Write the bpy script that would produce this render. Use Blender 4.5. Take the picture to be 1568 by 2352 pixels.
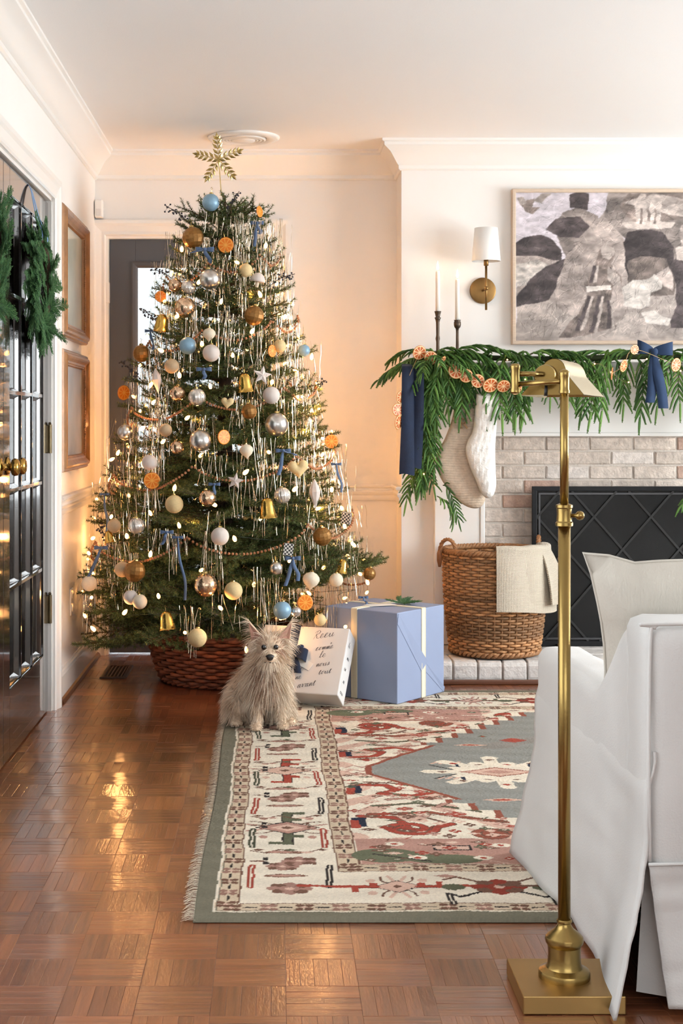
import bpy, bmesh, math, random
import numpy as np
from mathutils import Vector, Matrix, Euler, noise
from mathutils.geometry import delaunay_2d_cdt

for o in list(bpy.data.objects):
    bpy.data.objects.remove(o)
SC = bpy.context.scene
COL = SC.collection
PI = math.pi

# ---------------------------------------------------------------- camera
EYE = 1.13
F = 3300.0            # focal length in pixels of the 1568 x 2352 frame
VX, VY = 632.0, 970.0  # vanishing point of the room's depth lines
cam = bpy.data.cameras.new('camera')
cam.sensor_fit = 'VERTICAL'
cam.sensor_height = 36.0
cam.sensor_width = 24.0
cam.lens = F / 2352.0 * 36.0
cam.shift_x = (784.0 - VX) / 2352.0
cam.shift_y = -(1176.0 - VY) / 2352.0
cam.clip_start = 0.05
camo = bpy.data.objects.new('camera', cam)
COL.objects.link(camo)
camo.location = (0, 0, EYE)
camo.rotation_euler = (PI / 2, 0, 0)
SC.camera = camo

# ---------------------------------------------------------------- view, world, daylight
vs = SC.view_settings
vs.view_transform = 'Standard'
vs.look = 'None'
vs.gamma = 1.0
vs.use_curve_mapping = False
vs.exposure = 0.0
try:
    SC.cycles.use_denoising = True
    SC.cycles.max_bounces = 4
    SC.cycles.diffuse_bounces = 3
    SC.cycles.glossy_bounces = 3
    SC.cycles.transmission_bounces = 4
    SC.cycles.transparent_max_bounces = 10
    SC.cycles.caustics_reflective = False
    SC.cycles.caustics_refractive = False
    SC.cycles.sample_clamp_indirect = 4.0
    SC.cycles.use_light_tree = True
    SC.cycles.use_adaptive_sampling = True
    SC.cycles.adaptive_threshold = 0.16
    SC.cycles.adaptive_min_samples = 10
except Exception:
    pass
world = bpy.data.worlds.new('daylight')
SC.world = world
world.use_nodes = True
bg = world.node_tree.nodes['Background']
bg.inputs[0].default_value = (0.90, 0.95, 1.0, 1)
bg.inputs[1].default_value = 1.6


def area(name, loc, rot, sx, sy, power, col):
    l = bpy.data.lights.new(name, 'AREA')
    l.shape = 'RECTANGLE'
    l.size = sx
    l.size_y = sy
    l.energy = power
    l.color = col
    o = bpy.data.objects.new(name, l)
    COL.objects.link(o)
    o.location = loc
    o.rotation_euler = rot
    return o


# daylight standing in the window openings (right wall, wall behind the camera, left wall near the camera)
area('window_daylight', (4.36, 4.5, 1.35), (0, PI / 2, 0), 1.55, 2.9, 188, (0.94, 0.985, 1.0))
area('window_daylight', (1.6, -1.46, 1.45), (PI / 2, 0, 0), 3.2, 1.5, 30, (0.95, 0.98, 1.0))
area('window_daylight', (-0.90, 2.35, 1.35), (0, -PI / 2, 0), 1.5, 1.8, 20, (0.93, 0.97, 1.0))


def P(px, py, d):
    """world point at depth d seen at pixel (px, py) of the 1568 x 2352 frame"""
    return Vector(((px - VX) / F * d, d, EYE + (VY - py) / F * d))


def lin(c):
    c = c / 255.0
    return c / 12.92 if c <= 0.04045 else ((c + 0.055) / 1.055) ** 2.4


def rgb(r, g, b):
    return (lin(r), lin(g), lin(b))


# ---------------------------------------------------------------- materials
MATS = {}


def mat(name, col=(0.8, 0.8, 0.8), rough=0.6, metal=0.0, spec=0.5, coat=0.0, coat_rough=0.1,
        var=0.0, vscale=20.0, bump=0.0, bscale=60.0, stretch=(1, 1, 1), emit=None, estr=0.0,
        trans=0.0, alpha=1.0, attr=None, sheen=0.0, sub=0.0, coords='Object'):
    """procedural principled material: noise colour variation + noise bump"""
    if name in MATS:
        return MATS[name]
    m = bpy.data.materials.new(name)
    m.use_nodes = True
    nt = m.node_tree
    b = nt.nodes['Principled BSDF']
    b.inputs['Base Color'].default_value = (*col, 1)
    b.inputs['Roughness'].default_value = rough
    b.inputs['Metallic'].default_value = metal
    b.inputs['Specular IOR Level'].default_value = spec
    b.inputs['Coat Weight'].default_value = coat
    b.inputs['Coat Roughness'].default_value = coat_rough
    b.inputs['Transmission Weight'].default_value = trans
    b.inputs['Alpha'].default_value = alpha
    b.inputs['Sheen Weight'].default_value = sheen
    if emit:
        b.inputs['Emission Color'].default_value = (*emit, 1)
        b.inputs['Emission Strength'].default_value = estr
    L = nt.links.new
    src = None
    if var > 0 or bump > 0:
        tc = nt.nodes.new('ShaderNodeTexCoord')
        mp = nt.nodes.new('ShaderNodeMapping')
        mp.inputs['Scale'].default_value = stretch
        L(tc.outputs[coords], mp.inputs[0])
    if attr:
        at = nt.nodes.new('ShaderNodeAttribute')
        at.attribute_name = attr
        src = at.outputs['Color']
    if var > 0:
        nz = nt.nodes.new('ShaderNodeTexNoise')
        nz.inputs['Scale'].default_value = vscale
        nz.inputs['Detail'].default_value = 5
        L(mp.outputs[0], nz.inputs['Vector'])
        mr = nt.nodes.new('ShaderNodeMapRange')
        mr.inputs[1].default_value = 0.3
        mr.inputs[2].default_value = 0.7
        mr.inputs[3].default_value = 1 - var
        mr.inputs[4].default_value = 1 + var
        L(nz.outputs['Fac'], mr.inputs[0])
        mx = nt.nodes.new('ShaderNodeMix')
        mx.data_type = 'RGBA'
        mx.blend_type = 'MULTIPLY'
        mx.inputs[0].default_value = 1
        if src:
            L(src, mx.inputs[6])
        else:
            mx.inputs[6].default_value = (*col, 1)
        L(mr.outputs[0], mx.inputs[7])
        src = mx.outputs[2]
    if src:
        L(src, b.inputs['Base Color'])
    if bump > 0:
        n2 = nt.nodes.new('ShaderNodeTexNoise')
        n2.inputs['Scale'].default_value = bscale
        n2.inputs['Detail'].default_value = 4
        L(mp.outputs[0], n2.inputs['Vector'])
        bp = nt.nodes.new('ShaderNodeBump')
        bp.inputs['Strength'].default_value = bump
        bp.inputs['Distance'].default_value = 0.01
        L(n2.outputs['Fac'], bp.inputs['Height'])
        L(bp.outputs[0], b.inputs['Normal'])
    MATS[name] = m
    return m


def thin_glass(name, tint=(0.9, 0.93, 0.93), ior=1.5):
    m = bpy.data.materials.new(name)
    m.use_nodes = True
    nt = m.node_tree
    nt.nodes.remove(nt.nodes['Principled BSDF'])
    out = nt.nodes['Material Output']
    t = nt.nodes.new('ShaderNodeBsdfTransparent')
    t.inputs[0].default_value = (*tint, 1)
    g = nt.nodes.new('ShaderNodeBsdfGlossy')
    g.inputs['Roughness'].default_value = 0.01
    fr = nt.nodes.new('ShaderNodeFresnel')
    fr.inputs[0].default_value = ior
    mx = nt.nodes.new('ShaderNodeMixShader')
    nt.links.new(fr.outputs[0], mx.inputs[0])
    nt.links.new(t.outputs[0], mx.inputs[1])
    nt.links.new(g.outputs[0], mx.inputs[2])
    nt.links.new(mx.outputs[0], out.inputs[0])
    MATS[name] = m
    return m


WALL = mat('wall_paint', rgb(240, 237, 233), 0.55, var=0.015, vscale=3, bump=0.03, bscale=180)
TRIM = mat('trim_paint', rgb(240, 238, 234), 0.3, coat=0.3, coat_rough=0.15, bump=0.01, bscale=40)
CEIL = mat('ceiling_paint', rgb(247, 247, 247), 0.7, bump=0.04, bscale=150)
GLASS = thin_glass('window_glass')
BRASS = mat('antique_brass', rgb(156, 131, 78), 0.27, 1.0, var=0.12, vscale=9, bump=0.02, bscale=120)
BRASS_DK = mat('dark_brass', rgb(140, 108, 66), 0.4, 1.0, var=0.2, vscale=14)
BLACK_METAL = mat('black_iron', rgb(30, 31, 33), 0.45, 0.6, var=0.2, vscale=40)

# ---------------------------------------------------------------- object helpers
WL = {}   # world position of each object's origin


def reg(o, world=(0, 0, 0), parent=None):
    COL.objects.link(o)
    w = Vector(world)
    WL[o.name] = w
    if parent is not None:
        o.parent = parent
        o.location = w - WL[parent.name]
    else:
        o.location = w
    return o


def tag(o, label=None, cat=None, group=None, kind=None):
    if label:
        o['label'] = label
    if cat:
        o['category'] = cat
    if group:
        o['group'] = group
    if kind:
        o['kind'] = kind
    return o


def thing(name, label, cat, loc=(0, 0, 0), group=None, kind=None):
    o = bpy.data.objects.new(name, None)
    o.empty_display_size = 0.05
    reg(o, loc)
    return tag(o, label, cat, group, kind)


def inst(name, me, parent=None, loc=(0, 0, 0), rot=None, scale=None, local=False):
    """another object on shared mesh data; rot: Euler / Matrix / Quaternion"""
    o = bpy.data.objects.new(name, me)
    COL.objects.link(o)
    WL[o.name] = Vector(loc)
    if parent is not None:
        o.parent = parent
        o.location = Vector(loc) if local else Vector(loc) - WL[parent.name]
    else:
        o.location = loc
    if rot is not None:
        if isinstance(rot, Matrix):
            o.rotation_mode = 'QUATERNION'
            o.rotation_quaternion = rot.to_quaternion()
        elif isinstance(rot, (tuple, list, Euler)):
            o.rotation_euler = rot
        else:
            o.rotation_mode = 'QUATERNION'
            o.rotation_quaternion = rot
    if scale is not None:
        o.scale = (scale,) * 3 if isinstance(scale, (int, float)) else scale
    return o


def frame_of(d, up=Vector((0, 0, 1))):
    d = Vector(d).normalized()
    u = up - d * up.dot(d)
    if u.length < 1e-4:
        u = Vector((1, 0, 0)) - d * d.x
    u.normalize()
    return d, u, d.cross(u)


class MB:
    """collects geometry and links it as ONE mesh object"""

    def __init__(s):
        s.v = []
        s.f = []
        s.c = []      # optional colour per vertex
        s.uv = []     # optional uv per vertex
        s.weld = False

    def add(s, vs_, fs, col=None):
        n = len(s.v)
        s.v.extend([tuple(p) for p in vs_])
        s.f.extend([tuple(i + n for i in f) for f in fs])
        if col is not None:
            s.c.extend([col] * len(vs_))
        return n

    def box(s, x0, y0, z0, x1, y1, z1, col=None):
        vs_ = [(x0, y0, z0), (x1, y0, z0), (x1, y1, z0), (x0, y1, z0), (x0, y0, z1), (x1, y0, z1), (x1, y1, z1), (x0, y1, z1)]
        s.add(vs_, [(0, 3, 2, 1), (4, 5, 6, 7), (0, 1, 5, 4), (1, 2, 6, 5), (2, 3, 7, 6), (3, 0, 4, 7)], col)
        return s

    def obox(s, c, ax, ay, az, col=None):
        """oriented box: centre and three half-axis vectors"""
        c, ax, ay, az = Vector(c), Vector(ax), Vector(ay), Vector(az)
        vs_ = [c + a * ax + b * ay + e * az for e in (-1, 1) for (a, b) in ((-1, -1), (1, -1), (1, 1), (-1, 1))]
        s.add(vs_, [(0, 3, 2, 1), (4, 5, 6, 7), (0, 1, 5, 4), (1, 2, 6, 5), (2, 3, 7, 6), (3, 0, 4, 7)], col)
        return s

    def tube(s, pts, rad, n=8, cap=True, col=None, closed=False, flat=None):
        pts = [Vector(p) for p in pts]
        k = len(pts)
        if isinstance(rad, (int, float)):
            rad = [rad] * k
        rings = []
        up = None
        for i in range(k):
            a = pts[(i - 1) % k] if (closed or i > 0) else pts[i]
            b = pts[(i + 1) % k] if (closed or i < k - 1) else pts[i]
            d = (b - a)
            if d.length < 1e-9:
                d = Vector((0, 0, 1))
            d.normalize()
            if up is None:
                up = Vector((0, 0, 1)) if abs(d.z) < 0.9 else Vector((1, 0, 0))
            u = up - d * up.dot(d)
            if u.length < 1e-5:
                u = d.orthogonal()
            u.normalize()
            w = d.cross(u)
            up = u
            fl = flat or 1.0
            rings.append([pts[i] + (u * math.cos(2 * PI * j / n) * fl + w * math.sin(2 * PI * j / n)) * rad[i] for j in range(n)])
        vs_ = [p for r in rings for p in r]
        fs = []
        for i in range(k if closed else k - 1):
            i2 = (i + 1) % k
            for j in range(n):
                j2 = (j + 1) % n
                fs.append((i * n + j, i * n + j2, i2 * n + j2, i2 * n + j))
        if cap and not closed:
            fs.append(tuple(range(n - 1, -1, -1)))
            fs.append(tuple((k - 1) * n + j for j in range(n)))
        s.add(vs_, fs, col)
        return s

    def lathe(s, prof, c=(0, 0, 0), n=24, axis='Z', closed_ends=True, col=None, a0=0.0):
        c = Vector(c)
        vs_ = []
        for (r, h) in prof:
            for j in range(n):
                a = 2 * PI * j / n + a0
                if axis == 'Z':
                    p = Vector((r * math.cos(a), r * math.sin(a), h))
                elif axis == 'Y':
                    p = Vector((r * math.sin(a), h, r * math.cos(a)))
                else:
                    p = Vector((h, r * math.cos(a), r * math.sin(a)))
                vs_.append(c + p)
        fs = []
        k = len(prof)
        for i in range(k - 1):
            for j in range(n):
                j2 = (j + 1) % n
                fs.append((i * n + j, i * n + j2, (i + 1) * n + j2, (i + 1) * n + j))
        if closed_ends:
            if prof[0][0] > 1e-6:
                fs.append(tuple(range(n - 1, -1, -1)))
            if prof[-1][0] > 1e-6:
                fs.append(tuple((k - 1) * n + j for j in range(n)))
        s.add(vs_, fs, col)
        return s

    def sphere(s, c, r, nu=16, nv=10, col=None, sz=1.0):
        prof = [(r * math.sin(PI * i / nv), -r * sz * math.cos(PI * i / nv)) for i in range(nv + 1)]
        return s.lathe(prof, c, nu, 'Z', False, col)

    def grid(s, fn, nu, nv, col=None, cu=False, cv=False):
        """fn(i/nu, j/nv) -> point"""
        mu, mv = (nu if cu else nu + 1), (nv if cv else nv + 1)
        vs_ = [fn(i / nu, j / nv) for i in range(mu) for j in range(mv)]
        fs = []
        for i in range(nu):
            for j in range(nv):
                i2, j2 = (i + 1) % mu, (j + 1) % mv
                fs.append((i * mv + j, i2 * mv + j, i2 * mv + j2, i * mv + j2))
        s.add(vs_, fs, col)
        return s

    def prism(s, poly, fn, t0, t1, col=None):
        """2d polygon extruded; fn(a, b, t) -> point"""
        n = len(poly)
        vs_ = [fn(a, b, t0) for a, b in poly] + [fn(a, b, t1) for a, b in poly]
        fs = [tuple(range(n - 1, -1, -1)), tuple(range(n, 2 * n))]
        fs += [(i, (i + 1) % n, n + (i + 1) % n, n + i) for i in range(n)]
        s.add(vs_, fs, col)
        return s

    def frame(s, w, h, prof, fn):
        """moulding swept round a w x h rectangle with mitred corners. prof: list of (inset, out); fn(a, b, t) -> point"""
        k = len(prof)
        vs_ = []
        for (sx, sy) in ((-1, -1), (1, -1), (1, 1), (-1, 1)):
            for (ins, out) in prof:
                vs_.append(fn(sx * (w / 2 - ins), sy * (h / 2 - ins), out))
        fs = []
        for q in range(4):
            q2 = (q + 1) % 4
            for i in range(k):
                i2 = (i + 1) % k
                fs.append((q * k + i, q2 * k + i, q2 * k + i2, q * k + i2))
        s.add(vs_, fs)
        return s

    def mesh(s, name, m, smooth=False, recalc=True):
        me = bpy.data.meshes.new(name)
        me.from_pydata(s.v, [], s.f)
        if recalc and len(s.f) < 60000:
            bm = bmesh.new()
            bm.from_mesh(me)
            if s.weld:
                bmesh.ops.remove_doubles(bm, verts=bm.verts, dist=1e-5)
            bmesh.ops.recalc_face_normals(bm, faces=bm.faces)
            bm.to_mesh(me)
            bm.free()
        if s.c:
            a = me.color_attributes.new('Col', 'FLOAT_COLOR', 'POINT')
            arr = np.ones((len(s.v), 4), 'f')
            arr[:, :3] = np.array(s.c, 'f')[:, :3]
            a.data.foreach_set('color', arr.ravel())
        if s.uv:
            u = me.uv_layers.new(name='UVMap')
            vi = np.zeros(len(me.loops), 'i')
            me.loops.foreach_get('vertex_index', vi)
            u.data.foreach_set('uv', np.array(s.uv, 'f')[vi].ravel())
        if m:
            me.materials.append(m)
        if smooth:
            me.polygons.foreach_set('use_smooth', [True] * len(me.polygons))
        return me

    def build(s, name, m, parent=None, smooth=False, bevel=0, origin=None, recalc=True, seg=2):
        """vertices are world coordinates (or local to origin when origin is given)"""
        me = s.mesh(name, m, smooth, recalc)
        o = bpy.data.objects.new(name, me)
        reg(o, origin or (0, 0, 0), parent)
        if bevel:
            md = o.modifiers.new('bevel', 'BEVEL')
            md.width = bevel
            md.segments = seg
            md.limit_method = 'ANGLE'
            md.harden_normals = False
        return o


def autosmooth(o, ang=40):
    me = o.data
    me.polygons.foreach_set('use_smooth', [True] * len(me.polygons))
    bm = bmesh.new()
    bm.from_mesh(me)
    for e in bm.edges:
        if len(e.link_faces) == 2 and e.calc_face_angle(0) > math.radians(ang):
            e.smooth = False
    bm.to_mesh(me)
    bm.free()
    return o


def struct(o):
    o['kind'] = 'structure'
    return o


def spline(pts, n):
    """Catmull-Rom through points -> n+1 samples"""
    pts = [Vector(p) for p in pts]
    k = len(pts) - 1
    out = []
    for i in range(n + 1):
        t = i / n * k
        a = min(int(t), k - 1)
        u = t - a
        p1, p2 = pts[a], pts[a + 1]
        p0 = pts[a - 1] if a > 0 else p1 * 2 - p2
        p3 = pts[a + 2] if a + 2 <= k else p2 * 2 - p1
        out.append(0.5 * ((2 * p1) + (p2 - p0) * u + (2 * p0 - 5 * p1 + 4 * p2 - p3) * u * u + (3 * p1 - p0 - 3 * p2 + p3) * u ** 3))
    return out


def seg_dist(p, a, b):
    ax, ay = a
    bx, by = b
    dx, dy = bx - ax, by - ay
    l2 = dx * dx + dy * dy
    t = 0 if l2 == 0 else max(0, min(1, ((p[0] - ax) * dx + (p[1] - ay) * dy) / l2))
    return math.hypot(p[0] - ax - t * dx, p[1] - ay - t * dy)


def inside(p, poly):
    x, y = p
    c = False
    j = len(poly) - 1
    for i in range(len(poly)):
        xi, yi = poly[i]
        xj, yj = poly[j]
        if (yi > y) != (yj > y) and x < (xj - xi) * (y - yi) / (yj - yi) + xi:
            c = not c
        j = i
    return c


def inflate(mb, outline, thick, step, fn, dmax=None, hfun=None):
    """puffy solid from a 2d outline: thickness follows the distance to the edge. fn(a, b, t) -> point"""
    poly = [tuple(p) for p in outline]
    xs = [p[0] for p in poly]
    ys = [p[1] for p in poly]
    pts = [Vector(p) for p in poly]
    nb = len(poly)
    x = min(xs)
    row = 0
    while x < max(xs):
        y = min(ys) + (step / 2 if row % 2 else 0)
        while y < max(ys):
            if inside((x, y), poly) and min(seg_dist((x, y), poly[i - 1], poly[i]) for i in range(nb)) > step * 0.45:
                pts.append(Vector((x, y)))
            y += step
        x += step * 0.87
        row += 1
    ov, oe, of, _, _, _ = delaunay_2d_cdt(pts, [], [list(range(nb))], 1, 1e-7)
    ds = [min(seg_dist(p, poly[i - 1], poly[i]) for i in range(nb)) for p in ov]
    dm = dmax or max(ds)
    vs_, fs = [], []
    n = len(ov)
    for sgn in (1, -1):
        for p, d in zip(ov, ds):
            q = min(1, d / dm)
            h = thick * math.sqrt(max(0, 1 - (1 - q) ** 2))
            if hfun and sgn == 1:
                h += hfun(p[0], p[1], q)
            vs_.append(fn(p[0], p[1], sgn * h))
    for f in of:
        fs.append(tuple(f))
        fs.append(tuple(n + i for i in reversed(f)))
    mb.add(vs_, fs)
    mb.weld = True
    return mb

# ================================================================ THE ROOM
XL, XR, YB, YF, ZC = -0.875, 4.4, 6.98, -1.5, 2.44     # left wall, right wall, back wall, wall behind camera, ceiling
BX0, BX1, BY = 0.589, 2.87, 6.71                       # chimney breast
FX = 1.73                                              # fireplace centre

# ---- floor: a base with parquet slats on it
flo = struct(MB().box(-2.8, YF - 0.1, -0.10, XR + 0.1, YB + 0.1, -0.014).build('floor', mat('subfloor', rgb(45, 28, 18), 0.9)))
m = bpy.data.materials.new('parquet_wood')
m.use_nodes = True
nt = m.node_tree
L = nt.links.new
b = nt.nodes['Principled BSDF']
at = nt.nodes.new('ShaderNodeAttribute')
at.attribute_name = 'Col'
uvn = nt.nodes.new('ShaderNodeUVMap')
mp = nt.nodes.new('ShaderNodeMapping')
mp.inputs['Scale'].default_value = (7, 90, 1)
L(uvn.outputs[0], mp.inputs[0])
nz = nt.nodes.new('ShaderNodeTexNoise')
nz.inputs['Scale'].default_value = 1.0
nz.inputs['Detail'].default_value = 6
nz.inputs['Distortion'].default_value = 0.6
L(mp.outputs[0], nz.inputs[0])
mr = nt.nodes.new('ShaderNodeMapRange')
mr.inputs[1].default_value, mr.inputs[2].default_value, mr.inputs[3].default_value, mr.inputs[4].default_value = 0.25, 0.75, 0.66, 1.25
L(nz.outputs[0], mr.inputs[0])
mx = nt.nodes.new('ShaderNodeMix')
mx.data_type = 'RGBA'
mx.blend_type = 'MULTIPLY'
mx.inputs[0].default_value = 1
L(at.outputs[0], mx.inputs[6])
L(mr.outputs[0], mx.inputs[7])
L(mx.outputs[2], b.inputs['Base Color'])
b.inputs['Roughness'].default_value = 0.34
b.inputs['Coat Weight'].default_value = 1.0
b.inputs['Coat Roughness'].default_value = 0.10
mp2 = nt.nodes.new('ShaderNodeMapping')
mp2.inputs['Scale'].default_value = (9, 40, 1)
L(uvn.outputs[0], mp2.inputs[0])
n2 = nt.nodes.new('ShaderNodeTexNoise')
n2.inputs['Detail'].default_value = 3
L(mp2.outputs[0], n2.inputs[0])
bp = nt.nodes.new('ShaderNodeBump')
bp.inputs['Strength'].default_value = 0.10
bp.inputs['Distance'].default_value = 0.006
L(n2.outputs[0], bp.inputs['Height'])
L(bp.outputs[0], b.inputs['Normal'])
L(bp.outputs[0], b.inputs['Coat Normal'])
PARQ = m

rng = random.Random(4)
TS = 0.146
SW = TS / 5


def slat_mesh(mb, cx, cy, horiz, tone, tx, ty, rnd):
    """one slat: slightly crowned top with bevelled rim. horiz: grain along x"""
    hl, hw, g = TS / 2 - 0.0001, SW / 2 - 0.0001, 0.0007
    base = rgb(*[c * tone for c in rnd])
    u0 = tone * 37.3 % 5
    vs_, uv = [], []
    for (z, e) in ((-0.013, 0), (-0.0004, 0), (0.0, g)):
        for (a, c) in ((-hl + e, -hw + e), (hl - e, -hw + e), (hl - e, hw - e), (-hl + e, hw - e)):
            x, y = (a, c) if horiz else (-c, a)
            vs_.append((cx + x, cy + y, z + x * tx + y * ty))
            uv.append((a + u0, c + u0 * 2.7))
    fs = [(8, 9, 10, 11)]
    for r in (0, 4):
        for i in range(4):
            fs.append((r + i, r + (i + 1) % 4, r + 4 + (i + 1) % 4, r + 4 + i))
    mb.add(vs_, fs, base)
    mb.uv.extend(uv)


slats = []
nx, ny = int((XR - XL) / TS) + 2, int((YB - YF) / TS) + 1
for i in range(nx):
    for j in range(ny):
        hz = (i + j) % 2 == 0
        tt = rng.uniform(0.9, 1.08)
        for k in range(5):
            o = (k - 2) * SW
            cx, cy = XL - 0.146 + (i + 0.5) * TS + 0.02, YF + (j + 0.5) * TS
            if hz:
                cy += o
            else:
                cx += o
            slats.append((cx, cy, hz, tt * rng.uniform(0.93, 1.06)))
WOODS = [(132, 78, 48), (124, 71, 43), (138, 84, 52), (116, 66, 41)]


def seen(cx, cy):
    if cy < 2.5 or cy > 6.9:
        return False
    px, py = VX + cx / cy * F, VY + EYE / cy * F
    if not (-10 < px < 1580 and py < 2380):
        return False
    if cx > -0.24 and 3.2 < cy < 6.03:      # under the rug
        return False
    if cx > 0.46 and 2.72 < cy < 2.96:      # under the lamp
        return False
    if cx > 0.68:
        return False
    return True


slats.sort(key=lambda s: (not seen(s[0], s[1]), s[1]))
protos = []
for hz in (True, False):
    for t in (0.84, 0.9, 0.95, 1.0, 1.05, 1.11):
        for wd in WOODS[:3]:
            mb = MB()
            slat_mesh(mb, 0, 0, hz, t, 0, 0, wd)
            protos.append((hz, t, mb.mesh('slat', PARQ)))
for (cx, cy, hz, t) in slats[:300]:
    c = [p for p in protos if p[0] == hz]
    c.sort(key=lambda p: abs(p[1] - t))
    me = rng.choice(c[:3])[2]
    inst('slat', me, flo, (cx, cy, 0), (rng.gauss(0, 0.0035), rng.gauss(0, 0.0035), 0))
mb = MB()
for (cx, cy, hz, t) in slats[300:]:
    slat_mesh(mb, cx, cy, hz, t, rng.gauss(0, 0.0035), rng.gauss(0, 0.0035), rng.choice(WOODS))
rest = mb.build('parquet_slats', PARQ, flo)
rest['kind'] = 'stuff'

# ---- walls
DY0, DYM, DY1, DZ = 3.78, 4.70, 5.62, 1.995             # french door opening in the left wall
w = MB()
JA, JB, JZ = DY0 - 0.012, DY1 + 0.012, DZ + 0.012
w.box(XL - 0.12, YF, 0, XL, 1.4, ZC).box(XL - 0.12, 3.3, 0, XL, JA, ZC).box(XL - 0.12, JB, 0, XL, YB, ZC)
w.box(XL - 0.12, JA, JZ, XL, JB, ZC).box(XL - 0.12, 1.4, 0, XL, 3.3, 0.55).box(XL - 0.12, 1.4, 2.15, XL, 3.3, ZC)
struct(w.build('wall_left', WALL))
KX0, KX1, KZ = -0.822, -0.008, 2.035                    # back door opening
w = MB()
w.box(XL - 0.12, YB, 0, KX0, YB + 0.12, ZC).box(KX1, YB, 0, XR, YB + 0.12, ZC).box(KX0, YB, KZ, KX1, YB + 0.12, ZC)
struct(w.build('wall_back', WALL))
struct(MB().box(XR, YF, 0, XR + 0.12, 2.95, ZC).box(XR, 6.05, 0, XR + 0.12, YB + 0.12, ZC).box(XR, 2.95, 0, XR + 0.12, 6.05, 0.5)
       .box(XR, 2.95, 2.2, XR + 0.12, 6.05, ZC).build('wall_right', WALL))
struct(MB().box(XL - 0.12, YF - 0.12, 0, -0.1, YF, ZC).box(3.3, YF - 0.12, 0, XR + 0.12, YF, ZC).box(-0.1, YF - 0.12, 0, 3.3, YF, 0.65)
       .box(-0.1, YF - 0.12, 2.25, 3.3, YF, ZC).build('wall_front', WALL))
ceil = struct(MB().box(XL - 0.12, YF - 0.12, ZC, XR + 0.12, YB + 0.12, ZC + 0.1).build('ceiling', CEIL))
# hall behind the french doors
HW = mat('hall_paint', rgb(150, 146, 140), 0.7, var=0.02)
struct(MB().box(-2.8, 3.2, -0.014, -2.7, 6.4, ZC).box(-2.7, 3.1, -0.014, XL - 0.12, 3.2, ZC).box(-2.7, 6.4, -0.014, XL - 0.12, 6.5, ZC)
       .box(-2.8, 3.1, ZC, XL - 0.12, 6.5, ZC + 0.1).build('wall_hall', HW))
# chimney breast, with the fire opening left black behind the screen
OX0, OX1, OZ = 1.30, 2.16, 0.80
w = MB()
w.box(BX0, BY, 0, OX0, YB, ZC).box(OX1, BY, 0, BX1, YB, ZC).box(OX0, BY, OZ, OX1, YB, ZC)
struct(w.build('wall_chimney', WALL))
struct(MB().box(OX0, YB - 0.02, 0, OX1, YB, OZ).build('trim_firebox', mat('firebox_dark', rgb(24, 22, 21), 0.95, var=0.3, vscale=8)))  # plain dark panel closing the back of the fire opening

# ---- crown moulding, chair rail, baseboards (profile: out from wall, height)
CROWN = [(0, -0.135), (0.006, -0.135), (0.014, -0.128), (0.014, -0.112), (0.022, -0.104), (0.034, -0.085), (0.056, -0.052),
         (0.080, -0.034), (0.086, -0.028), (0.086, -0.016), (0.096, -0.010), (0.096, 0), (0, 0)]
RAIL = [(0, -0.038), (0.008, -0.038), (0.012, -0.030), (0.012, -0.014), (0.020, -0.006), (0.022, 0.004), (0.016, 0.012), (0.016, 0.020),
        (0.028, 0.026), (0.030, 0.034), (0.024, 0.040), (0, 0.040)]
BASE = [(0, 0), (0.014, 0), (0.014, 0.10), (0.011, 0.112), (0.005, 0.118), (0.004, 0.125), (0, 0.125)]


def moulding(mb, prof, path, z, normals, m0=0, m1=0):
    """sweep a profile along a 2d path of wall corners; normals[i]: into-the-room normal of segment i"""
    k = len(prof)
    n = len(path)
    vs_ = []
    for i in range(n):
        if i == 0:
            off = Vector(normals[0])
        elif i == n - 1:
            off = Vector(normals[-1])
        else:
            off = Vector(normals[i - 1]) + Vector(normals[i])
        for (o, h) in prof:
            vs_.append((path[i][0] + off.x * o, path[i][1] + off.y * o, z + h))
    fs = []
    for i in range(n - 1):
        for j in range(k):
            j2 = (j + 1) % k
            fs.append((i * k + j, (i + 1) * k + j, (i + 1) * k + j2, i * k + j2))
    fs.append(tuple(range(k)))
    fs.append(tuple((n - 1) * k + j for j in range(k)))
    mb.add(vs_, fs)
    return mb


o = moulding(MB(), CROWN, [(XL, YF), (XL, YB), (BX0, YB), (BX0, BY), (BX1, BY), (BX1, YB), (XR, YB)], ZC,
             [(1, 0), (0, -1), (-1, 0), (0, -1), (1, 0), (0, -1)]).build('trim_1', TRIM)
struct(autosmooth(o, 35))
mb = moulding(MB(), RAIL, [(XL, DY1 + 0.135), (XL, YB), (KX0 - 0.06, YB)], 0.79, [(1, 0), (0, -1)])
moulding(mb, RAIL, [(KX1 + 0.06, YB), (BX0, YB), (BX0, BY), (BX0 + 0.004, BY)], 0.79, [(0, -1), (-1, 0), (0, -1)])
struct(autosmooth(mb.build('trim_2', TRIM), 35))
struct(moulding(MB(), BASE, [(XL, DY1 + 0.135), (XL, YB), (KX0 - 0.06, YB)], 0, [(1, 0), (0, -1)]).build('baseboard_left', TRIM))
struct(moulding(MB(), BASE, [(KX1 + 0.06, YB), (BX0, YB), (BX0, BY), (0.72, BY)], 0, [(0, -1), (-1, 0), (0, -1)]).build('baseboard_back', TRIM))
SHOE = [(0.014, 0), (0.030, 0), (0.029, 0.007), (0.024, 0.014), (0.014, 0.018)]
mb = moulding(MB(), SHOE, [(XL, DY1 + 0.135), (XL, YB), (KX0 - 0.06, YB)], 0, [(1, 0), (0, -1)])
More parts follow.
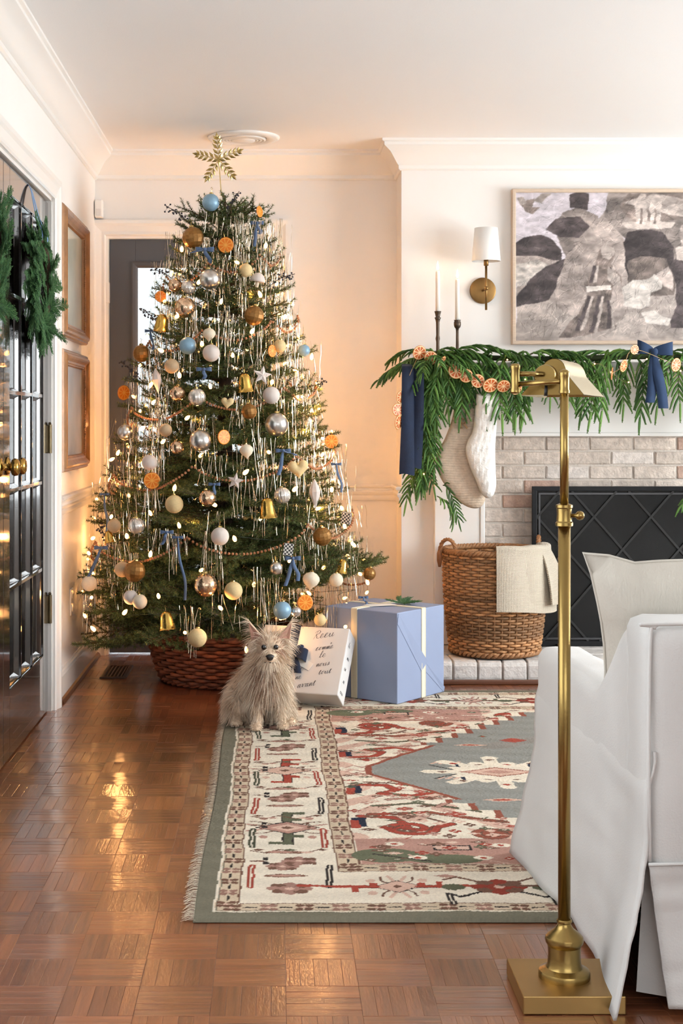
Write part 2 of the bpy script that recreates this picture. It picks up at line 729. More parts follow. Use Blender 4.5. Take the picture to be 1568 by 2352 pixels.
struct(moulding(mb, SHOE, [(KX1 + 0.06, YB), (BX0, YB)], 0, [(0, -1)]).build('baseboard_shoe', mat('shoe_wood', rgb(96, 56, 34), 0.35, coat=0.5)))

# ---- door casings
CAS = [(0, 0), (0, 0.012), (-0.006, 0.018), (-0.02, 0.016), (-0.045, 0.022), (-0.058, 0.028), (-0.075, 0.028), (-0.075, 0)]


def casing(mb, a0, a1, z1, fn):
    vs_ = []
    k = len(CAS)
    for (a, z, sa, sz) in ((a0, 0, 1, 0), (a0, z1, 1, 1), (a1, z1, -1, 1), (a1, 0, -1, 0)):
        for (i, o) in CAS:
            vs_.append(fn(a + sa * i, z - sz * i, o))
    fs = [(q * k + j, (q + 1) * k + j, (q + 1) * k + (j + 1) % k, q * k + (j + 1) % k) for q in range(3) for j in range(k)]
    fs += [tuple(range(k)), tuple(3 * k + j for j in range(k))]
    mb.add(vs_, fs)
    return mb


mb = casing(MB(), DY0 + 0.0, DY1 + 0.012, DZ + 0.012, lambda a, z, o: (XL + o, a, z))
mb.box(XL - 0.12, DY1, 0, XL, DY1 + 0.012, DZ).box(XL - 0.12, DY0 - 0.012, 0, XL, DY0, DZ).box(XL - 0.12, DY0, DZ, XL, DY1, DZ + 0.012)
mb.box(XL - 0.10, DY1 - 0.012, 0, XL - 0.062, DY1, DZ)
struct(mb.build('trim_3', TRIM))
mb = casing(MB(), KX0, KX1, KZ, lambda a, z, o: (a, YB - o, z))
mb.box(KX0, YB, 0, KX0 + 0.012, YB + 0.12, KZ).box(KX1 - 0.012, YB, 0, KX1, YB + 0.12, KZ).box(KX0 + 0.012, YB, KZ - 0.012, KX1 - 0.012, YB + 0.12, KZ)
struct(mb.build('trim_4', TRIM))

# ---- the glossy dark french doors in the left wall (y along the wall)
DOORP = mat('door_gloss_black', rgb(40, 34, 32), 0.16, coat=1.0, coat_rough=0.04, bump=0.012, bscale=14)
HINGE = mat('aged_hinge_brass', rgb(104, 92, 70), 0.35, 1.0, var=0.2, vscale=30)


def french_door(n, y0, y1, knob_y, hinge_y):
    x1 = XL - 0.014
    x0 = x1 - 0.042
    d = struct(bpy.data.objects.new('door_%d' % n, None))
    reg(d, (x1, (y0 + y1) / 2, 0))
    st, zb, zt, z1 = 0.112, 0.235, 1.895, DZ - 0.006
    mb = MB()
    mb.box(x0, y0 + 0.002, 0.006, x1, y0 + st, z1).box(x0, y1 - st, 0.006, x1, y1 - 0.002, z1)
    mb.box(x0, y0 + st, 0.006, x1, y1 - st, zb).box(x0, y0 + st, zt, x1, y1 - st, z1)
    mb.build('door_frame', DOORP, d, bevel=0.002)
    cw, rh = (y1 - y0 - 2 * st) / 3, (zt - zb) / 5
    for i in (1, 2):
        yc = y0 + st + cw * i
        MB().prism([(-0.011, 0), (-0.011, 0.004), (-0.006, 0.009), (-0.006, 0.015), (0.006, 0.015), (0.006, 0.009), (0.011, 0.004), (0.011, 0)],
                   lambda a, q, t: (x1 - 0.021 + q * 1.25, yc + a, t), zb, zt).build('muntin', DOORP, d)
    for j in range(1, 5):
        zc = zb + rh * j
        MB().prism([(-0.013, 0), (-0.013, 0.004), (-0.008, 0.010), (-0.006, 0.0145), (0.006, 0.0145), (0.008, 0.010), (0.013, 0.004), (0.013, 0)],
                   lambda a, q, t: (x1 - 0.021 + q * 1.25, t, zc + a), y0 + st, y1 - st).build('muntin', DOORP, d)
    for i in range(3):
        for j in range(5):
            ya, yb2 = y0 + st + cw * i, y0 + st + cw * (i + 1)
            za, zb2 = zb + rh * j, zb + rh * (j + 1)
            pn = MB().box(x1 - 0.030, ya, za, x1 - 0.026, yb2, zb2).build('pane', GLASS, d)
            # glazing bead round each pane
            MB().frame(yb2 - ya - 0.004, zb2 - za - 0.004, [(0.0, 0), (0.0, 0.018), (0.006, 0.014), (0.016, 0.003), (0.018, 0)],
                       lambda a, q, t: (x1 - 0.026 + t, (ya + yb2) / 2 + a, (za + zb2) / 2 + q)).build('glazing_bead', DOORP, pn)
    k = MB()
    k.lathe([(0.0, 0), (0.030, 0), (0.031, 0.004), (0.026, 0.009), (0.012, 0.012), (0.010, 0.030), (0.013, 0.036), (0.025, 0.040), (0.029, 0.048),
             (0.027, 0.058), (0.018, 0.064), (0.0, 0.066)], (x1, knob_y, 0.985), 24, 'X')
    k.build('knob', mat('polished_brass', rgb(186, 148, 78), 0.15, 1.0), d, smooth=True)
    if hinge_y:
        for zc in (0.40, 1.065, 1.74):
            h = MB()
            h.box(x1 - 0.004, hinge_y - 0.028, zc - 0.052, x1 + 0.003, hinge_y + 0.022, zc + 0.052)
            h.tube([(x1 + 0.008, hinge_y, zc - 0.056), (x1 + 0.008, hinge_y, zc + 0.056)], 0.008, 10)
            h.sphere((x1 + 0.008, hinge_y, zc + 0.060), 0.006, 8, 6)
            h.build('hinge', HINGE, d)
    return d


french_door(1, DYM, DY1, DYM + 0.062, DY1)
french_door(2, DY0, DYM, DYM - 0.062, None)

# ---- charcoal back door with a tall glass light
CHAR = mat('door_charcoal', rgb(72, 74, 80), 0.35, coat=0.2, bump=0.02, bscale=50)
d = struct(bpy.data.objects.new('door_3', None))
reg(d, ((KX0 + KX1) / 2, YB + 0.05, 0))
gx0, gx1, gz0, gz1 = -0.682, -0.145, 0.25, 1.895
mb = MB()
y0, y1 = YB + 0.03, YB + 0.075
mb.box(KX0 + 0.014, y0, 0.006, gx0, y1, KZ - 0.014).box(gx1, y0, 0.006, KX1 - 0.014, y1, KZ - 0.014)
mb.box(gx0, y0, 0.006, gx1, y1, gz0).box(gx0, y0, gz1, gx1, y1, KZ - 0.014)
mb.build('door_frame', CHAR, d, bevel=0.002)
MB().frame(gx1 - gx0 + 0.04, gz1 - gz0 + 0.04, [(0, 0), (0, 0.006), (0.008, 0.012), (0.022, 0.010), (0.032, 0.0)],
           lambda a, q, t: ((gx0 + gx1) / 2 + a, y0 - t, (gz0 + gz1) / 2 + q)).build('glazing_frame', CHAR, d)
MB().box(gx0, y0 + 0.02, gz0, gx1, y0 + 0.024, gz1).build('pane', GLASS, d)
for zc in (1.76, 1.0, 0.25):
    MB().box(KX0 - 0.002, YB - 0.012, zc - 0.05, KX0 + 0.016, YB + 0.03, zc + 0.05).build('hinge', TRIM, d, bevel=0.003)
MB().lathe([(0, 0), (0.028, 0), (0.028, -0.006), (0.010, -0.012), (0.010, -0.03), (0.026, -0.04), (0.026, -0.055), (0, -0.062)],
           (KX1 - 0.07, y0, 0.95), 20, 'Y').build('knob', BRASS, d, smooth=True)
# porch outside the back door
struct(MB().box(-3, YB + 0.13, -0.1, 3, YB + 6, -0.02).build('porch_floor', mat('porch_boards', rgb(190, 190, 188), 0.8, var=0.1)))

# ---- small fixtures
wx = P(223, 482, 6.93)
t = thing('motion_sensor', 'small white plastic sensor box in the corner above the dark back door', 'sensor', (-0.853, 6.94, 2.115))
MB().box(-0.872, 6.925, 2.118, -0.832, 6.978, 2.205).build('case', mat('white_plastic', rgb(240, 238, 234), 0.35), t, bevel=0.008, seg=3)
MB().box(-0.864, 6.922, 2.126, -0.84, 6.926, 2.160).build('lens', mat('frosted_lens', rgb(225, 224, 222), 0.2), t, bevel=0.001)
t = thing('ceiling_vent', 'round white ceiling vent plate above the snowflake tree topper', 'vent', (-0.145, 6.60, ZC))
MB().lathe([(0.165, ZC), (0.165, ZC - 0.006), (0.155, ZC - 0.012), (0.125, ZC - 0.016), (0.118, ZC - 0.012), (0.11, ZC - 0.010), (0.11, ZC)], (-0.145, 6.60, 0), 48).build('rim', TRIM, t, smooth=True)
for q, rr in enumerate((0.102, 0.086, 0.07)):
    MB().lathe([(rr, ZC), (rr, ZC - 0.014), (rr - 0.008, ZC - 0.018), (rr - 0.012, ZC - 0.014), (rr - 0.012, ZC)], (-0.145, 6.60, 0), 40).build('ring', TRIM, t, smooth=True)
MB().lathe([(0.056, ZC), (0.056, ZC - 0.014), (0.05, ZC - 0.02), (0.0, ZC - 0.022)], (-0.145, 6.60, 0), 40).build('centre_disc', TRIM, t, smooth=True)
t = thing('floor_register', 'dark brown slotted metal register set in the wood floor beside the tree basket', 'vent', (-0.715, 6.49, 0))
RX0, RX1, RY0, RY1 = -0.775, -0.655, 6.33, 6.65
RG_M = mat('register_bronze', rgb(52, 36, 26), 0.4, 0.7, var=0.2, vscale=30)
MB().frame(RX1 - RX0, RY1 - RY0, [(0, 0), (0.002, 0.006), (0.016, 0.007), (0.020, 0.004), (0.020, 0)],
           lambda a, q, t_: ((RX0 + RX1) / 2 + a, (RY0 + RY1) / 2 + q, 0.001 + t_)).build('rim', RG_M, t)
MB().box(RX0 + 0.019, RY0 + 0.019, 0.0002, RX1 - 0.019, RY1 - 0.019, 0.0015).build('throat', mat('register_dark', rgb(10, 8, 7), 0.9), t)
for i in range(5):
    x = RX0 + 0.020 + (RX1 - RX0 - 0.04) * (i + 0.5) / 5
    MB().obox((x, (RY0 + RY1) / 2, 0.004), (0.004, 0, 0.002), (0, 0.14, 0), (-0.0008, 0, 0.0012)).build('slat', RG_M, t)
t = thing('outlet_plate', 'white wall outlet plate low on the left wall beside the tree', 'outlet', (XL, 6.15, 0.36))
MB().box(XL, 6.115, 0.305, XL + 0.006, 6.185, 0.42).build('plate', TRIM, t, bevel=0.003)
for z in (0.335, 0.39):
    MB().lathe([(0.015, XL + 0.006), (0.014, XL + 0.0085), (0, XL + 0.0085)], (0, 6.15, z), 16, 'X').build('socket', TRIM, t)

# ---- fireplace: mantel, brick facing, hearth
LEGY = BY - 0.055
man = thing('mantel', 'white painted wooden fireplace mantel with shelf and flat panels', 'mantel', (FX, BY, 0.0))
LX0, LX1 = 0.738, 0.948
for s_ in (-1, 1):
    a, b_ = (LX0, LX1) if s_ < 0 else (2 * FX - LX1, 2 * FX - LX0)
    mb = MB().box(a, LEGY, 0.1, b_, BY, 1.32)
    mb.build('leg', TRIM, man, bevel=0.003)
    xi = b_ if s_ < 0 else a
    MB().box(min(xi, xi - s_ * 0.022), LEGY - 0.006, 0.1, max(xi, xi - s_ * 0.022), BY, 1.095).build('inner_bead', TRIM, man, bevel=0.004)
MB().box(LX1, LEGY + 0.004, 1.07, 2 * FX - LX1, BY, 1.32).build('frieze', TRIM, man, bevel=0.003)
MB().box(LX1, LEGY - 0.006, 1.065, 2 * FX - LX1, BY, 1.083).build('frieze_bead', TRIM, man, bevel=0.004)
mb = moulding(MB(), [(0, -0.06), (0.02, -0.06), (0.03, -0.04), (0.06, -0.02), (0.10, -0.008), (0.11, 0), (0, 0)],
              [(LX0, BY), (LX0, LEGY), (2 * FX - LX0, LEGY), (2 * FX - LX0, BY)], 1.36, [(-1, 0), (0, -1), (1, 0)])
autosmooth(mb.build('cornice', TRIM, man), 40)
SHY = 6.47
MB().box(0.635, SHY, 1.36, 2 * FX - 0.635, BY, 1.402).build('shelf', TRIM, man, bevel=0.005)

BRM = mat('limewashed_brick', (1, 1, 1), 0.85, attr='Col', var=0.20, vscale=34, bump=0.5, bscale=90)
MORT = mat('pale_mortar', rgb(206, 196, 186), 0.95, var=0.08, vscale=40, bump=0.4, bscale=120)
brick = thing('brick_facing', 'limewashed brick facing around the fire opening under the mantel', 'fireplace', (FX, BY, 0.10))
BF = BY - 0.022
BI0, BI1 = LX1 + 0.022, 2 * FX - LX1 - 0.022
mb = MB().box(BI0, BF + 0.006, 0.10, OX0, BY - 0.001, 1.065).box(OX1, BF + 0.006, 0.10, BI1, BY - 0.001, 1.065).box(OX0, BF + 0.006, OZ, OX1, BY - 0.001, 1.065)
mb.build('mortar', MORT, brick)


def worn_brick(mb, x0, y0, z0, x1, y1, z1, tone, rg, depth_axis='y'):
    """a brick with uneven rounded edges"""
    vs_ = []
    e = 0.004
    j = lambda s=0.0016: rg.uniform(-s, s)
    for (ins, dy) in ((0.0, y1), (0.0, y0 + e), (e, y0)):
        for (x, z, sx, sz) in ((x0, z0, 1, 1), (x1, z0, -1, 1), (x1, z1, -1, -1), (x0, z1, 1, -1)):
            vs_.append((x + sx * ins + j(), dy + j(0.0012), z + sz * ins + j()))
    fs = [(8, 11, 10, 9)]
    for r in (0, 4):
        for i in range(4):
            fs.append((r + i, r + (i + 1) % 4, r + 4 + (i + 1) % 4, r + 4 + i))
    mb.add(vs_, fs, tone)


rb = random.Random(11)
rowh = 0.0672
z = 1.064
row = 0
while z > 0.13:
    z1, z0 = z - 0.004, z - rowh + 0.005
    x = BI0 + 0.002 - (0.0 if row % 2 else 0.10) - 0.02
    while x < BI1:
        xa, xb = max(x + 0.0045, BI0 + 0.002), min(x + 0.203 - 0.0045, BI1 - 0.002)
        spans = [(xa, xb)]
        if z0 < OZ - 0.01:
            spans = []
            if xa < OX0 - 0.02:
                spans.append((xa, min(xb, OX0)))
            if xb > OX1 + 0.02:
                spans.append((max(xa, OX1), xb))
        for (p, q) in spans:
            if q - p > 0.025:
                k = rb.random()
                base = (208, 194, 182) if k < 0.72 else ((188, 158, 142) if k < 0.9 else (214, 204, 196))
                f_ = rb.uniform(0.95, 1.04)
                mb = MB()
                worn_brick(mb, p, BF - rb.uniform(0, 0.003), z0, q, BY - 0.003, z1, rgb(*[c * f_ for c in base]), rb)
                mb.build('brick', BRM, brick)
        x += 0.203
    z -= rowh
    row += 1

hearth = thing('hearth', 'raised whitewashed brick hearth below the fireplace', 'hearth', (FX, 6.45, 0))
HX0, HX1, HY0 = 0.66, 2.80, 6.20
MB().box(HX0 + 0.01, HY0 + 0.016, -0.014, HX1 - 0.01, BY - 0.001, 0.088).build('mortar_bed', MORT, hearth)
nb = 20
HBM = mat('whitewashed_brick', (1, 1, 1), 0.8, attr='Col', var=0.14, vscale=30, bump=0.45, bscale=60)
for i in range(nb):
    x0 = HX0 + (HX1 - HX0) * i / nb + 0.004
    x1 = HX0 + (HX1 - HX0) * (i + 1) / nb - 0.004
    k = rb.random()
    f_ = rb.uniform(0.95, 1.03)
    tone = rgb(*[c * f_ for c in ((212, 207, 202) if k < 0.8 else (190, 178, 168))])
    prof = [(HY0 + 0.10 + 0.105, 0.03), (HY0 + 0.205, 0.095), (HY0 + 0.03, 0.099), (HY0 + 0.010, 0.094), (HY0 + 0.001, 0.078), (HY0, 0.030), (HY0 + 0.004, 0.014), (HY0 + 0.05, 0.014)]
    mb = MB()
    jy, jz = rb.uniform(-0.003, 0.003), rb.uniform(-0.003, 0.003)
    mb.prism(prof, lambda a, b2, t_: (t_ + rb.uniform(-0.001, 0.001), a + jy, b2 + jz), x0, x1, tone)
    mb.build('brick', HBM, hearth, bevel=0.004)
    if i % 2 == 0:
        for r in range(2):
            mb = MB()
            xb = HX0 + (HX1 - HX0) * (i + 2) / nb - 0.004
            mb.box(x0, HY0 + 0.212 + r * 0.14, 0.03, xb, HY0 + 0.344 + r * 0.14, 0.097 + rb.uniform(-0.002, 0.002), tone)
            mb.build('brick', HBM, hearth, bevel=0.004)
MB().box(HX0, HY0 - 0.022, 0, HX1, HY0 - 0.004, 0.022).build('toe_strip', mat('shoe_wood'), hearth, bevel=0.006)

# ================================================================ RUG
RX0_, RX1_, RY0_, RY1_ = -0.186, 3.47, 3.24, 6.0
RT = 0.011
PXS = 0.005
RW, RH = RX1_ - RX0_, RY1_ - RY0_
gx = np.concatenate([np.arange(0, 1.45, 0.0034), np.arange(1.45, RW + 0.001, 0.013)])
gy = np.arange(0, RH + 0.001, 0.0036)
GU, GV = np.meshgrid(gx, gy, indexing='ij')
nrs = np.random.RandomState(3)
# hand-woven wobble of the drawing
WU = GU + 0.003 * np.sin(GV * 9.1 + 1.0) + 0.0016 * np.sin(GV * 23 + GU * 5) + 0.0012 * np.sin(GU * 41 + GV * 60)
WV = GV + 0.003 * np.sin(GU * 7.7) + 0.0016 * np.sin(GU * 19 + GV * 4) + 0.0012 * np.sin(GV * 37 + GU * 55)
IVORY, SAGE, ROSE, RUST, BRICKR, SLATE, OLIVE, NAVY, BROWN, PINK, TAN, BLACKC = [np.array(rgb(*c)) for c in (
    (222, 211, 192), (116, 112, 96), (176, 136, 122), (160, 72, 58), (140, 80, 64), (138, 138, 132), (94, 96, 76), (40, 46, 62),
    (112, 82, 68), (206, 172, 154), (190, 172, 148), (52, 46, 44))]
RC = np.zeros(GU.shape + (3,)) + IVORY


def paint(mask, c):
    RC[mask] = c


def win(u0, v0, u1, v1):
    """index window of the grid round a small motif"""
    a0, a1 = np.searchsorted(gx, (u0 - 0.01, u1 + 0.01))
    b0, b1 = np.searchsorted(gy, (v0 - 0.01, v1 + 0.01))
    return slice(a0, a1), slice(b0, b1)


def box_r(u0, v0, u1, v1, c):
    s = win(u0, v0, u1, v1)
    RC[s][(WU[s] >= u0) & (WU[s] < u1) & (WV[s] >= v0) & (WV[s] < v1)] = c


def ell(u, v, a, b, c, p=2.0):
    s = win(u - a, v - b, u + a, v + b)
    RC[s][(np.abs((WU[s] - u) / a) ** p + np.abs((WV[s] - v) / b) ** p) < 1] = c


def dia(u, v, a, b, c):
    ell(u, v, a, b, c, 1.0)


def seg_r(p0, p1, w, c):
    (u0, v0), (u1, v1) = p0, p1
    s = win(min(u0, u1) - w, min(v0, v1) - w, max(u0, u1) + w, max(v0, v1) + w)
    du, dv = u1 - u0, v1 - v0
    l2 = du * du + dv * dv + 1e-12
    t = np.clip(((WU[s] - u0) * du + (WV[s] - v0) * dv) / l2, 0, 1)
    RC[s][np.hypot(WU[s] - u0 - t * du, WV[s] - v0 - t * dv) < w] = c


def pline(pts, w, c):
    if w > 0.005 and c is not BLACKC and c is not BROWN:
        for a, b_ in zip(pts[:-1], pts[1:]):
            seg_r(a, b_, w + 0.0035, BROWN * 0.8)
    for a, b_ in zip(pts[:-1], pts[1:]):
        seg_r(a, b_, w, c)


UM, VM = RW - 0, RH - 0
# nested borders: edge band, outer guard, main border, inner guard, field
ins = np.minimum(np.minimum(WU, RW - WU), np.minimum(WV, RH - WV))
paint(ins < 0.046, SAGE)
paint((ins >= 0.046) & (ins < 0.052), IVORY)
paint((ins >= 0.052) & (ins < 0.100), TAN * 1.12)
paint((ins >= 0.100) & (ins < 0.104), BROWN)
paint((ins >= 0.104) & (ins < 0.338), IVORY)
paint((ins >= 0.338) & (ins < 0.342), BROWN)
paint((ins >= 0.342) & (ins < 0.392), TAN * 1.1)
paint((ins >= 0.392) & (ins < 0.397), BROWN)
paint((ins >= 0.054) & (ins < 0.057), SAGE * 0.9)


def guard(horizontal, pos, a, b_):
    """chain of small flowers with a broken dark line down the middle"""
    n = int((b_ - a) / 0.082)
    for i in range(n):
        c = a + (i + 0.5) * (b_ - a) / n
        for (k, col) in ((0, (BROWN + ROSE) / 2 if i % 2 else BROWN),):
            for (du, dv) in ((-0.012, -0.012), (-0.012, 0.012), (0.012, -0.012), (0.012, 0.012)):
                u, v = (c + du * 0.9, pos + dv) if horizontal else (pos + du, c + dv * 0.9)
                ell(u, v, 0.0105, 0.0095, col)
            u, v = (c, pos) if horizontal else (pos, c)
            ell(u, v, 0.006, 0.006, PINK)
        e = c + 0.041
        if horizontal:
            seg_r((e - 0.014, pos), (e + 0.014, pos), 0.003, BLACKC)
        else:
            seg_r((pos, e - 0.014), (pos, e + 0.014), 0.003, BLACKC)


UMAX = 1.75
for vv in (0.076, RH - 0.076):
    guard(True, vv, 0.05, RW - 0.05)
for vv in (0.367, RH - 0.367):
    guard(True, vv, 0.34, RW - 0.34)
guard(False, 0.076, 0.06, RH - 0.06)
guard(False, 0.367, 0.345, RH - 0.345)


def turtle(u, v, hz, c1, c2, s=1.0):
    """the large palmette of the main border: lozenge body, stepped arms and split leaves"""
    def T(a, b_):
        return (u + a * s, v + b_ * s) if hz else (u + b_ * s, v + a * s)

    def bx(a0, b0, a1, b1, c):
        p, q = T(a0, b0), T(a1, b1)
        box_r(min(p[0], q[0]), min(p[1], q[1]), max(p[0], q[0]), max(p[1], q[1]), c)
    for sg in (-1, 1):
        bx(-0.014, 0.03 * sg, 0.016, 0.15 * sg, BLACKC)
        bx(-0.010, 0.03 * sg, 0.012, 0.147 * sg, c2)
        bx(0.012, 0.065 * sg, 0.042, 0.09 * sg, c2)
        bx(-0.05 if sg < 0 else -0.012, 0.128 * sg, 0.012 if sg < 0 else 0.05, 0.15 * sg, c2)
        for e in (-1, 1):
            pline([T(0.0, 0.0), T(e * 0.06, 0.05 * sg), T(e * 0.095, 0.055 * sg)], 0.003, BROWN)
            pline([T(e * 0.055, 0.012 * sg), T(e * 0.105, 0.03 * sg)], 0.005, c1)
            ell(*T(e * 0.062, 0.085 * sg), 0.012, 0.014, c1)
    p = T(0, 0)
    dia(p[0], p[1], 0.088 * s, 0.060 * s, BLACKC)
    dia(p[0], p[1], 0.080 * s, 0.054 * s, c1)
    dia(p[0], p[1], 0.045 * s, 0.032 * s, PINK)
    dia(p[0], p[1], 0.018 * s, 0.014 * s, BROWN)


def bracket(u, v, hz, c, s=1.0):
    def T(a, b_):
        return (u + a * s, v + b_ * s) if hz else (u + b_ * s, v + a * s)
    seg_r(T(0, -0.075), T(0, 0.075), 0.009, c)
    pline([T(0, -0.075), T(0, 0.075)], 0.002, IVORY)


def rosette(u, v, r, c, c2):
    for k in range(8):
        a = k * PI / 4
        ell(u + math.cos(a) * r * 0.75, v + math.sin(a) * r * 0.6, r * 0.36, r * 0.3, c2 if k % 2 else c)
    ell(u, v, r * 0.5, r * 0.42, c)
    ell(u, v, r * 0.22, r * 0.2, PINK)


cu = 0.221
nseg = 9
for i in range(nseg):
    v = RH / 2 + (i - 4) * 0.325
    if i in (0, 8):
        rosette(cu, v + (0.13 if i == 0 else -0.13), 0.05, ROSE * 0.8, BROWN)
        continue
    if i % 2 == 0:
        turtle(cu, v, True, [PINK, ROSE][i // 2 % 2], [RUST, OLIVE][i // 2 % 2], 1.05)
    else:
        for dv in (-0.065, 0.065):
            rosette(cu + 0.02 * (1 if dv > 0 else -1), v + dv * 0.35, 0.040, ROSE * 0.8, BROWN)
            ell(cu - 0.01, v + dv * 1.5, 0.055, 0.012, BROWN * 1.2)
            ell(cu - 0.01, v + dv * 1.5, 0.040, 0.007, ROSE)
    for (uu, cc) in ((0.126, RUST if i % 2 else OLIVE * 0.6), (0.318, BLACKC if i % 2 else RUST)):
        bracket(uu, v - 0.10, True, cc * 0.9, 1.1)
    seg_r((0.12, v + 0.02), (0.155, v + 0.02), 0.004, BROWN)
    box_r(0.150, v + 0.028, 0.166, v + 0.052, BLACKC)
    box_r(0.150, v - 0.006, 0.166, v + 0.016, BLACKC)
    box_r(0.274, v + 0.028, 0.286, v + 0.050, BROWN)
    box_r(0.274, v - 0.008, 0.286, v + 0.014, BROWN)
    pline([(0.12, v + 0.11), (0.16, v + 0.09), (0.20, v + 0.12), (0.25, v + 0.09), (0.30, v + 0.12)], 0.0035, BROWN)
    for k in range(5):
        dia(0.14 + k * 0.042, v + 0.118 - (k % 2) * 0.02, 0.018, 0.010, [BROWN, ROSE, OLIVE, PINK, BROWN][k])
for vv, sg in ((0.221, 1), (RH - 0.221, -1)):
    n = 12
    for i in range(n):
        u = 0.36 + (i + 0.5) * (RW - 0.72) / n
        if i % 2 == 0:
            turtle(u, vv, False, [PINK, ROSE][i // 2 % 2], [RUST, OLIVE][i // 2 % 2], 0.74)
            for e in (-1, 1):
                seg_r((u + e * 0.05, vv), (u + e * 0.24, vv + 0.012), 0.008, RUST if i % 4 == 0 else BROWN)
        else:
            rosette(u, vv, 0.062, RUST * 0.75, BROWN)
            for e in (-1, 1):
                pline([(u + e * 0.05, vv - 0.04), (u + e * 0.10, vv - 0.075), (u + e * 0.13, vv - 0.05)], 0.005, BLACKC)
                pline([(u + e * 0.05, vv + 0.04), (u + e * 0.10, vv + 0.075), (u + e * 0.13, vv + 0.05)], 0.005, BROWN)
                ell(u + e * 0.11, vv - 0.005, 0.03, 0.022, OLIVE)
        bracket(u + 0.12, vv - 0.09 * sg, True, BLACKC, 0.45)
        dia(u + 0.12, vv + 0.08 * sg, 0.03, 0.014, ROSE)

# field
fm = ins >= 0.397
FV = RH / 2
base = np.where((np.sin(WU * 31 + 3 * np.sin(WV * 9)) * np.sin(WV * 27 + 2 * np.sin(WU * 8)) > 0.35)[..., None], PINK * 1.0, IVORY)
RC[fm] = base[fm]
# rose corner blocks with sage patches
for sg in (0, 1):
    v0, v1 = (0.40, 0.62) if sg == 0 else (RH - 0.62, RH - 0.40)
    box_r(0.40, v0, 0.98, v1, ROSE)
    vc = (v0 + v1) / 2
    ell(0.47, v0 + (0.07 if sg == 0 else 0.15), 0.09, 0.06, OLIVE * 1.25)
    ell(0.62, v0 + (0.04 if sg == 0 else 0.18), 0.10, 0.04, OLIVE * 1.2)
    box_r(0.60, vc + 0.005, 0.70, vc + 0.05, BLACKC)
    box_r(0.608, vc + 0.012, 0.692, vc + 0.043, PINK)
    for (a, b_) in ((0.50, 0.06), (0.78, 0.05), (0.82, -0.05), (0.55, -0.06), (0.72, -0.06)):
        ell(0 + a, vc + b_, 0.026, 0.018, IVORY)
        ell(0 + a, vc + b_, 0.010, 0.008, RUST)
    pline([(0.44, vc - 0.03), (0.58, vc - 0.09)], 0.004, BLACKC)
    for q in range(6):
        seg_r((0.90 + 0.0 * q, vc), (0.98, vc), 0.004, IVORY)


def scroll(u, v, r, c, turns=1.6, dirn=1, w=0.009, a0=0.0):
    pts = [(u + r * (1 - t * 0.75) * math.cos(a0 + dirn * t * turns * 2 * PI), v + r * 0.85 * (1 - t * 0.75) * math.sin(a0 + dirn * t * turns * 2 * PI)) for t in np.linspace(0, 1, 26)]
    pline(pts, w, c)


for sg in (-1, 1):
    def Q(u, v):
        return (u, FV + sg * v)
    # navy blocks and rust hooks beside the inner guard
    for (vv, c) in ((0.24, NAVY), (0.60, NAVY)):
        u, v = Q(0.44, vv)
        box_r(0.405, v - 0.045, 0.445, v + 0.045, NAVY)
        box_r(0.40, v - 0.060, 0.425, v + 0.02, RUST)
        pline([Q(0.43, vv - 0.06), Q(0.52, vv - 0.05), Q(0.55, vv + 0.01), Q(0.50, vv + 0.05), Q(0.60, vv + 0.08), Q(0.68, vv + 0.02)], 0.012, RUST)
        pline([Q(0.46, vv - 0.09), Q(0.60, vv - 0.06), Q(0.66, vv + 0.0)], 0.006, BROWN)
    scroll(*Q(0.56, 0.66), 0.075, RUST, 1.7, sg, 0.011)
    scroll(*Q(0.78, 0.72), 0.06, BRICKR, 1.6, -sg, 0.010)
    scroll(*Q(1.08, 0.86), 0.06, RUST, 1.6, sg, 0.011)
    pline([Q(0.46, 0.52), Q(0.62, 0.50), Q(0.78, 0.58), Q(0.92, 0.62), Q(1.02, 0.74), Q(1.2, 0.8)], 0.010, BRICKR)
    pline([Q(0.47, 0.43), Q(0.60, 0.40), Q(0.72, 0.46), Q(0.86, 0.54)], 0.006, OLIVE)
    pline([Q(0.52, 0.36), Q(0.62, 0.33), Q(0.70, 0.38), Q(0.66, 0.44)], 0.008, ROSE)
    for (a, b_, r) in ((0.70, 0.52, 0.03), (0.86, 0.64, 0.028), (0.56, 0.46, 0.022), (0.96, 0.70, 0.03), (1.15, 0.86, 0.035), (0.62, 0.27, 0.02)):
        u, v = Q(a, b_)
        rosette(u, v, r, RUST, ROSE)
    # animal shape in rust
    u, v = Q(1.06, 0.80)
    ell(u, v, 0.075, 0.032, RUST)
    box_r(u - 0.06, v - 0.07, u - 0.035, v, RUST)
    box_r(u + 0.04, v - 0.07, u + 0.062, v, RUST)
    ell(u + 0.09, v + 0.035, 0.035, 0.022, RUST)
for dv in (-0.055, 0, 0.055):
    pline([(0.415, FV + dv - 0.02), (0.44, FV + dv + 0.012), (0.47, FV + dv - 0.016), (0.49, FV + dv + 0.012)], 0.004, ROSE)
rmo = random.Random(17)
for _ in range(520):      # small filler motifs over the ivory field
    u, v = rmo.uniform(0.41, 1.2), rmo.uniform(0.42, RH - 0.42)
    c_ = rmo.choice([BROWN, ROSE, RUST * 0.9, OLIVE, BROWN, PINK])
    k_ = rmo.random()
    if k_ < 0.4:
        dia(u, v, rmo.uniform(0.014, 0.032), rmo.uniform(0.008, 0.016), c_)
        dia(u, v, 0.007, 0.004, IVORY)
    elif k_ < 0.7:
        seg_r((u, v), (u + rmo.uniform(-0.05, 0.05), v + rmo.uniform(-0.03, 0.03)), 0.0028, c_)
    else:
        for dd in (-0.011, 0.011):
            ell(u + dd, v, 0.008, 0.007, c_)
            ell(u, v + dd, 0.007, 0.008, c_)
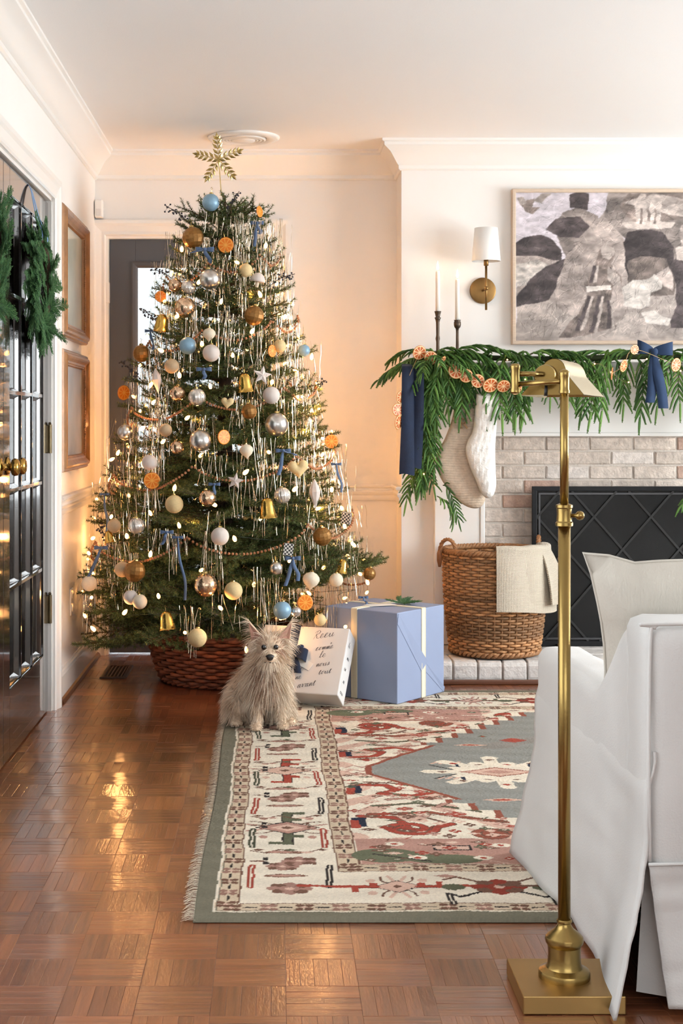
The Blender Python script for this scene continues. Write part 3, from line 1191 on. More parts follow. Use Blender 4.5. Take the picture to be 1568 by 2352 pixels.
# stepped slate medallion
dvv = np.abs(WV - FV)
step = np.floor(np.clip(dvv - 0.10, 0, 9) / 0.075) * 0.075
edge = 0.50 + 0.92 * np.where(dvv < 0.10, 0.0, step + 0.02) + np.where(dvv < 0.10, dvv * 0.15, 0.02)
edge2 = 0.50 + 0.78 * np.clip(dvv - 0.05, 0, 9)
edge = np.where(dvv < 0.36, edge2, edge * 0.9 + 0.04)
inf = fm & (WU > edge - 0.055) & (WU < RW - edge + 0.055) & (dvv < 0.93)
paint(inf & (dvv >= 0.36), IVORY)
inf = fm & (WU > edge - 0.022) & (WU < RW - edge + 0.022) & (dvv < 0.93)
paint(inf, BRICKR)
inf = fm & (WU > edge) & (WU < RW - edge) & (dvv < 0.93)
paint(inf, SLATE)
# abrash patches in the slate
ab = np.sin(WU * 6 + 2 * np.sin(WV * 5)) + np.sin(WV * 11 + np.sin(WU * 9))
paint(inf & (ab > 1.35), SLATE * 0.82 + ROSE * 0.10)
for sg in (-1, 1):
    # motifs floating in the medallion
    for (u, v, a, b_, c) in ((0.86, 0.36, 0.06, 0.018, PINK), (1.02, 0.44, 0.05, 0.035, RUST * 0.9 + SLATE * 0.1), (0.92, 0.50, 0.018, 0.014, OLIVE), (1.2, 0.38, 0.05, 0.02, PINK)):
        ell(u, FV + sg * v, a, b_, c, 1.2)
        ell(u, FV + sg * v, a * 0.55, b_ * 0.5, RUST, 1.2)
    for q in range(4):
        seg_r((0.70 + q * 0.025, FV + sg * 0.10 - 0.012), (0.72 + q * 0.025, FV + sg * 0.10 + 0.012), 0.006, PINK)
for _ in range(90):      # sparse motifs in the slate ground
    u, v = rmo.uniform(0.6, 1.8), rmo.uniform(0.5, RH - 0.5)
    if u - 0.50 < 0.95 * abs(v - FV) + 0.06 or math.hypot(u - 0.9, v - FV) < 0.25:
        continue
    c_ = rmo.choice([PINK, ROSE, OLIVE, RUST, IVORY, SLATE * 0.7])
    dia(u, v, rmo.uniform(0.012, 0.035), rmo.uniform(0.008, 0.016), c_)
    seg_r((u - 0.02, v - 0.01), (u + 0.03, v + 0.012), 0.003, BROWN)
# central star
cu2, cv2 = 0.90, FV - 0.02
for k in range(16):
    a = k * PI / 8
    r = 0.19 if k % 2 == 0 else 0.12
    p = (cu2 + r * 1.15 * math.cos(a), cv2 + r * math.sin(a))
    seg_r((cu2, cv2), p, 0.024, IVORY)
    ell(p[0], p[1], 0.030, 0.022, IVORY, 1.3)
    dia(cu2 + r * 0.95 * math.cos(a), cv2 + r * 0.85 * math.sin(a), 0.018, 0.012, BROWN if k % 3 else RUST)
ell(cu2, cv2, 0.13, 0.10, IVORY)
dia(cu2, cv2, 0.125, 0.062, BRICKR)
dia(cu2, cv2, 0.110, 0.053, PINK)
dia(cu2, cv2, 0.055, 0.026, ROSE)
for e in (-1, 1):
    for k in (-1, 1):
        box_r(cu2 + e * 0.12 - 0.006, cv2 + k * 0.085 - 0.02, cu2 + e * 0.12 + 0.006, cv2 + k * 0.085 + 0.02, NAVY)
        seg_r((cu2 + e * 0.14, cv2 + k * 0.03), (cu2 + e * 0.21, cv2 + k * 0.09), 0.004, BLACKC)
RC *= (1 + 0.05 * nrs.randn(*GU.shape))[..., None]
RC *= (1 + 0.07 * np.sin(GV * 5 + 1.3) * np.sin(GU * 3.1) + 0.05 * np.sin(GV * 61 + 2 * np.sin(GU * 7)))[..., None]
RC = np.clip(RC, 0.004, 0.85)

n0, n1 = GU.shape
ZZ = RT + 0.0006 * nrs.randn(n0, n1)
rim = np.minimum(np.minimum(GU, RW - GU), np.minimum(GV, RH - GV))
ZZ = np.where(rim < 0.002, 0.002, ZZ)
bend = 0.004 * np.sin(GV * 4.2) * (GU < 0.3)      # the hand-woven side is not quite straight
co = np.stack([RX0_ + GU - bend * np.exp(-GU * 12), RY0_ + GV, ZZ], -1).reshape(-1, 3)
idx = np.arange(n0 * n1).reshape(n0, n1)
quads = np.stack([idx[:-1, :-1], idx[1:, :-1], idx[1:, 1:], idx[:-1, 1:]], -1).reshape(-1, 4)
me = bpy.data.meshes.new('pile')
me.vertices.add(len(co))
me.vertices.foreach_set('co', co.astype('f').ravel())
me.loops.add(quads.size)
me.loops.foreach_set('vertex_index', quads.astype('i').ravel())
me.polygons.add(len(quads))
me.polygons.foreach_set('loop_start', np.arange(0, quads.size, 4, dtype='i'))
me.polygons.foreach_set('loop_total', np.full(len(quads), 4, 'i'))
me.update(calc_edges=True)
ca = me.color_attributes.new('Col', 'FLOAT_COLOR', 'POINT')
arr = np.ones((len(co), 4), 'f')
arr[:, :3] = RC.reshape(-1, 3)
ca.data.foreach_set('color', arr.ravel())
me.materials.append(mat('rug_wool', (1, 1, 1), 0.95, attr='Col', spec=0.15, bump=0.25, bscale=400))
rug = thing('area_rug', 'patterned wool area rug with slate blue medallion and ivory border', 'rug', (RX0_ + RW / 2, RY0_ + RH / 2, 0))
reg(bpy.data.objects.new('pile', me), (0, 0, 0), rug)
MB().box(RX0_ + 0.003, RY0_ + 0.002, 0.0008, RX1_ - 0.002, RY1_ - 0.002, 0.006).build('backing', mat('rug_edge', rgb(74, 78, 66), 0.95), rug)
fr = MB()
rf = random.Random(8)
for side in (0, 1):
    n = 900
    for i in range(n):
        y = RY0_ + RH * (i + rf.random()) / n
        x = RX0_ + 0.006 - 0.004 * math.sin((y - RY0_) * 4.2) if side == 0 else RX1_ - 0.004
        sx = -1 if side == 0 else 1
        ln = rf.uniform(0.022, 0.036)
        dy = rf.gauss(0, 0.008)
        w_ = rf.uniform(0.0007, 0.0013)
        ps = [(x, y, 0.007), (x + sx * ln * 0.5, y + dy * 0.4, 0.006 + rf.uniform(0, 0.004)), (x + sx * ln, y + dy, 0.0015)]
        vs_ = []
        for p in ps:
            vs_ += [(p[0], p[1] - w_, p[2]), (p[0], p[1] + w_, p[2])]
        fr.add(vs_, [(0, 2, 3, 1), (2, 4, 5, 3)])
fo = fr.build('fringe', mat('rug_fringe', rgb(224, 214, 194), 0.95), rug, recalc=False)
fo['kind'] = 'stuff'
fo['label'] = 'ivory cotton fringe'

# ================================================================ ARMCHAIR (slipcovered, turned to the fireplace)
LINEN = mat('white_linen', rgb(212, 211, 208), 0.85, sheen=0.2, var=0.03, vscale=6, bump=0.12, bscale=260)
CX, CY, CA = 0.712, 2.745, math.radians(2.8)
cs, sn = math.cos(CA), math.sin(CA)


def CH(x, y, z):
    return Vector((CX + x * cs - y * sn, CY + x * sn + y * cs, z))


def wrinkle(p, a):
    q = Vector(p) * 7
    w_ = noise.noise(q) * 0.6 + noise.noise(q * 2.3 + Vector((3, 1, 7))) * 0.35
    return w_ * a


def soft_box(x0, y0, z0, x1, y1, z1, r, nx, ny, nz, wr=0.004, zf=None, shape=None):
    """rounded cloth-covered block, all six faces as grids"""
    mb = MB()

    def pt(x, y, z):
        # round corners: clamp to inner box then push out by r
        ix, iy, iz = (min(max(x, x0 + r), x1 - r), min(max(y, y0 + r), y1 - r), min(max(z, z0 + r), z1 - r))
        d_ = Vector((x - ix, y - iy, z - iz))
        if d_.length > 1e-9:
            d_ = d_.normalized() * min(r, d_.length if d_.length < r else r)
        p = Vector((ix, iy, iz)) + d_
        nrm = d_.normalized() if d_.length > 1e-9 else Vector((0, 0, 1))
        p += nrm * wrinkle(p, wr)
        if shape:
            p = shape(p)
        return CH(*p)
    lx, ly, lz = x1 - x0, y1 - y0, z1 - z0
    mb.grid(lambda u, v: pt(x0 + lx * u, y0, z0 + lz * v), nx, nz)
    mb.grid(lambda u, v: pt(x0 + lx * u, y1, z0 + lz * v), nx, nz)
    mb.grid(lambda u, v: pt(x0, y0 + ly * u, z0 + lz * v), ny, nz)
    mb.grid(lambda u, v: pt(x1, y0 + ly * u, z0 + lz * v), ny, nz)
    mb.grid(lambda u, v: pt(x0 + lx * u, y0 + ly * v, z1), nx, ny)
    mb.grid(lambda u, v: pt(x0 + lx * u, y0 + ly * v, z0), nx, ny)
    mb.weld = True
    return mb


chair = thing('armchair', 'white linen slipcovered armchair facing the fireplace', 'armchair', CH(0.42, 0.48, 0))
CWD = 0.86


def back_shape(p):
    return p


soft_box(0.0, 0.0, 0.26, CWD, 0.165, 0.745, 0.028, 26, 8, 20, 0.004).build('backrest', LINEN, chair, smooth=True)


def arm_shape(p):
    # arm top runs level, then sweeps up to the back near the rear
    t = max(0.0, min(1.0, (0.40 - p.y) / 0.26))
    t = t * t * (3 - 2 * t)
    if p.z > 0.40:
        p.z += t * 0.17 * (p.z - 0.40) / 0.16
    return p


for x0 in (0.0, CWD - 0.125):
    soft_box(x0, 0.10, 0.26, x0 + 0.125, 0.93, 0.562, 0.03, 6, 34, 14, 0.005, shape=arm_shape).build('arm', LINEN, chair, smooth=True)
soft_box(0.13, 0.17, 0.26, CWD - 0.13, 0.92, 0.34, 0.02, 10, 12, 4, 0.002).build('seat_deck', LINEN, chair, smooth=True)
soft_box(0.135, 0.175, 0.335, CWD - 0.135, 0.95, 0.455, 0.045, 18, 20, 8, 0.006).build('seat_cushion', LINEN, chair, smooth=True)
# skirt: one panel per side, each a draped sheet with a turned hem; kick pleats open at the corners
ZTOP, ZHEM = 0.285, 0.014


def skirt(p0, p1, outw, flare0, flare1, out0, out1, folds, seed, zt=ZTOP, h0=ZHEM, h1=ZHEM):
    """p0->p1: top line in chair coordinates; flare: how far past each end the hem swings; out: how far the hem stands out at each end"""
    rs = random.Random(seed)
    ph = [rs.uniform(0, 6.28) for _ in range(4)]
    p0, p1, outw = Vector(p0), Vector(p1), Vector(outw)
    along = (p1 - p0)
    ln = along.length
    along.normalize()
    mb = MB()

    def fn(u, v, th):
        # v: 0 at top, 1 at hem
        base = p0 + (p1 - p0) * u
        zl = zt + (ZHEM - zt) * v
        f = min(1.0, max(0.0, (0.30 - zl) / 0.286))      # the cloth only swings free below the pleat
        sw = (-flare0 * (1 - u) ** 6 + flare1 * u ** 6) * f
        e_ = min(1.0, v * 5)
        o = (out0 * (1 - u) ** 4 + out1 * u ** 4) * f + (0.004 if zt < 0.3 else -0.006 + 0.012 * e_ * e_ * (3 - 2 * e_)) + 0.020 * v * v
        o += v * v * folds * (math.sin(u * 9 + ph[0]) * 0.6 + math.sin(u * 21 + ph[1]) * 0.4)
        q = Vector((base.x, base.y, v * 2)) * 5
        o += 0.005 * noise.noise(q + Vector((seed, 0, 0)))
        h = h0 + (h1 - h0) * u + 0.003 * math.sin(u * 14 + ph[2])
        z = zt + (h - zt) * v
        p = base + along * sw + outw * (o - th)
        return CH(p.x, p.y, z)
    nu, nv = 40, 26
    mb.grid(lambda u, v: fn(u, v, 0), nu, nv)
    mb.grid(lambda u, v: fn(u, v, 0.006), nu, nv)
    mb.grid(lambda u, v: fn(u, 1, 0.006 * v), nu, 1)
    mb.grid(lambda u, v: fn(0, u, 0.006 * v), nv, 1)
    mb.grid(lambda u, v: fn(1, u, 0.006 * v), nv, 1)
    mb.weld = True
    return mb.build('skirt', LINEN, chair, smooth=True)


skirt((0.004, 0.0, 0), (0.004, 0.93, 0), (-1, 0, 0), 0.055, 0.06, 0.060, 0.035, 0.010, 1, 0.50)
skirt((0.0, 0.004, 0), (CWD, 0.004, 0), (0, -1, 0), -0.035, 0.03, 0.0, 0.02, 0.012, 2)
skirt((CWD - 0.004, 0.0, 0), (CWD - 0.004, 0.93, 0), (1, 0, 0), 0.03, 0.03, 0.02, 0.02, 0.008, 3)
skirt((0.0, 0.928, 0), (CWD, 0.928, 0), (0, 1, 0), 0.03, 0.03, 0.02, 0.02, 0.008, 4)
# under-pleat panel tucked behind the corner opening
mb = MB()
mb.grid(lambda u, v: CH(0.012 + 0.07 * u - 0.02 * v * (1 - u), 0.012 + 0.05 * (1 - u) - 0.012 * v, 0.285 - 0.262 * v), 8, 8)
mb.grid(lambda u, v: CH(0.016 + 0.07 * u - 0.02 * v * (1 - u), 0.018 + 0.05 * (1 - u) - 0.012 * v, 0.285 - 0.262 * v), 8, 8)
mb.build('pleat_backing', LINEN, chair, smooth=True)
# welt seams
WELT = LINEN
mb = MB()
pts = [CH(0.004, 0.004, 0.29), CH(0.002, 0.003, 0.5), CH(0.006, 0.006, 0.715), CH(0.018, 0.006, 0.738), CH(0.05, 0.004, 0.744), CH(CWD - 0.05, 0.004, 0.744), CH(CWD - 0.006, 0.006, 0.715), CH(CWD - 0.004, 0.004, 0.29)]
mb.tube(spline(pts, 60), 0.0042, 6)
mb.build('welt', WELT, chair, smooth=True)
for (a, b_) in (((0, -0.003), (CWD, -0.003)),):
    mb = MB()
    mb.tube([CH(a[0] + (b_[0] - a[0]) * i / 12, a[1] + (b_[1] - a[1]) * i / 12, 0.286) for i in range(13)], 0.0035, 6)
    mb.build('welt', WELT, chair, smooth=True)
for (x, y) in ((0.09, 0.09), (CWD - 0.09, 0.09), (0.09, 0.85), (CWD - 0.09, 0.85)):
    MB().lathe([(0.018, 0.0), (0.026, 0.26)], CH(x, y, 0.012 if y > 0.5 else 0.0), 12).build('leg', mat('dark_wood', rgb(60, 40, 28), 0.4), chair)

# pillow on the chair
pil = thing('throw_pillow', 'white linen throw pillow leaning inside the white armchair', 'pillow', CH(0.33, 0.30, 0.46))
po = CH(0.245, 0.335, 0.60)
hs = 0.27
outl = []
for (ax, ay, bx_, by_) in ((-1, 1, 1, 1), (1, 1, 1, -1), (1, -1, -1, -1), (-1, -1, -1, 1)):
    for i in range(10):
        t = i / 10
        a, b2 = ax + (bx_ - ax) * t, ay + (by_ - ay) * t
        pin = 0.15 * math.sin(PI * t) ** 0.8
        ca_, cb_ = (0, -math.copysign(pin, ay)) if ax != bx_ else (-math.copysign(pin, ax), 0)
        outl.append(((a + ca_) * hs, (b2 + cb_) * hs + 0.006 * math.sin(7 * t * PI)))
tl = math.radians(17)
rr = math.radians(5)


def pf(a, b2, t):
    a2, b3 = a * math.cos(rr) - b2 * math.sin(rr), a * math.sin(rr) + b2 * math.cos(rr)
    p = Vector((a2, -b3 * math.sin(tl) - t * math.cos(tl), b3 * math.cos(tl) - t * math.sin(tl)))
    p.y += wrinkle((a2 * 1.5, 0, b3 * 1.5), 0.012)
    return Vector((po.x, po.y, po.z + 0.02)) + p


mb = inflate(MB(), outl, 0.075, 0.026, pf)
pw = mb.build('cover', mat('pillow_linen', rgb(208, 202, 190), 0.9, var=0.05, vscale=14, bump=0.2, bscale=200, stretch=(1, 1, 0.4)), pil, smooth=True)
mb = MB()
mb.tube([pf(a, b2, 0) for a, b2 in outl], 0.0035, 6, closed=True)
mb.build('seam', mat('pillow_linen'), pil, smooth=True)

# ================================================================ BRASS FLOOR LAMP
LPX, LPY = 0.570, 2.835
lamp = thing('floor_lamp', 'brass pharmacy floor lamp with square base and swing arm', 'lamp', (LPX, LPY, 0))
MB().box(LPX - 0.098, LPY - 0.098, 0.001, LPX + 0.098, LPY + 0.098, 0.036).build('base_plate', mat('lamp_plate_brass', rgb(166, 134, 84), 0.42, 1.0, var=0.06, vscale=10), lamp, bevel=0.002)
lo = MB().lathe([(0.0505, 0.036), (0.0505, 0.046), (0.049, 0.050), (0.043, 0.053), (0.036, 0.056), (0.033, 0.062), (0.0315, 0.080), (0.0325, 0.098), (0.0365, 0.104), (0.038, 0.110),
                 (0.0365, 0.116), (0.028, 0.124), (0.018, 0.132), (0.0135, 0.139), (0.0130, 0.143), (0.0150, 0.145), (0.0150, 0.148), (0.0128, 0.150)], (LPX, LPY, 0), 36).build('socket_base', BRASS, lamp)
autosmooth(lo, 30)
MB().lathe([(0.0122, 0.146), (0.0122, 0.93)], (LPX, LPY, 0), 28).build('lower_pole', BRASS, lamp, smooth=True)
lo = MB().lathe([(0.0125, 0.924), (0.0172, 0.926), (0.0172, 0.932), (0.0150, 0.935), (0.0142, 0.950), (0.0150, 0.960), (0.0165, 0.962), (0.0165, 0.967), (0.010, 0.970)], (LPX, LPY, 0), 28).build('collar', BRASS, lamp)
autosmooth(lo, 30)
k = MB()
k.lathe([(0.0035, 0.013), (0.0035, 0.022), (0.0075, 0.025), (0.0095, 0.030), (0.008, 0.036), (0.004, 0.039), (0, 0.040)], (LPX, LPY, 0.946), 16, 'X')
k.build('thumbscrew', BRASS, lo, smooth=True)
MB().lathe([(0.0085, 0.966), (0.0085, 1.192)], (LPX, LPY, 0), 28).build('upper_pole', BRASS, lamp, smooth=True)
lo = MB().lathe([(0.0085, 1.186), (0.0108, 1.188), (0.0108, 1.192), (0.0096, 1.195), (0.0098, 1.220), (0.0106, 1.222), (0.0106, 1.228), (0.007, 1.233), (0.0, 1.236)], (LPX, LPY, 0), 28).build('head_joint', BRASS, lamp)
autosmooth(lo, 30)
# swing arm: left to the elbow, then back to the shade
EB = P(1183, 868, 2.90)
lo = MB().lathe([(0.0, 1.187), (0.008, 1.188), (0.0104, 1.191), (0.0104, 1.196), (0.0092, 1.199), (0.0092, 1.236), (0.0104, 1.239), (0.0104, 1.244), (0.007, 1.248), (0.0, 1.249)], (EB.x, EB.y, 0), 24).build('elbow_joint', BRASS, lamp)
autosmooth(lo, 30)
MB().tube([(LPX - 0.008, LPY, 1.211), (EB.x + 0.006, EB.y, 1.207)], 0.0052, 14).build('swing_arm', BRASS, lamp, smooth=True)
sax = Vector((0.36, 0.933, 0)).normalized()
sperp = Vector((0.933, -0.36, 0)).normalized()
S0 = Vector(((1272 - VX) / F * 2.95, 2.95, 1.186))
SWD, SHG, shade_len = 0.064, 0.078, 0.235
MB().tube([(EB.x + 0.006, EB.y + 0.003, 1.228), S0 + Vector((-0.030, -0.03, 0.042))], 0.0052, 14).build('swing_arm', BRASS, lamp, smooth=True)
# shade: a folded tent with rounded ridge; axis runs away and to the right


def tent(w_, hh):
    pts = []
    for i in range(33):
        a = -1 + 2 * i / 32
        h = hh * (1 - abs(a)) * 0.98
        r = 0.40
        if abs(a) < r:
            h = hh * (1 - r) * 0.98 + hh * (0.02 + r * 0.98) * math.sqrt(max(0, 1 - (a / r) ** 2)) * 0.93
        pts.append((a * w_, h))
    return pts


SB = mat('shade_brass', rgb(206, 190, 150), 0.26, 1.0, var=0.05, vscale=8)
prof = tent(SWD, SHG)
n = len(prof)
mb = MB()
for th in (0.0, 0.0016):
    vs_ = []
    for t in (0.0, 0.5, 1.0):
        for (a, h) in prof:
            vs_.append(S0 + sax * (t * shade_len) + sperp * (a * (1 - th * 8)) + Vector((0, 0, h - th)) + sax * (0.022 * (1 - h / SHG) * (2 * t - 1)))
    mb.add(vs_, [(r * n + i, r * n + i + 1, (r + 1) * n + i + 1, (r + 1) * n + i) for r in range(2) for i in range(n - 1)])
mb.build('shade', SB, lamp, smooth=True, recalc=False)
for t in (0.0, 1.0):
    mb = MB()
    vs_ = []
    for th in (0, 0.0014):
        for (a, h) in prof:
            vs_.append(S0 + sax * (t * shade_len + (0.0006 + th) * (1 if t < 0.5 else -1)) + sperp * a * 0.99 + Vector((0, 0, h * 0.985)) + sax * (0.022 * (1 - h / SHG) * (2 * t - 1)))
    mb.add(vs_, [tuple(range(n)), tuple(range(2 * n - 1, n - 1, -1))] + [(i, i + 1, n + i + 1, n + i) for i in range(n - 1)])
    mb.build('shade_end', BRASS, lamp)
c0 = S0 + Vector((-0.014, 0, 0.040)) + sax * 0.006
mb = MB()
ax_, u_, w_ = frame_of(-sax)
prof2 = [(0.022, 0.0), (0.022, 0.030), (0.0205, 0.033), (0.0, 0.033)]
vs_ = []
for (r, h) in prof2:
    for j in range(24):
        a = 2 * PI * j / 24
        vs_.append(c0 + ax_ * h + (u_ * math.cos(a) + w_ * math.sin(a)) * r)
fs = [(i * 24 + j, i * 24 + (j + 1) % 24, (i + 1) * 24 + (j + 1) % 24, (i + 1) * 24 + j) for i in range(3) for j in range(24)]
mb.add(vs_, fs)
sh_ = autosmooth(mb.build('socket_housing', BRASS, lamp), 40)
mb = MB()
mb.tube([c0 + ax_ * 0.02 - Vector((0, 0, 0.021)), c0 + ax_ * 0.02 - Vector((0, 0, 0.042))], [0.0028, 0.0045], 10)
mb.build('switch', mat('black_plastic', rgb(24, 24, 26), 0.4), sh_, smooth=True)

# ================================================================ FIRE SCREEN
scr = thing('fire_screen', 'black iron fire screen with diamond lattice in front of the fire opening', 'fire screen', (FX, 6.62, 0.1))
SX0, SX1, SZ0, SZ1, SY = 1.182, 2 * FX - 1.182, 0.100, 0.835, 6.62
MB().frame(SX1 - SX0, SZ1 - SZ0, [(0, -0.008), (0, 0.008), (0.022, 0.008), (0.022, -0.008)],
           lambda a, q, t_: (FX + a, SY - t_, (SZ0 + SZ1) / 2 + q)).build('frame', BLACK_METAL, scr, bevel=0.002)
MB().frame(SX1 - SX0 - 0.06, SZ1 - SZ0 - 0.06, [(0, -0.004), (0, 0.004), (0.008, 0.004), (0.008, -0.004)],
           lambda a, q, t_: (FX + a, SY - t_, (SZ0 + SZ1) / 2 + q)).build('inner_frame', mat('grey_iron', rgb(88, 88, 90), 0.4, 0.8), scr)
m = bpy.data.materials.new('screen_mesh')
m.use_nodes = True
nt = m.node_tree
b = nt.nodes['Principled BSDF']
b.inputs['Base Color'].default_value = (*rgb(15, 15, 15), 1)
b.inputs['Roughness'].default_value = 0.6
b.inputs['Metallic'].default_value = 0.3
b.inputs['Alpha'].default_value = 0.82
MATS['screen_mesh'] = m
MB().box(SX0 + 0.02, SY + 0.002, SZ0 + 0.02, SX1 - 0.02, SY + 0.004, SZ1 - 0.02).build('mesh_panel', m, scr)
LAT = mat('lattice_iron', rgb(44, 44, 44), 0.6, 0.4)
wv, hv = SX1 - SX0 - 0.044, SZ1 - SZ0 - 0.044
for sg in (-1, 1):
    for i in range(-4, 8):
        c0 = SX0 + 0.05 + i * 0.262
        pts = []
        # clip the diagonal to the frame
        slope = 1.15
        for t in np.linspace(0, 1, 2):
            pass
        za_, zb2 = SZ0 + 0.022, SZ1 - 0.022
        xa = c0
        xb = c0 + (zb2 - za_) / slope
        if sg < 0:
            xa, xb = SX0 + SX1 - xa, SX0 + SX1 - xb
        lo_, hi_ = SX0 + 0.022, SX1 - 0.022

        def at_x(x):
            return za_ + (zb2 - za_) * (x - xa) / (xb - xa)
        A, B_ = [xa, za_], [xb, zb2]
        for q in (A, B_):
            if q[0] < lo_:
                q[1] = at_x(lo_)
                q[0] = lo_
            elif q[0] > hi_:
                q[1] = at_x(hi_)
                q[0] = hi_
        if abs(A[0] - B_[0]) < 0.03:
            continue
        dv = Vector((B_[0] - A[0], 0, B_[1] - A[1]))
        n_ = Vector((-dv.z, 0, dv.x)).normalized() * 0.005
        ctr = Vector(((A[0] + B_[0]) / 2, SY - 0.001 - 0.002 * (sg > 0), (A[1] + B_[1]) / 2))
        MB().obox(ctr, dv / 2, n_, (0, 0.0016, 0)).build('lattice_bar', LAT, scr)
for x in (SX0 + 0.12, SX1 - 0.12):
    MB().box(x - 0.012, SY - 0.06, 0.0995, x + 0.012, SY + 0.06, 0.110).build('foot', BLACK_METAL, scr, bevel=0.003)

# ================================================================ FRAMED PICTURE OVER THE MANTEL (flat print, sepia country scene)
PY = BY - 0.045
PXC, PZC, PW, PH = FX, 1.853, 1.262, 0.722
pic = thing('framed_picture', 'large sepia country scene in a thin pale wood frame above the mantel', 'picture', (PXC, BY, PZC - PH / 2))
MB().frame(PW, PH, [(0, 0), (0, 0.043), (0.003, 0.046), (0.014, 0.046), (0.017, 0.043), (0.017, 0.030), (0.017, 0)],
           lambda a, q, t_: (PXC + a, BY - t_, PZC + q)).build('frame', mat('bleached_oak', rgb(206, 184, 162), 0.5, var=0.08, vscale=30, stretch=(1, 1, 6)), pic)
nu, nv = 460, 258
ug, vg = np.meshgrid(np.linspace(0, 1, nu), np.linspace(0, 1, nv), indexing='ij')     # v up
prs = np.random.RandomState(5)


def fbm(u, v, sc, seed, oc=4):
    out = np.zeros_like(u)
    rs = np.random.RandomState(seed)
    amp = 1.0
    for o_ in range(oc):
        g = rs.rand(64, 64)
        x, y = u * sc, v * sc
        xi, yi = np.floor(x).astype(int), np.floor(y).astype(int)
        fx_, fy_ = x - xi, y - yi
        fx_, fy_ = fx_ * fx_ * (3 - 2 * fx_), fy_ * fy_ * (3 - 2 * fy_)
        q = lambda a, c: g[a % 64, c % 64]
        out += amp * ((q(xi, yi) * (1 - fx_) + q(xi + 1, yi) * fx_) * (1 - fy_) + (q(xi, yi + 1) * (1 - fx_) + q(xi + 1, yi + 1) * fx_) * fy_ - 0.5)
        sc *= 2.1
        amp *= 0.5
    return out


wu = ug + 0.010 * fbm(ug, vg, 14, 1)
wv_ = vg + 0.014 * fbm(ug, vg, 14, 2)
PCOL = np.zeros((nu, nv, 3))
SKY, STONE, DARKS, MID, PALE, CREAM = [np.array(c, float) for c in ((206, 197, 203), (150, 138, 132), (74, 66, 66), (120, 108, 102), (196, 182, 174), (214, 204, 196))]
PCOL[:] = SKY


def pmask(poly):
    inside_ = np.zeros(wu.shape, bool)
    j = len(poly) - 1
    for i in range(len(poly)):
        xi, yi = poly[i]
        xj, yj = poly[j]
        c = ((yi > wv_) != (yj > wv_)) & (wu < (xj - xi) * (wv_ - yi) / (yj - yi + 1e-9) + xi)
        inside_ ^= c
        j = i
    return inside_


def pp(poly, c, var=0.18, seed=1, sc=24):
    mk = pmask(poly)
    f_ = 1 + var * 1.6 * fbm(ug, vg, sc, seed)
    PCOL[mk] = (c * f_[..., None])[mk]


# frame covers px 1175..1795, py 437..790 of the photograph's frame: helper in those pixels
def Z(*pts):
    return [((x - 1183) / 604.0, (782 - y) / 337.0) for x, y in pts]


pp(Z((1183, 790), (1183, 640), (1290, 610), (1400, 640), (1500, 640), (1800, 640), (1800, 790)), PALE * 0.88, 0.14, 3, 18)
pp(Z((1183, 560), (1205, 545), (1240, 540), (1268, 552), (1290, 575), (1290, 620), (1183, 620)), DARKS * 1.15, 0.3, 4)
pp(Z((1183, 590), (1230, 590), (1290, 600), (1290, 625), (1183, 640)), STONE * 1.1, 0.2, 5)
pp(Z((1183, 610), (1230, 598), (1260, 610), (1262, 645), (1183, 660)), CREAM * 0.9, 0.25, 6, 40)
pp(Z((1183, 680), (1250, 612), (1310, 590), (1330, 620), (1260, 690), (1183, 705)), DARKS, 0.3, 7)
# rock masses
pp(Z((1270, 520), (1290, 490), (1330, 478), (1372, 500), (1375, 540), (1360, 580), (1300, 590), (1285, 560)), STONE * 0.95, 0.3, 8, 16)
pp(Z((1255, 530), (1275, 505), (1330, 500), (1352, 520), (1330, 548), (1285, 548)), DARKS * 1.2, 0.35, 9)
pp(Z((1306, 480), (1308, 450), (1330, 440), (1350, 450), (1348, 485)), DARKS, 0.35, 10)
pp(Z((1300, 590), (1340, 545), (1385, 490), (1410, 470), (1425, 540), (1440, 600), (1440, 720), (1380, 760), (1300, 720), (1262, 690)), STONE * 1.12, 0.28, 11, 14)
pp(Z((1385, 500), (1395, 450), (1420, 437), (1800, 437), (1800, 700), (1640, 700), (1560, 640), (1440, 560)), STONE * 0.92, 0.3, 12, 14)
pp(Z((1420, 480), (1440, 450), (1800, 445), (1800, 490), (1600, 500), (1460, 520)), MID * 1.1, 0.35, 13, 20)
pp(Z((1430, 470), (1500, 445), (1560, 460), (1800, 440), (1800, 470), (1560, 500)), PALE * 0.9, 0.25, 14)
pp(Z((1428, 560), (1440, 535), (1480, 528), (1520, 535), (1545, 570), (1548, 640), (1500, 680), (1440, 650)), DARKS * 0.95, 0.3, 15, 20)
pp(Z((1440, 600), (1470, 590), (1530, 595), (1548, 640), (1545, 680), (1440, 680)), MID * 0.95, 0.25, 16)
pp(Z((1600, 560), (1640, 520), (1720, 520), (1760, 570), (1760, 680), (1600, 680)), DARKS * 1.05, 0.3, 17)
pp(Z((1560, 520), (1600, 500), (1610, 690), (1560, 690)), STONE * 1.15, 0.3, 18)
pp(Z((1700, 437), (1800, 437), (1800, 560), (1740, 520)), SKY * 0.97, 0.05, 19)
# pale resting cow
pp(Z((1425, 660), (1450, 645), (1490, 640), (1500, 630), (1520, 640), (1515, 665), (1495, 672), (1490, 700), (1470, 712), (1430, 705)), CREAM * 0.95, 0.12, 20)
pp(Z((1505, 630), (1535, 612), (1545, 640), (1540, 670), (1520, 660)), STONE * 1.2, 0.2, 21)
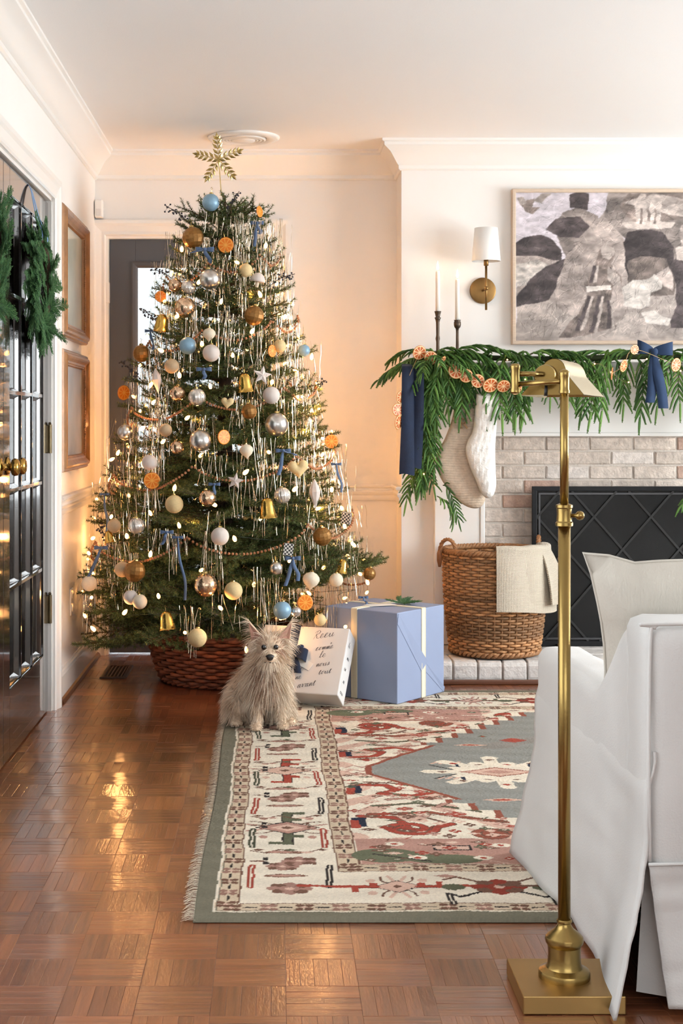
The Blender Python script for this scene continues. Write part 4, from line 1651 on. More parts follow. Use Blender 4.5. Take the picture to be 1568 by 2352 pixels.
# kneeling robed figure
pp(Z((1368, 610), (1375, 575), (1392, 562), (1408, 570), (1410, 590), (1400, 605), (1424, 640), (1425, 655), (1405, 660), (1398, 700), (1412, 750), (1380, 762), (1340, 772), (1280, 776), (1300, 750), (1330, 720), (1352, 670), (1340, 655)), MID * 1.05, 0.3, 22, 30)
pp(Z((1378, 572), (1392, 562), (1408, 571), (1409, 588), (1396, 600), (1382, 594)), PALE * 0.95, 0.12, 23)
pp(Z((1345, 660), (1400, 658), (1402, 668), (1348, 672)), CREAM, 0.1, 24)
for (a, c, d_, e) in ((1350, 680, 1320, 760), (1372, 680, 1352, 765), (1390, 690, 1392, 755), (1362, 612, 1352, 650), (1395, 615, 1402, 650)):
    pp(Z((a, c), (a + 7, c), (d_ + 9, e), (d_, e)), DARKS * 1.15, 0.2, 25)
    pp(Z((a + 8, c), (a + 13, c), (d_ + 18, e), (d_ + 11, e)), PALE * 0.95, 0.15, 26)
pp(Z((1395, 612), (1420, 640), (1424, 655), (1408, 660), (1390, 640)), PALE * 0.9, 0.2, 27)
pp(Z((1470, 720), (1500, 712), (1520, 728), (1545, 735), (1530, 748), (1480, 742)), CREAM, 0.12, 28)
pp(Z((1545, 600), (1565, 585), (1600, 600), (1610, 700), (1590, 752), (1535, 752), (1550, 700)), DARKS * 1.1, 0.3, 29)
pp(Z((1550, 570), (1572, 560), (1585, 578), (1575, 600), (1552, 598)), PALE, 0.1, 30)
# two pale figures on a ledge, one small figure in the sky
pp(Z((1425, 515), (1480, 508), (1548, 512), (1540, 526), (1440, 528)), PALE * 1.02, 0.1, 31)
for x in (1470, 1502):
    pp(Z((x - 12, 515), (x - 14, 480), (x - 8, 458), (x - 2, 448), (x + 8, 450), (x + 12, 470), (x + 12, 515)), PALE, 0.22, 32 + x, 30)
    pp(Z((x - 2, 480), (x + 2, 480), (x + 1, 515), (x - 4, 515)), MID * 1.1, 0.2, 33)
pp(Z((1195, 470), (1210, 462), (1228, 460), (1222, 480), (1240, 480), (1225, 494), (1206, 490)), MID * 1.15, 0.25, 34)
pp(Z((1186, 458), (1200, 455), (1210, 470), (1198, 474)), PALE * 0.85, 0.2, 35)
pp(Z((1225, 465), (1245, 446), (1262, 445), (1240, 472)), PALE * 0.8, 0.2, 36)
pp(Z((1200, 505), (1260, 498), (1262, 508), (1210, 512)), SKY * 0.9, 0.08, 37)
for _ in range(1):      # soften the brush edges
    PCOL[1:-1, 1:-1] = (PCOL[1:-1, 1:-1] * 2 + PCOL[:-2, 1:-1] + PCOL[2:, 1:-1] + PCOL[1:-1, :-2] + PCOL[1:-1, 2:]) / 6
PCOL *= (1 + 0.16 * fbm(ug, vg, 45, 40, 4) + 0.14 * fbm(ug, vg, 9, 41, 3))[..., None]
rbs = np.random.RandomState(9)
for _ in range(2600):      # small brush strokes
    cu_, cv_ = rbs.randint(8, nu - 8), rbs.randint(8, nv - 8)
    ln_, an_ = rbs.uniform(2, 9), rbs.normal(1.2 if cv_ < nv * 0.55 else 0.3, 0.7)
    f_ = rbs.choice([0.72, 0.84, 1.12, 1.2])
    if PCOL[cu_, cv_].mean() > 185:
        f_ = 1 + (f_ - 1) * 0.4
    for q in np.linspace(-1, 1, 2 * int(ln_) + 1):
        a_, b_ = int(round(cu_ + q * ln_ * math.cos(an_))), int(round(cv_ + q * ln_ * math.sin(an_)))
        if 0 <= a_ < nu and 0 <= b_ < nv:
            PCOL[a_, b_] = PCOL[a_, b_] * (1 + (f_ - 1) * (1 - abs(q) * 0.6))
PCOL = np.clip(PCOL, 20, 235) / 255.0
PCOL = np.where(PCOL <= 0.04045, PCOL / 12.92, ((PCOL + 0.055) / 1.055) ** 2.4)
mb = MB()
iw, ih = PW - 0.032, PH - 0.032
mb.grid(lambda u, v: (PXC + (u - 0.5) * iw, BY - 0.034, PZC + (v - 0.5) * ih), nu - 1, nv - 1)
mb.c = [tuple(c) for c in PCOL.reshape(-1, 3)]
mb.build('print', mat('matte_print', (1, 1, 1), 0.35, attr='Col', spec=0.3), pic, recalc=False)
MB().box(PXC - iw / 2, BY - 0.033, PZC - ih / 2, PXC + iw / 2, BY - 0.004, PZC + ih / 2).build('panel', BLACK_METAL, pic)

# ================================================================ WALL SCONCE
SY_ = BY - 0.115
sp = P(1108, 668, BY)
sco = thing('wall_sconce', 'brass wall sconce with a white tapered shade beside the picture', 'sconce', (sp.x, BY, sp.z))
o = MB().lathe([(0, -0.016), (0.054, -0.016), (0.060, -0.013), (0.0615, -0.004), (0.0615, 0)], (sp.x, BY, sp.z), 40, 'Y').build('backplate', BRASS_DK, sco)
autosmooth(o, 30)
sx_ = P(1116, 668, SY_).x
MB().tube([(sp.x, BY - 0.01, sp.z), (sx_, SY_ - 0.008, sp.z)], 0.0055, 12).build('arm', BRASS_DK, sco, smooth=True)
MB().sphere((sx_, SY_ - 0.01, sp.z), 0.010, 14, 10).build('arm_ball', BRASS_DK, sco, smooth=True)
zt_, zb_ = P(0, 605, SY_).z, P(0, 712, SY_).z
MB().tube([(sx_, SY_, zb_), (sx_, SY_, zt_)], 0.0055, 12).build('stem', BRASS_DK, sco, smooth=True)
MB().lathe([(0.0055, zt_ - 0.012), (0.011, zt_ - 0.010), (0.011, zt_ + 0.02), (0.008, zt_ + 0.022)], (sx_, SY_, 0), 16).build('socket_cup', BRASS_DK, sco, smooth=True)
zs0, zs1 = P(0, 600, SY_).z, P(0, 524, SY_).z
SHM = mat('white_linen_shade', rgb(244, 242, 238), 0.8, bump=0.05, bscale=300)
o = MB().lathe([(0.066, zs0), (0.053, zs1), (0.0515, zs1), (0.0645, zs0), (0.066, zs0)], (sx_, SY_, 0), 40, closed_ends=False).build('shade', SHM, sco, smooth=True)
MB().lathe([(0.0525, zs1 - 0.012), (0.0525, zs1 - 0.010), (0.004, zs1 - 0.010), (0.004, zs1 - 0.012)], (sx_, SY_, 0), 24, closed_ends=False).build('shade_ring', BRASS_DK, o)

# ================================================================ CANDLES IN THEIR HOLDERS
CANDLE = mat('ivory_wax', rgb(246, 242, 234), 0.45, coat=0.2)
FLAME = mat('flame', (1, 0.7, 0.3), 0.5, emit=(1.0, 0.62, 0.25), estr=9.0)
BRONZE = mat('aged_bronze', rgb(84, 72, 62), 0.4, 0.9, var=0.25, vscale=30)


def candle_set(px, py_top, py_cup, d, stick, lab1, lab2):
    a = P(px, py_cup, d)
    top = P(px, py_top, d)
    zs = 1.4025
    h = thing('candlestick', lab1, 'candlestick', (a.x, d, zs))
    zc = a.z
    if stick == 0:
        pr = [(0.030, zs), (0.031, zs + 0.006), (0.018, zs + 0.014), (0.008, zs + 0.024), (0.0075, zc - 0.14), (0.0105, zc - 0.125), (0.0075, zc - 0.11), (0.0085, zc - 0.05), (0.012, zc - 0.036), (0.015, zc - 0.030),
              (0.0095, zc - 0.026), (0.012, zc - 0.014), (0.015, zc - 0.003), (0.016, zc), (0.011, zc)]
    else:
        pr = [(0.030, zs), (0.031, zs + 0.006), (0.018, zs + 0.014), (0.0075, zs + 0.024), (0.0065, zc - 0.05), (0.0075, zc - 0.040), (0.014, zc - 0.032), (0.0165, zc - 0.022), (0.016, zc - 0.010), (0.013, zc - 0.004), (0.017, zc), (0.011, zc)]
    MB().lathe(pr, (a.x, d, 0), 20).build('holder', BRONZE, h, smooth=True)
    c = thing('taper_candle', lab2, 'candle', (a.x, d, zc))
    MB().lathe([(0.0105, zc - 0.0), (0.0102, top.z - 0.02), (0.0095, top.z - 0.006), (0.006, top.z - 0.001), (0.0, top.z - 0.003)], (a.x, d, 0), 20).build('wax', CANDLE, c, smooth=True)
    wk = MB().tube([(a.x, d, top.z - 0.004), (a.x + 0.001, d, top.z + 0.006)], 0.0012, 6).build('wick', mat('wick', rgb(30, 24, 20), 0.9), c)
    MB().lathe([(0, top.z + 0.001), (0.0045, top.z + 0.006), (0.0062, top.z + 0.014), (0.0046, top.z + 0.026), (0.002, top.z + 0.038), (0, top.z + 0.046)], (a.x, d, 0), 12).build('flame', FLAME, wk, smooth=True)
    l = bpy.data.lights.new('candle_light', 'POINT')
    l.energy = 0.10
    l.color = (1.0, 0.6, 0.28)
    l.shadow_soft_size = 0.01
    lo_ = bpy.data.objects.new('candle_light', l)
    reg(lo_, (a.x, d - 0.012, top.z + 0.035), c)


candle_set(1005, 622, 715, 6.58, 0, 'taller bronze candlestick on the mantel nearest the tree', 'taller lit white taper candle on the mantel nearest the tree')
candle_set(1050, 640, 735, 6.58, 1, 'shorter bronze candlestick with rounded cup below the sconce', 'shorter lit white taper candle beside the sconce')

# ================================================================ PICTURE FRAMES ON THE LEFT WALL
GOLDW = mat('gilt_wood', rgb(150, 104, 60), 0.38, 0.25, coat=0.25, var=0.22, vscale=16, bump=0.1, bscale=80)
FPROF = [(0, 0), (0, 0.020), (0.006, 0.028), (0.012, 0.026), (0.018, 0.036), (0.026, 0.040), (0.034, 0.034), (0.044, 0.024), (0.052, 0.022), (0.056, 0.018), (0.060, 0.019), (0.064, 0.010), (0.064, 0)]
for (zc, hh, lab, tone, g) in ((1.745, 0.535, 'upper gilt wooden picture frame on the left wall', (186, 192, 178), 1), (1.178, 0.50, 'lower gilt wooden picture frame on the left wall', (168, 174, 182), 2)):
    f = thing('picture_frame', lab, 'picture frame', (XL, 6.12, zc - hh / 2), 'gilt frames on the left wall')
    o = MB().frame(0.74, hh, FPROF, lambda a, q, t_: (XL + 0.001 + t_, 6.125 + a, zc + q)).build('frame', GOLDW, f)
    mb = MB()
    for i in range(46):      # rope beading along the far inner edge
        mb.sphere((XL + 0.021, 6.125 + 0.37 - 0.0575, zc - hh / 2 + 0.07 + (hh - 0.14) * i / 45), 0.0055, 6, 4)
        mb.sphere((XL + 0.021, 6.125 - 0.37 + 0.0575, zc - hh / 2 + 0.07 + (hh - 0.14) * i / 45), 0.0055, 6, 4)
    mb.build('rope_beading', GOLDW, o, smooth=True)
    MB().box(XL + 0.002, 6.125 - 0.31, zc - hh / 2 + 0.06, XL + 0.009, 6.125 + 0.31, zc + hh / 2 - 0.06).build('picture', mat('faded_landscape_%d' % g, rgb(*tone), 0.4, coat=0.6, coat_rough=0.05, var=0.25, vscale=4), f)

# ================================================================ WICKER LOG BASKET AND THROW
WICK = mat('wicker_cane', (1, 1, 1), 0.6, attr='Col', var=0.2, vscale=60, bump=0.15, bscale=200)


def weave(mb, c, prof, rows, stakes, rs, tone, rg, r_amp=0.006, pts_per=4, sides=5):
    """horizontal canes woven in and out of upright stakes. prof(t)->(radius, z)"""
    for i in range(rows):
        t = (i + 0.5) / rows
        r, z = prof(t)
        ph = 0 if i % 2 else PI
        n = stakes * pts_per
        pts = []
        for j in range(n):
            a = 2 * PI * j / n
            rr_ = r + r_amp * math.cos(a * stakes / 2 + ph) + rg.uniform(-0.0006, 0.0006)
            pts.append((c[0] + rr_ * math.cos(a), c[1] + rr_ * math.sin(a), z + rg.uniform(-0.0008, 0.0008)))
        f_ = rg.uniform(0.75, 1.2)
        mb.tube(pts, rs, sides, col=rgb(*[min(255, q * f_) for q in tone]), closed=True)


rw = random.Random(21)
wc = (0.928 + 0.045, 6.425)
bc = P(1136, 1400, 6.42)
wc = (bc.x, 6.425)
wb = thing('wicker_basket', 'tall round brown wicker basket standing on the hearth', 'basket', (wc[0], wc[1], 0.1))
WZ0, WZ1 = 0.101, 0.572


def wprof(t):
    return (0.193 + 0.032 * t ** 0.8 + 0.006 * math.sin(t * PI), WZ0 + 0.016 + (WZ1 - WZ0 - 0.03) * t)


mb = MB()
weave(mb, wc, wprof, 36, 40, 0.0062, (172, 126, 84), rw, 0.0065, 4, 5)
mb.build('woven_wall', WICK, wb, smooth=True, recalc=False)
mb = MB()
for i in range(40):
    a = 2 * PI * i / 40
    pts = []
    for k_ in range(7):
        r, z = wprof(k_ / 6)
        pts.append((wc[0] + r * math.cos(a), wc[1] + r * math.sin(a), z))
    mb.tube(pts, 0.0048, 5, col=rgb(142, 100, 64))
mb.build('stakes', WICK, wb, smooth=True)
MB().lathe([(0.0, WZ0), (0.19, WZ0), (0.195, WZ0 + 0.02), (0.0, WZ0 + 0.022)], (wc[0], wc[1], 0), 32, col=rgb(110, 74, 46)).build('bottom', WICK, wb)
for (nm, t, rr0, n) in (('rim', 1.0, 0.0085, 3), ('foot_rim', 0.0, 0.0075, 2)):
    mb = MB()
    r, z = wprof(t)
    for q in range(n):     # twisted rope border
        pts = []
        for j in range(200):
            a = 2 * PI * j / 200
            tw = a * 26 + 2 * PI * q / n
            pts.append((wc[0] + (r + 0.009 * math.cos(tw)) * math.cos(a), wc[1] + (r + 0.009 * math.cos(tw)) * math.sin(a), z + 0.007 * math.sin(tw)))
        mb.tube(pts, rr0, 5, col=rgb(160, 114, 74), closed=True)
    mb.build(nm, WICK, wb, smooth=True, recalc=False)
for ang in (math.radians(198), math.radians(22)):
    mb = MB()
    r, z = wprof(1.0)
    ctr = Vector((wc[0] + (r + 0.004) * math.cos(ang), wc[1] + (r + 0.004) * math.sin(ang), z))
    tang = Vector((-math.sin(ang), math.cos(ang), 0))
    # handles seen broadside: bow lies along the tangent with a slight turn to the room
    tang = (tang * 0.8 + Vector((0.75 if ang > 2 else 0.5, 0, 0))).normalized()
    for q in range(3):
        pts = []
        for j in range(40):
            t = j / 39
            s_ = math.sin(PI * t)
            p = ctr + tang * (-0.042 * math.cos(PI * t)) + Vector((0, 0, -0.03 + 0.085 * s_ ** 0.7))
            tw = t * 22 + 2 * PI * q / 3
            p += Vector((math.cos(tw) * 0.0045, math.sin(tw) * 0.0045, math.sin(tw) * 0.003))
            pts.append(p)
        mb.tube(pts, 0.0055, 5, col=rgb(156, 108, 68))
    hd = mb.build('handle', WICK, wb, smooth=True)
    mb = MB()
    for e in (-1, 1):
        mb.tube([ctr + tang * (0.042 * e) + Vector((0, 0, z_)) for z_ in (-0.07, -0.04, -0.01, 0.01)], [0.006, 0.012, 0.012, 0.006], 8, col=rgb(140, 92, 56))
    mb.build('handle_binding', WICK, hd, smooth=True)

# waffle throw hanging over the basket's rim
m = bpy.data.materials.new('waffle_cotton')
m.use_nodes = True
nt = m.node_tree
L = nt.links.new
b = nt.nodes['Principled BSDF']
b.inputs['Roughness'].default_value = 0.95
b.inputs['Sheen Weight'].default_value = 0.2
uvn = nt.nodes.new('ShaderNodeUVMap')
w1 = nt.nodes.new('ShaderNodeTexWave')
w1.bands_direction = 'X'
w1.inputs['Scale'].default_value = 19
w1.inputs['Distortion'].default_value = 0.4
w2 = nt.nodes.new('ShaderNodeTexWave')
w2.bands_direction = 'Y'
w2.inputs['Scale'].default_value = 15
w2.inputs['Distortion'].default_value = 0.4
L(uvn.outputs[0], w1.inputs[0])
L(uvn.outputs[0], w2.inputs[0])
ad = nt.nodes.new('ShaderNodeMath')
ad.operation = 'MAXIMUM'
L(w1.outputs[1], ad.inputs[0])
L(w2.outputs[1], ad.inputs[1])
cr = nt.nodes.new('ShaderNodeMix')
cr.data_type = 'RGBA'
cr.inputs[6].default_value = (*rgb(176, 158, 134), 1)
cr.inputs[7].default_value = (*rgb(226, 214, 194), 1)
L(ad.outputs[0], cr.inputs[0])
L(cr.outputs[2], b.inputs['Base Color'])
bp = nt.nodes.new('ShaderNodeBump')
bp.inputs['Strength'].default_value = 0.7
bp.inputs['Distance'].default_value = 0.006
L(ad.outputs[0], bp.inputs['Height'])
L(bp.outputs[0], b.inputs['Normal'])
WAF = m
thr = thing('throw_blanket', 'cream waffle weave throw draped over the rim of the wicker basket', 'blanket', (wc[0] + 0.15, wc[1] - 0.2, 0.3))


def throw_sheet(a0, a1, drop, out, sag, seed, name, inner=0.12):
    mb = MB()
    rim_r, rim_z = wprof(1.0)
    nu_, nv_ = 36, 48
    ph = random.Random(seed).uniform(0, 6)

    def fn(u, v, th):
        a = a0 + (a1 - a0) * u
        # path over the rim: inside, over, down the outside
        s_ = v * (inner + 0.06 + drop * (1 - sag * (1 - u)))
        if s_ < inner:
            r, z = rim_r - 0.030, rim_z + 0.018 - (inner - s_)
        elif s_ < inner + 0.06:
            q = (s_ - inner) / 0.06 * PI
            r, z = rim_r - 0.005 - 0.028 * math.cos(q), rim_z + 0.018 + 0.014 * math.sin(q)
        else:
            r, z = rim_r + 0.023, rim_z + 0.018 - (s_ - inner - 0.06)
        dn = max(0, (rim_z - z)) if r > rim_r else 0
        r += out * (1 - math.exp(-dn * 9)) + 0.008 * math.sin(u * 7 + ph) * min(1, dn * 12) - th
        if s_ >= inner:
            z += 0.010 * math.sin(u * 5 + ph) * 0.6
        return Vector((wc[0] + r * math.cos(a), wc[1] + r * math.sin(a), z))
    for th in (0, 0.007):
        mb.grid(lambda u, v: fn(u, v, th), nu_, nv_)
        mb.uv += [(i / nu_ * 0.9, j / nv_ * 1.6) for i in range(nu_ + 1) for j in range(nv_ + 1)]
    mb.grid(lambda u, v: fn(u, 1, 0.007 * v), nu_, 1)
    mb.uv += [(i / nu_ * 0.9, 0) for i in range(nu_ + 1) for j in range(2)]
    for e in (0, 1):
        mb.grid(lambda u, v: fn(e, u, 0.007 * v), nv_, 1)
        mb.uv += [(0, i / nv_) for i in range(nv_ + 1) for j in range(2)]
    return mb.build(name, WAF, thr, smooth=True)


throw_sheet(math.radians(-97), math.radians(-16), 0.275, 0.020, 0.04, 1, 'outer_fold')
throw_sheet(math.radians(-80), math.radians(-8), 0.235, 0.006, 0.05, 2, 'inner_fold')
throw_sheet(math.radians(-42), math.radians(4), 0.235, 0.062, 0.0, 5, 'side_fold', 0.10)

# ================================================================ STOCKINGS
KNIT = mat('oatmeal_knit', rgb(206, 186, 164), 0.95, var=0.12, vscale=60, bump=0.3, bscale=120)
KNITW = mat('white_knit', rgb(238, 234, 228), 0.95, var=0.05, vscale=60, bump=0.3, bscale=120)


def stocking(name, label, outline_px, d, m_, thick, knit):
    c = P(sum(p[0] for p in outline_px) / len(outline_px), min(p[1] for p in outline_px), d)
    st = thing(name, label, 'stocking', (c.x, d, c.z), 'stockings under the garland')
    pts3 = [P(x, y, d) for x, y in outline_px]
    cl = spline([(p.x, p.z, 0) for p in pts3] + [(pts3[0].x, pts3[0].z, 0)], 90)[:-1]
    outl_ = [(p.x, p.y) for p in cl]

    def hf(a, b_, q):
        if knit == 0:    # garter ridges with a cable up the middle
            return 0.0022 * math.sin(b_ * 2 * PI / 0.011 + 0.9 * math.sin(a * 40)) * min(1, q * 3) + 0.003 * math.exp(-((a - c.x - 0.02 * math.sin(b_ * 30)) / 0.012) ** 2)
        return (0.004 * abs(math.sin((a - 0.3 * b_) * 2 * PI / 0.05)) * (0.5 + 0.5 * math.sin(b_ * 2 * PI / 0.05)) + 0.0015 * math.sin(a * 2 * PI / 0.012)) * min(1, q * 3)
    mb = inflate(MB(), outl_, thick, 0.0042 if knit == 0 else 0.006, lambda a, b_, t_: Vector((a, d - t_, b_)), 0.05, hf)
    mb.build('sock', m_, st, smooth=True)
    return st, c


st1, c1 = stocking('christmas_stocking', 'oatmeal knit stocking with a wooden letter hanging from the mantel',
                   [(1048, 905), (1098, 905), (1100, 960), (1098, 1020), (1096, 1070), (1104, 1110), (1114, 1140), (1108, 1160), (1090, 1168), (1062, 1158), (1032, 1128), (1010, 1095), (1000, 1062), (1006, 1035), (1022, 1005), (1038, 960)],
                   6.43, KNIT, 0.028, 0)
st2, c2 = stocking('christmas_stocking', 'white cable knit stocking beside the oatmeal one under the garland',
                   [(1094, 905), (1142, 905), (1141, 960), (1137, 1030), (1138, 1080), (1139, 1115), (1132, 1138), (1118, 1144), (1104, 1132), (1093, 1105), (1078, 1070), (1069, 1035), (1074, 1012), (1086, 985)],
                   6.375, KNITW, 0.030, 1)
for (st, x, d, m_) in ((st1, 1072, 6.43, KNIT), (st2, 1118, 6.375, KNITW)):
    a = P(x, 905, d)
    mb = MB()
    mb.tube([(a.x, d, a.z - 0.01), (a.x, d + 0.0, a.z + 0.03), (a.x + 0.006, SHY - 0.004, 1.375), (a.x + 0.01, d + 0.01, a.z + 0.02), (a.x + 0.012, d, a.z - 0.01)], 0.004, 6)
    mb.build('hanging_loop', m_, st, smooth=True)
# wooden letter R on the first stocking
a = P(1064, 972, 6.39)
tagm = mat('stained_wood_letter', rgb(150, 116, 76), 0.6, var=0.2, vscale=60)
s_ = 0.019
mb = MB()


def bar(p, q, w_=0.0042):
    p, q = Vector(p), Vector(q)
    d_ = (q - p)
    n_ = Vector((-d_.y, d_.x)).normalized() * w_
    mb.obox((a.x + (p.x + q.x) / 2, a.y, a.z + (p.y + q.y) / 2), (d_.x / 2 + math.copysign(0.0008, d_.x) if d_.x else 0, 0, d_.y / 2), (n_.x, 0, n_.y), (0, 0.004, 0))


bar((-0.6 * s_, -1.2 * s_), (-0.6 * s_, 1.2 * s_))
arc = [(-0.6 * s_, 1.05 * s_), (0.2 * s_, 1.05 * s_), (0.7 * s_, 0.75 * s_), (0.7 * s_, 0.35 * s_), (0.25 * s_, 0.02 * s_), (-0.5 * s_, 0.0)]
for p, q in zip(arc[:-1], arc[1:]):
    bar(p, q, 0.0034)
bar((0.05 * s_, 0.0), (0.85 * s_, -1.2 * s_))
bar((-1.0 * s_, -1.15 * s_), (-0.2 * s_, -1.15 * s_), 0.0022)
mb.build('letter_charm', tagm, st1)

# ================================================================ GIFTS
BLUEP = mat('blue_wrapping_paper', rgb(140, 153, 182), 0.55, var=0.03, vscale=5, bump=0.04, bscale=12)
RIB = mat('cream_ribbon', rgb(232, 222, 194), 0.6, bump=0.05, bscale=100, sheen=0.2)
g0 = Vector((0.483, 5.69, 0.0125))
ga, gb = Vector((-0.279, 0.225, 0)), Vector((0.237, 0.250, 0))
gb = Vector((0.225, 0.279, 0)).normalized() * 0.345
GH = 0.362
gift = thing('blue_gift', 'large cube gift in pale blue paper with cream ribbon', 'gift', g0 + (ga + gb) / 2)
c = g0 + (ga + gb) / 2 + Vector((0, 0, GH / 2))
MB().obox(c, ga / 2, gb / 2, (0, 0, GH / 2)).build('wrapped_box', BLUEP, gift, bevel=0.004)
na, nb_ = ga.normalized(), gb.normalized()
# ribbon bands: one round each way
up = Vector((0, 0, 1))


def band(centre_t, along, across, w_, side_len, other_len):
    """ribbon strip over the front, top and back faces; along: unit vector the ribbon runs in plan; across: the other"""
    mb = MB()
    off = 0.0012
    o_ = c - along * (side_len / 2) + across * centre_t
    z0, z1 = g0.z + 0.002, g0.z + GH
    pth = [(o_ - along * off + up * (z0 - c.z)), (o_ - along * off + up * (z1 - c.z + off)), (o_ + along * (side_len + off) + up * (z1 - c.z + off)), (o_ + along * (side_len + off) + up * (z0 - c.z))]
    for i in range(3):
        p, q = pth[i], pth[i + 1]
        d_ = (q - p)
        n_ = across.cross(d_).normalized() * 0.0008
        mb.obox((p + q) / 2, d_ / 2 * 1.002, across * w_ / 2, n_)
        for e in (-1, 1):      # corded edges
            mb.obox((p + q) / 2 + across * (w_ / 2 - 0.002) * e, d_ / 2, across * 0.0014, n_ * 2.2)
    return mb.build('ribbon', RIB, gift)


band(0.03, -nb_ * -1, na, 0.030, gb.length, ga.length)
band(0.015, na * -1, nb_, 0.030, ga.length, gb.length)
# folded paper flaps on the right face
rf_o = g0 + ga * 0 + Vector((0, 0, 0))
nrm = (nb_.cross(up)).normalized()
mb = MB()
flapm = mat('blue_wrapping_paper')


def rface(u, v, o_=0.0):
    return g0 + gb * u + up * (GH * v) + nrm * o_


for tri in (((0.02, 0.99), (0.62, 0.40), (0.50, 0.30), (0.0, 0.88)), ((0.55, 0.42), (0.99, 0.06), (0.99, -0.0), (0.5, 0.35))):
    pts = [rface(u, v, 0.0015 + 0.004 * (i in (1,))) for i, (u, v) in enumerate(tri)] + [rface(u, v, 0.0002) for u, v in tri]
    mb.add(pts, [(0, 1, 2, 3), (7, 6, 5, 4), (0, 4, 5, 1), (1, 5, 6, 2), (2, 6, 7, 3), (3, 7, 4, 0)])
mb.build('paper_flap', BLUEP, gift)
# gift tag card and cedar sprig on top
mb = MB()
tc_ = c + up * (GH / 2 + 0.004) - na * 0.0 + Vector((-0.02, -0.02, 0))
mb.obox(tc_, Vector((0.055, 0.012, 0.001)), Vector((-0.012, 0.028, 0)), (0, 0, 0.0006))
mb.build('card', mat('card_stock', rgb(238, 236, 230), 0.7), gift)

# white gift with script paper, leaning back
WHP = mat('white_script_paper', rgb(226, 222, 218), 0.5, var=0.02, vscale=6, bump=0.04, bscale=10)
th_, ph_ = math.radians(36), math.radians(19)
W_, L_, T_ = 0.36, 0.292, 0.10
nv3 = Vector((-math.sin(ph_) * math.cos(th_), -math.cos(ph_) * math.cos(th_), math.sin(th_)))   # face normal
uv3 = Vector((math.sin(ph_) * math.sin(th_), math.cos(ph_) * math.sin(th_), math.cos(th_)))     # up the face
rv3 = Vector((math.cos(ph_), -math.sin(ph_), 0))
br = Vector((0.268, 5.640, 0.0135))             # lowest back corner, right end
BC = br - rv3 * W_ / 2 + uv3 * L_ / 2 + nv3 * T_ / 2
wg = thing('script_gift', 'white gift printed with handwriting leaning against the blue gift', 'gift', br - rv3 * W_ / 2)
MB().obox(BC, rv3 * W_ / 2, uv3 * L_ / 2, nv3 * T_ / 2).build('wrapped_box', WHP, wg, bevel=0.004)


def wf(u, v, o_=0.0):
    """u from left edge, v from bottom, metres, on the printed face"""
    return BC + nv3 * (T_ / 2 + o_) + rv3 * (u - W_ / 2) + uv3 * (v - L_ / 2)


INK = mat('ink', rgb(52, 52, 58), 0.6)
GLY = {
    'R': [[(0.1, 0), (0.3, 0.6), (0.45, 1.5), (0.4, 1.6)], [(0.0, 1.25), (0.2, 1.55), (0.7, 1.65), (1.0, 1.4), (0.8, 1.0), (0.4, 0.85), (0.6, 0.5), (0.8, 0.1), (1.1, 0.05), (1.3, 0.3)]],
    'e': [[(0, 0.25), (0.45, 0.4), (0.5, 0.75), (0.3, 0.9), (0.12, 0.6), (0.15, 0.15), (0.45, 0.02), (0.8, 0.3)]],
    'c': [[(0, 0.1), (0.5, 0.8), (0.3, 0.9), (0.1, 0.5), (0.2, 0.05), (0.5, 0.05), (0.8, 0.3)]],
    'u': [[(0, 0.3), (0.2, 0.8), (0.2, 0.2), (0.4, 0.02), (0.65, 0.3), (0.75, 0.85), (0.75, 0.15), (0.95, 0.05), (1.15, 0.35)]],
    'o': [[(0, 0.2), (0.35, 0.85), (0.12, 0.5), (0.3, 0.05), (0.55, 0.4), (0.4, 0.85), (0.9, 0.7)]],
    'm': [[(0, 0.4), (0.12, 0.85), (0.14, 0.0), (0.35, 0.8), (0.45, 0.75), (0.48, 0.0), (0.7, 0.8), (0.82, 0.7), (0.84, 0.1), (1.1, 0.25)]],
    'n': [[(0, 0.4), (0.12, 0.85), (0.14, 0.0), (0.4, 0.8), (0.52, 0.7), (0.55, 0.1), (0.8, 0.25)]],
    'l': [[(0, 0.1), (0.4, 1.1), (0.35, 1.6), (0.2, 1.2), (0.2, 0.2), (0.4, 0.02), (0.65, 0.3)]],
    'a': [[(0.5, 0.8), (0.2, 0.75), (0.05, 0.3), (0.2, 0.03), (0.5, 0.5), (0.55, 0.85), (0.52, 0.15), (0.7, 0.03), (0.9, 0.3)]],
    't': [[(0, 0.3), (0.3, 1.3), (0.22, 0.2), (0.4, 0.02), (0.65, 0.3)], [(0.05, 0.95), (0.55, 1.05)]],
    'r': [[(0, 0.2), (0.2, 0.95), (0.3, 0.75), (0.45, 0.75), (0.42, 0.15), (0.6, 0.03), (0.8, 0.3)]],
    'v': [[(0, 0.7), (0.15, 0.85), (0.3, 0.05), (0.6, 0.85), (0.9, 0.7)]],
    's': [[(0, 0.1), (0.35, 0.9), (0.45, 0.3), (0.2, 0.0), (0.7, 0.3)]],
    'i': [[(0, 0.3), (0.2, 0.85), (0.2, 0.15), (0.35, 0.02), (0.6, 0.3)], [(0.25, 1.15), (0.3, 1.2)]],
    ',': [[(0.2, 0.0), (0.3, -0.1), (0.2, -0.35)]],
}
mbk = MB()


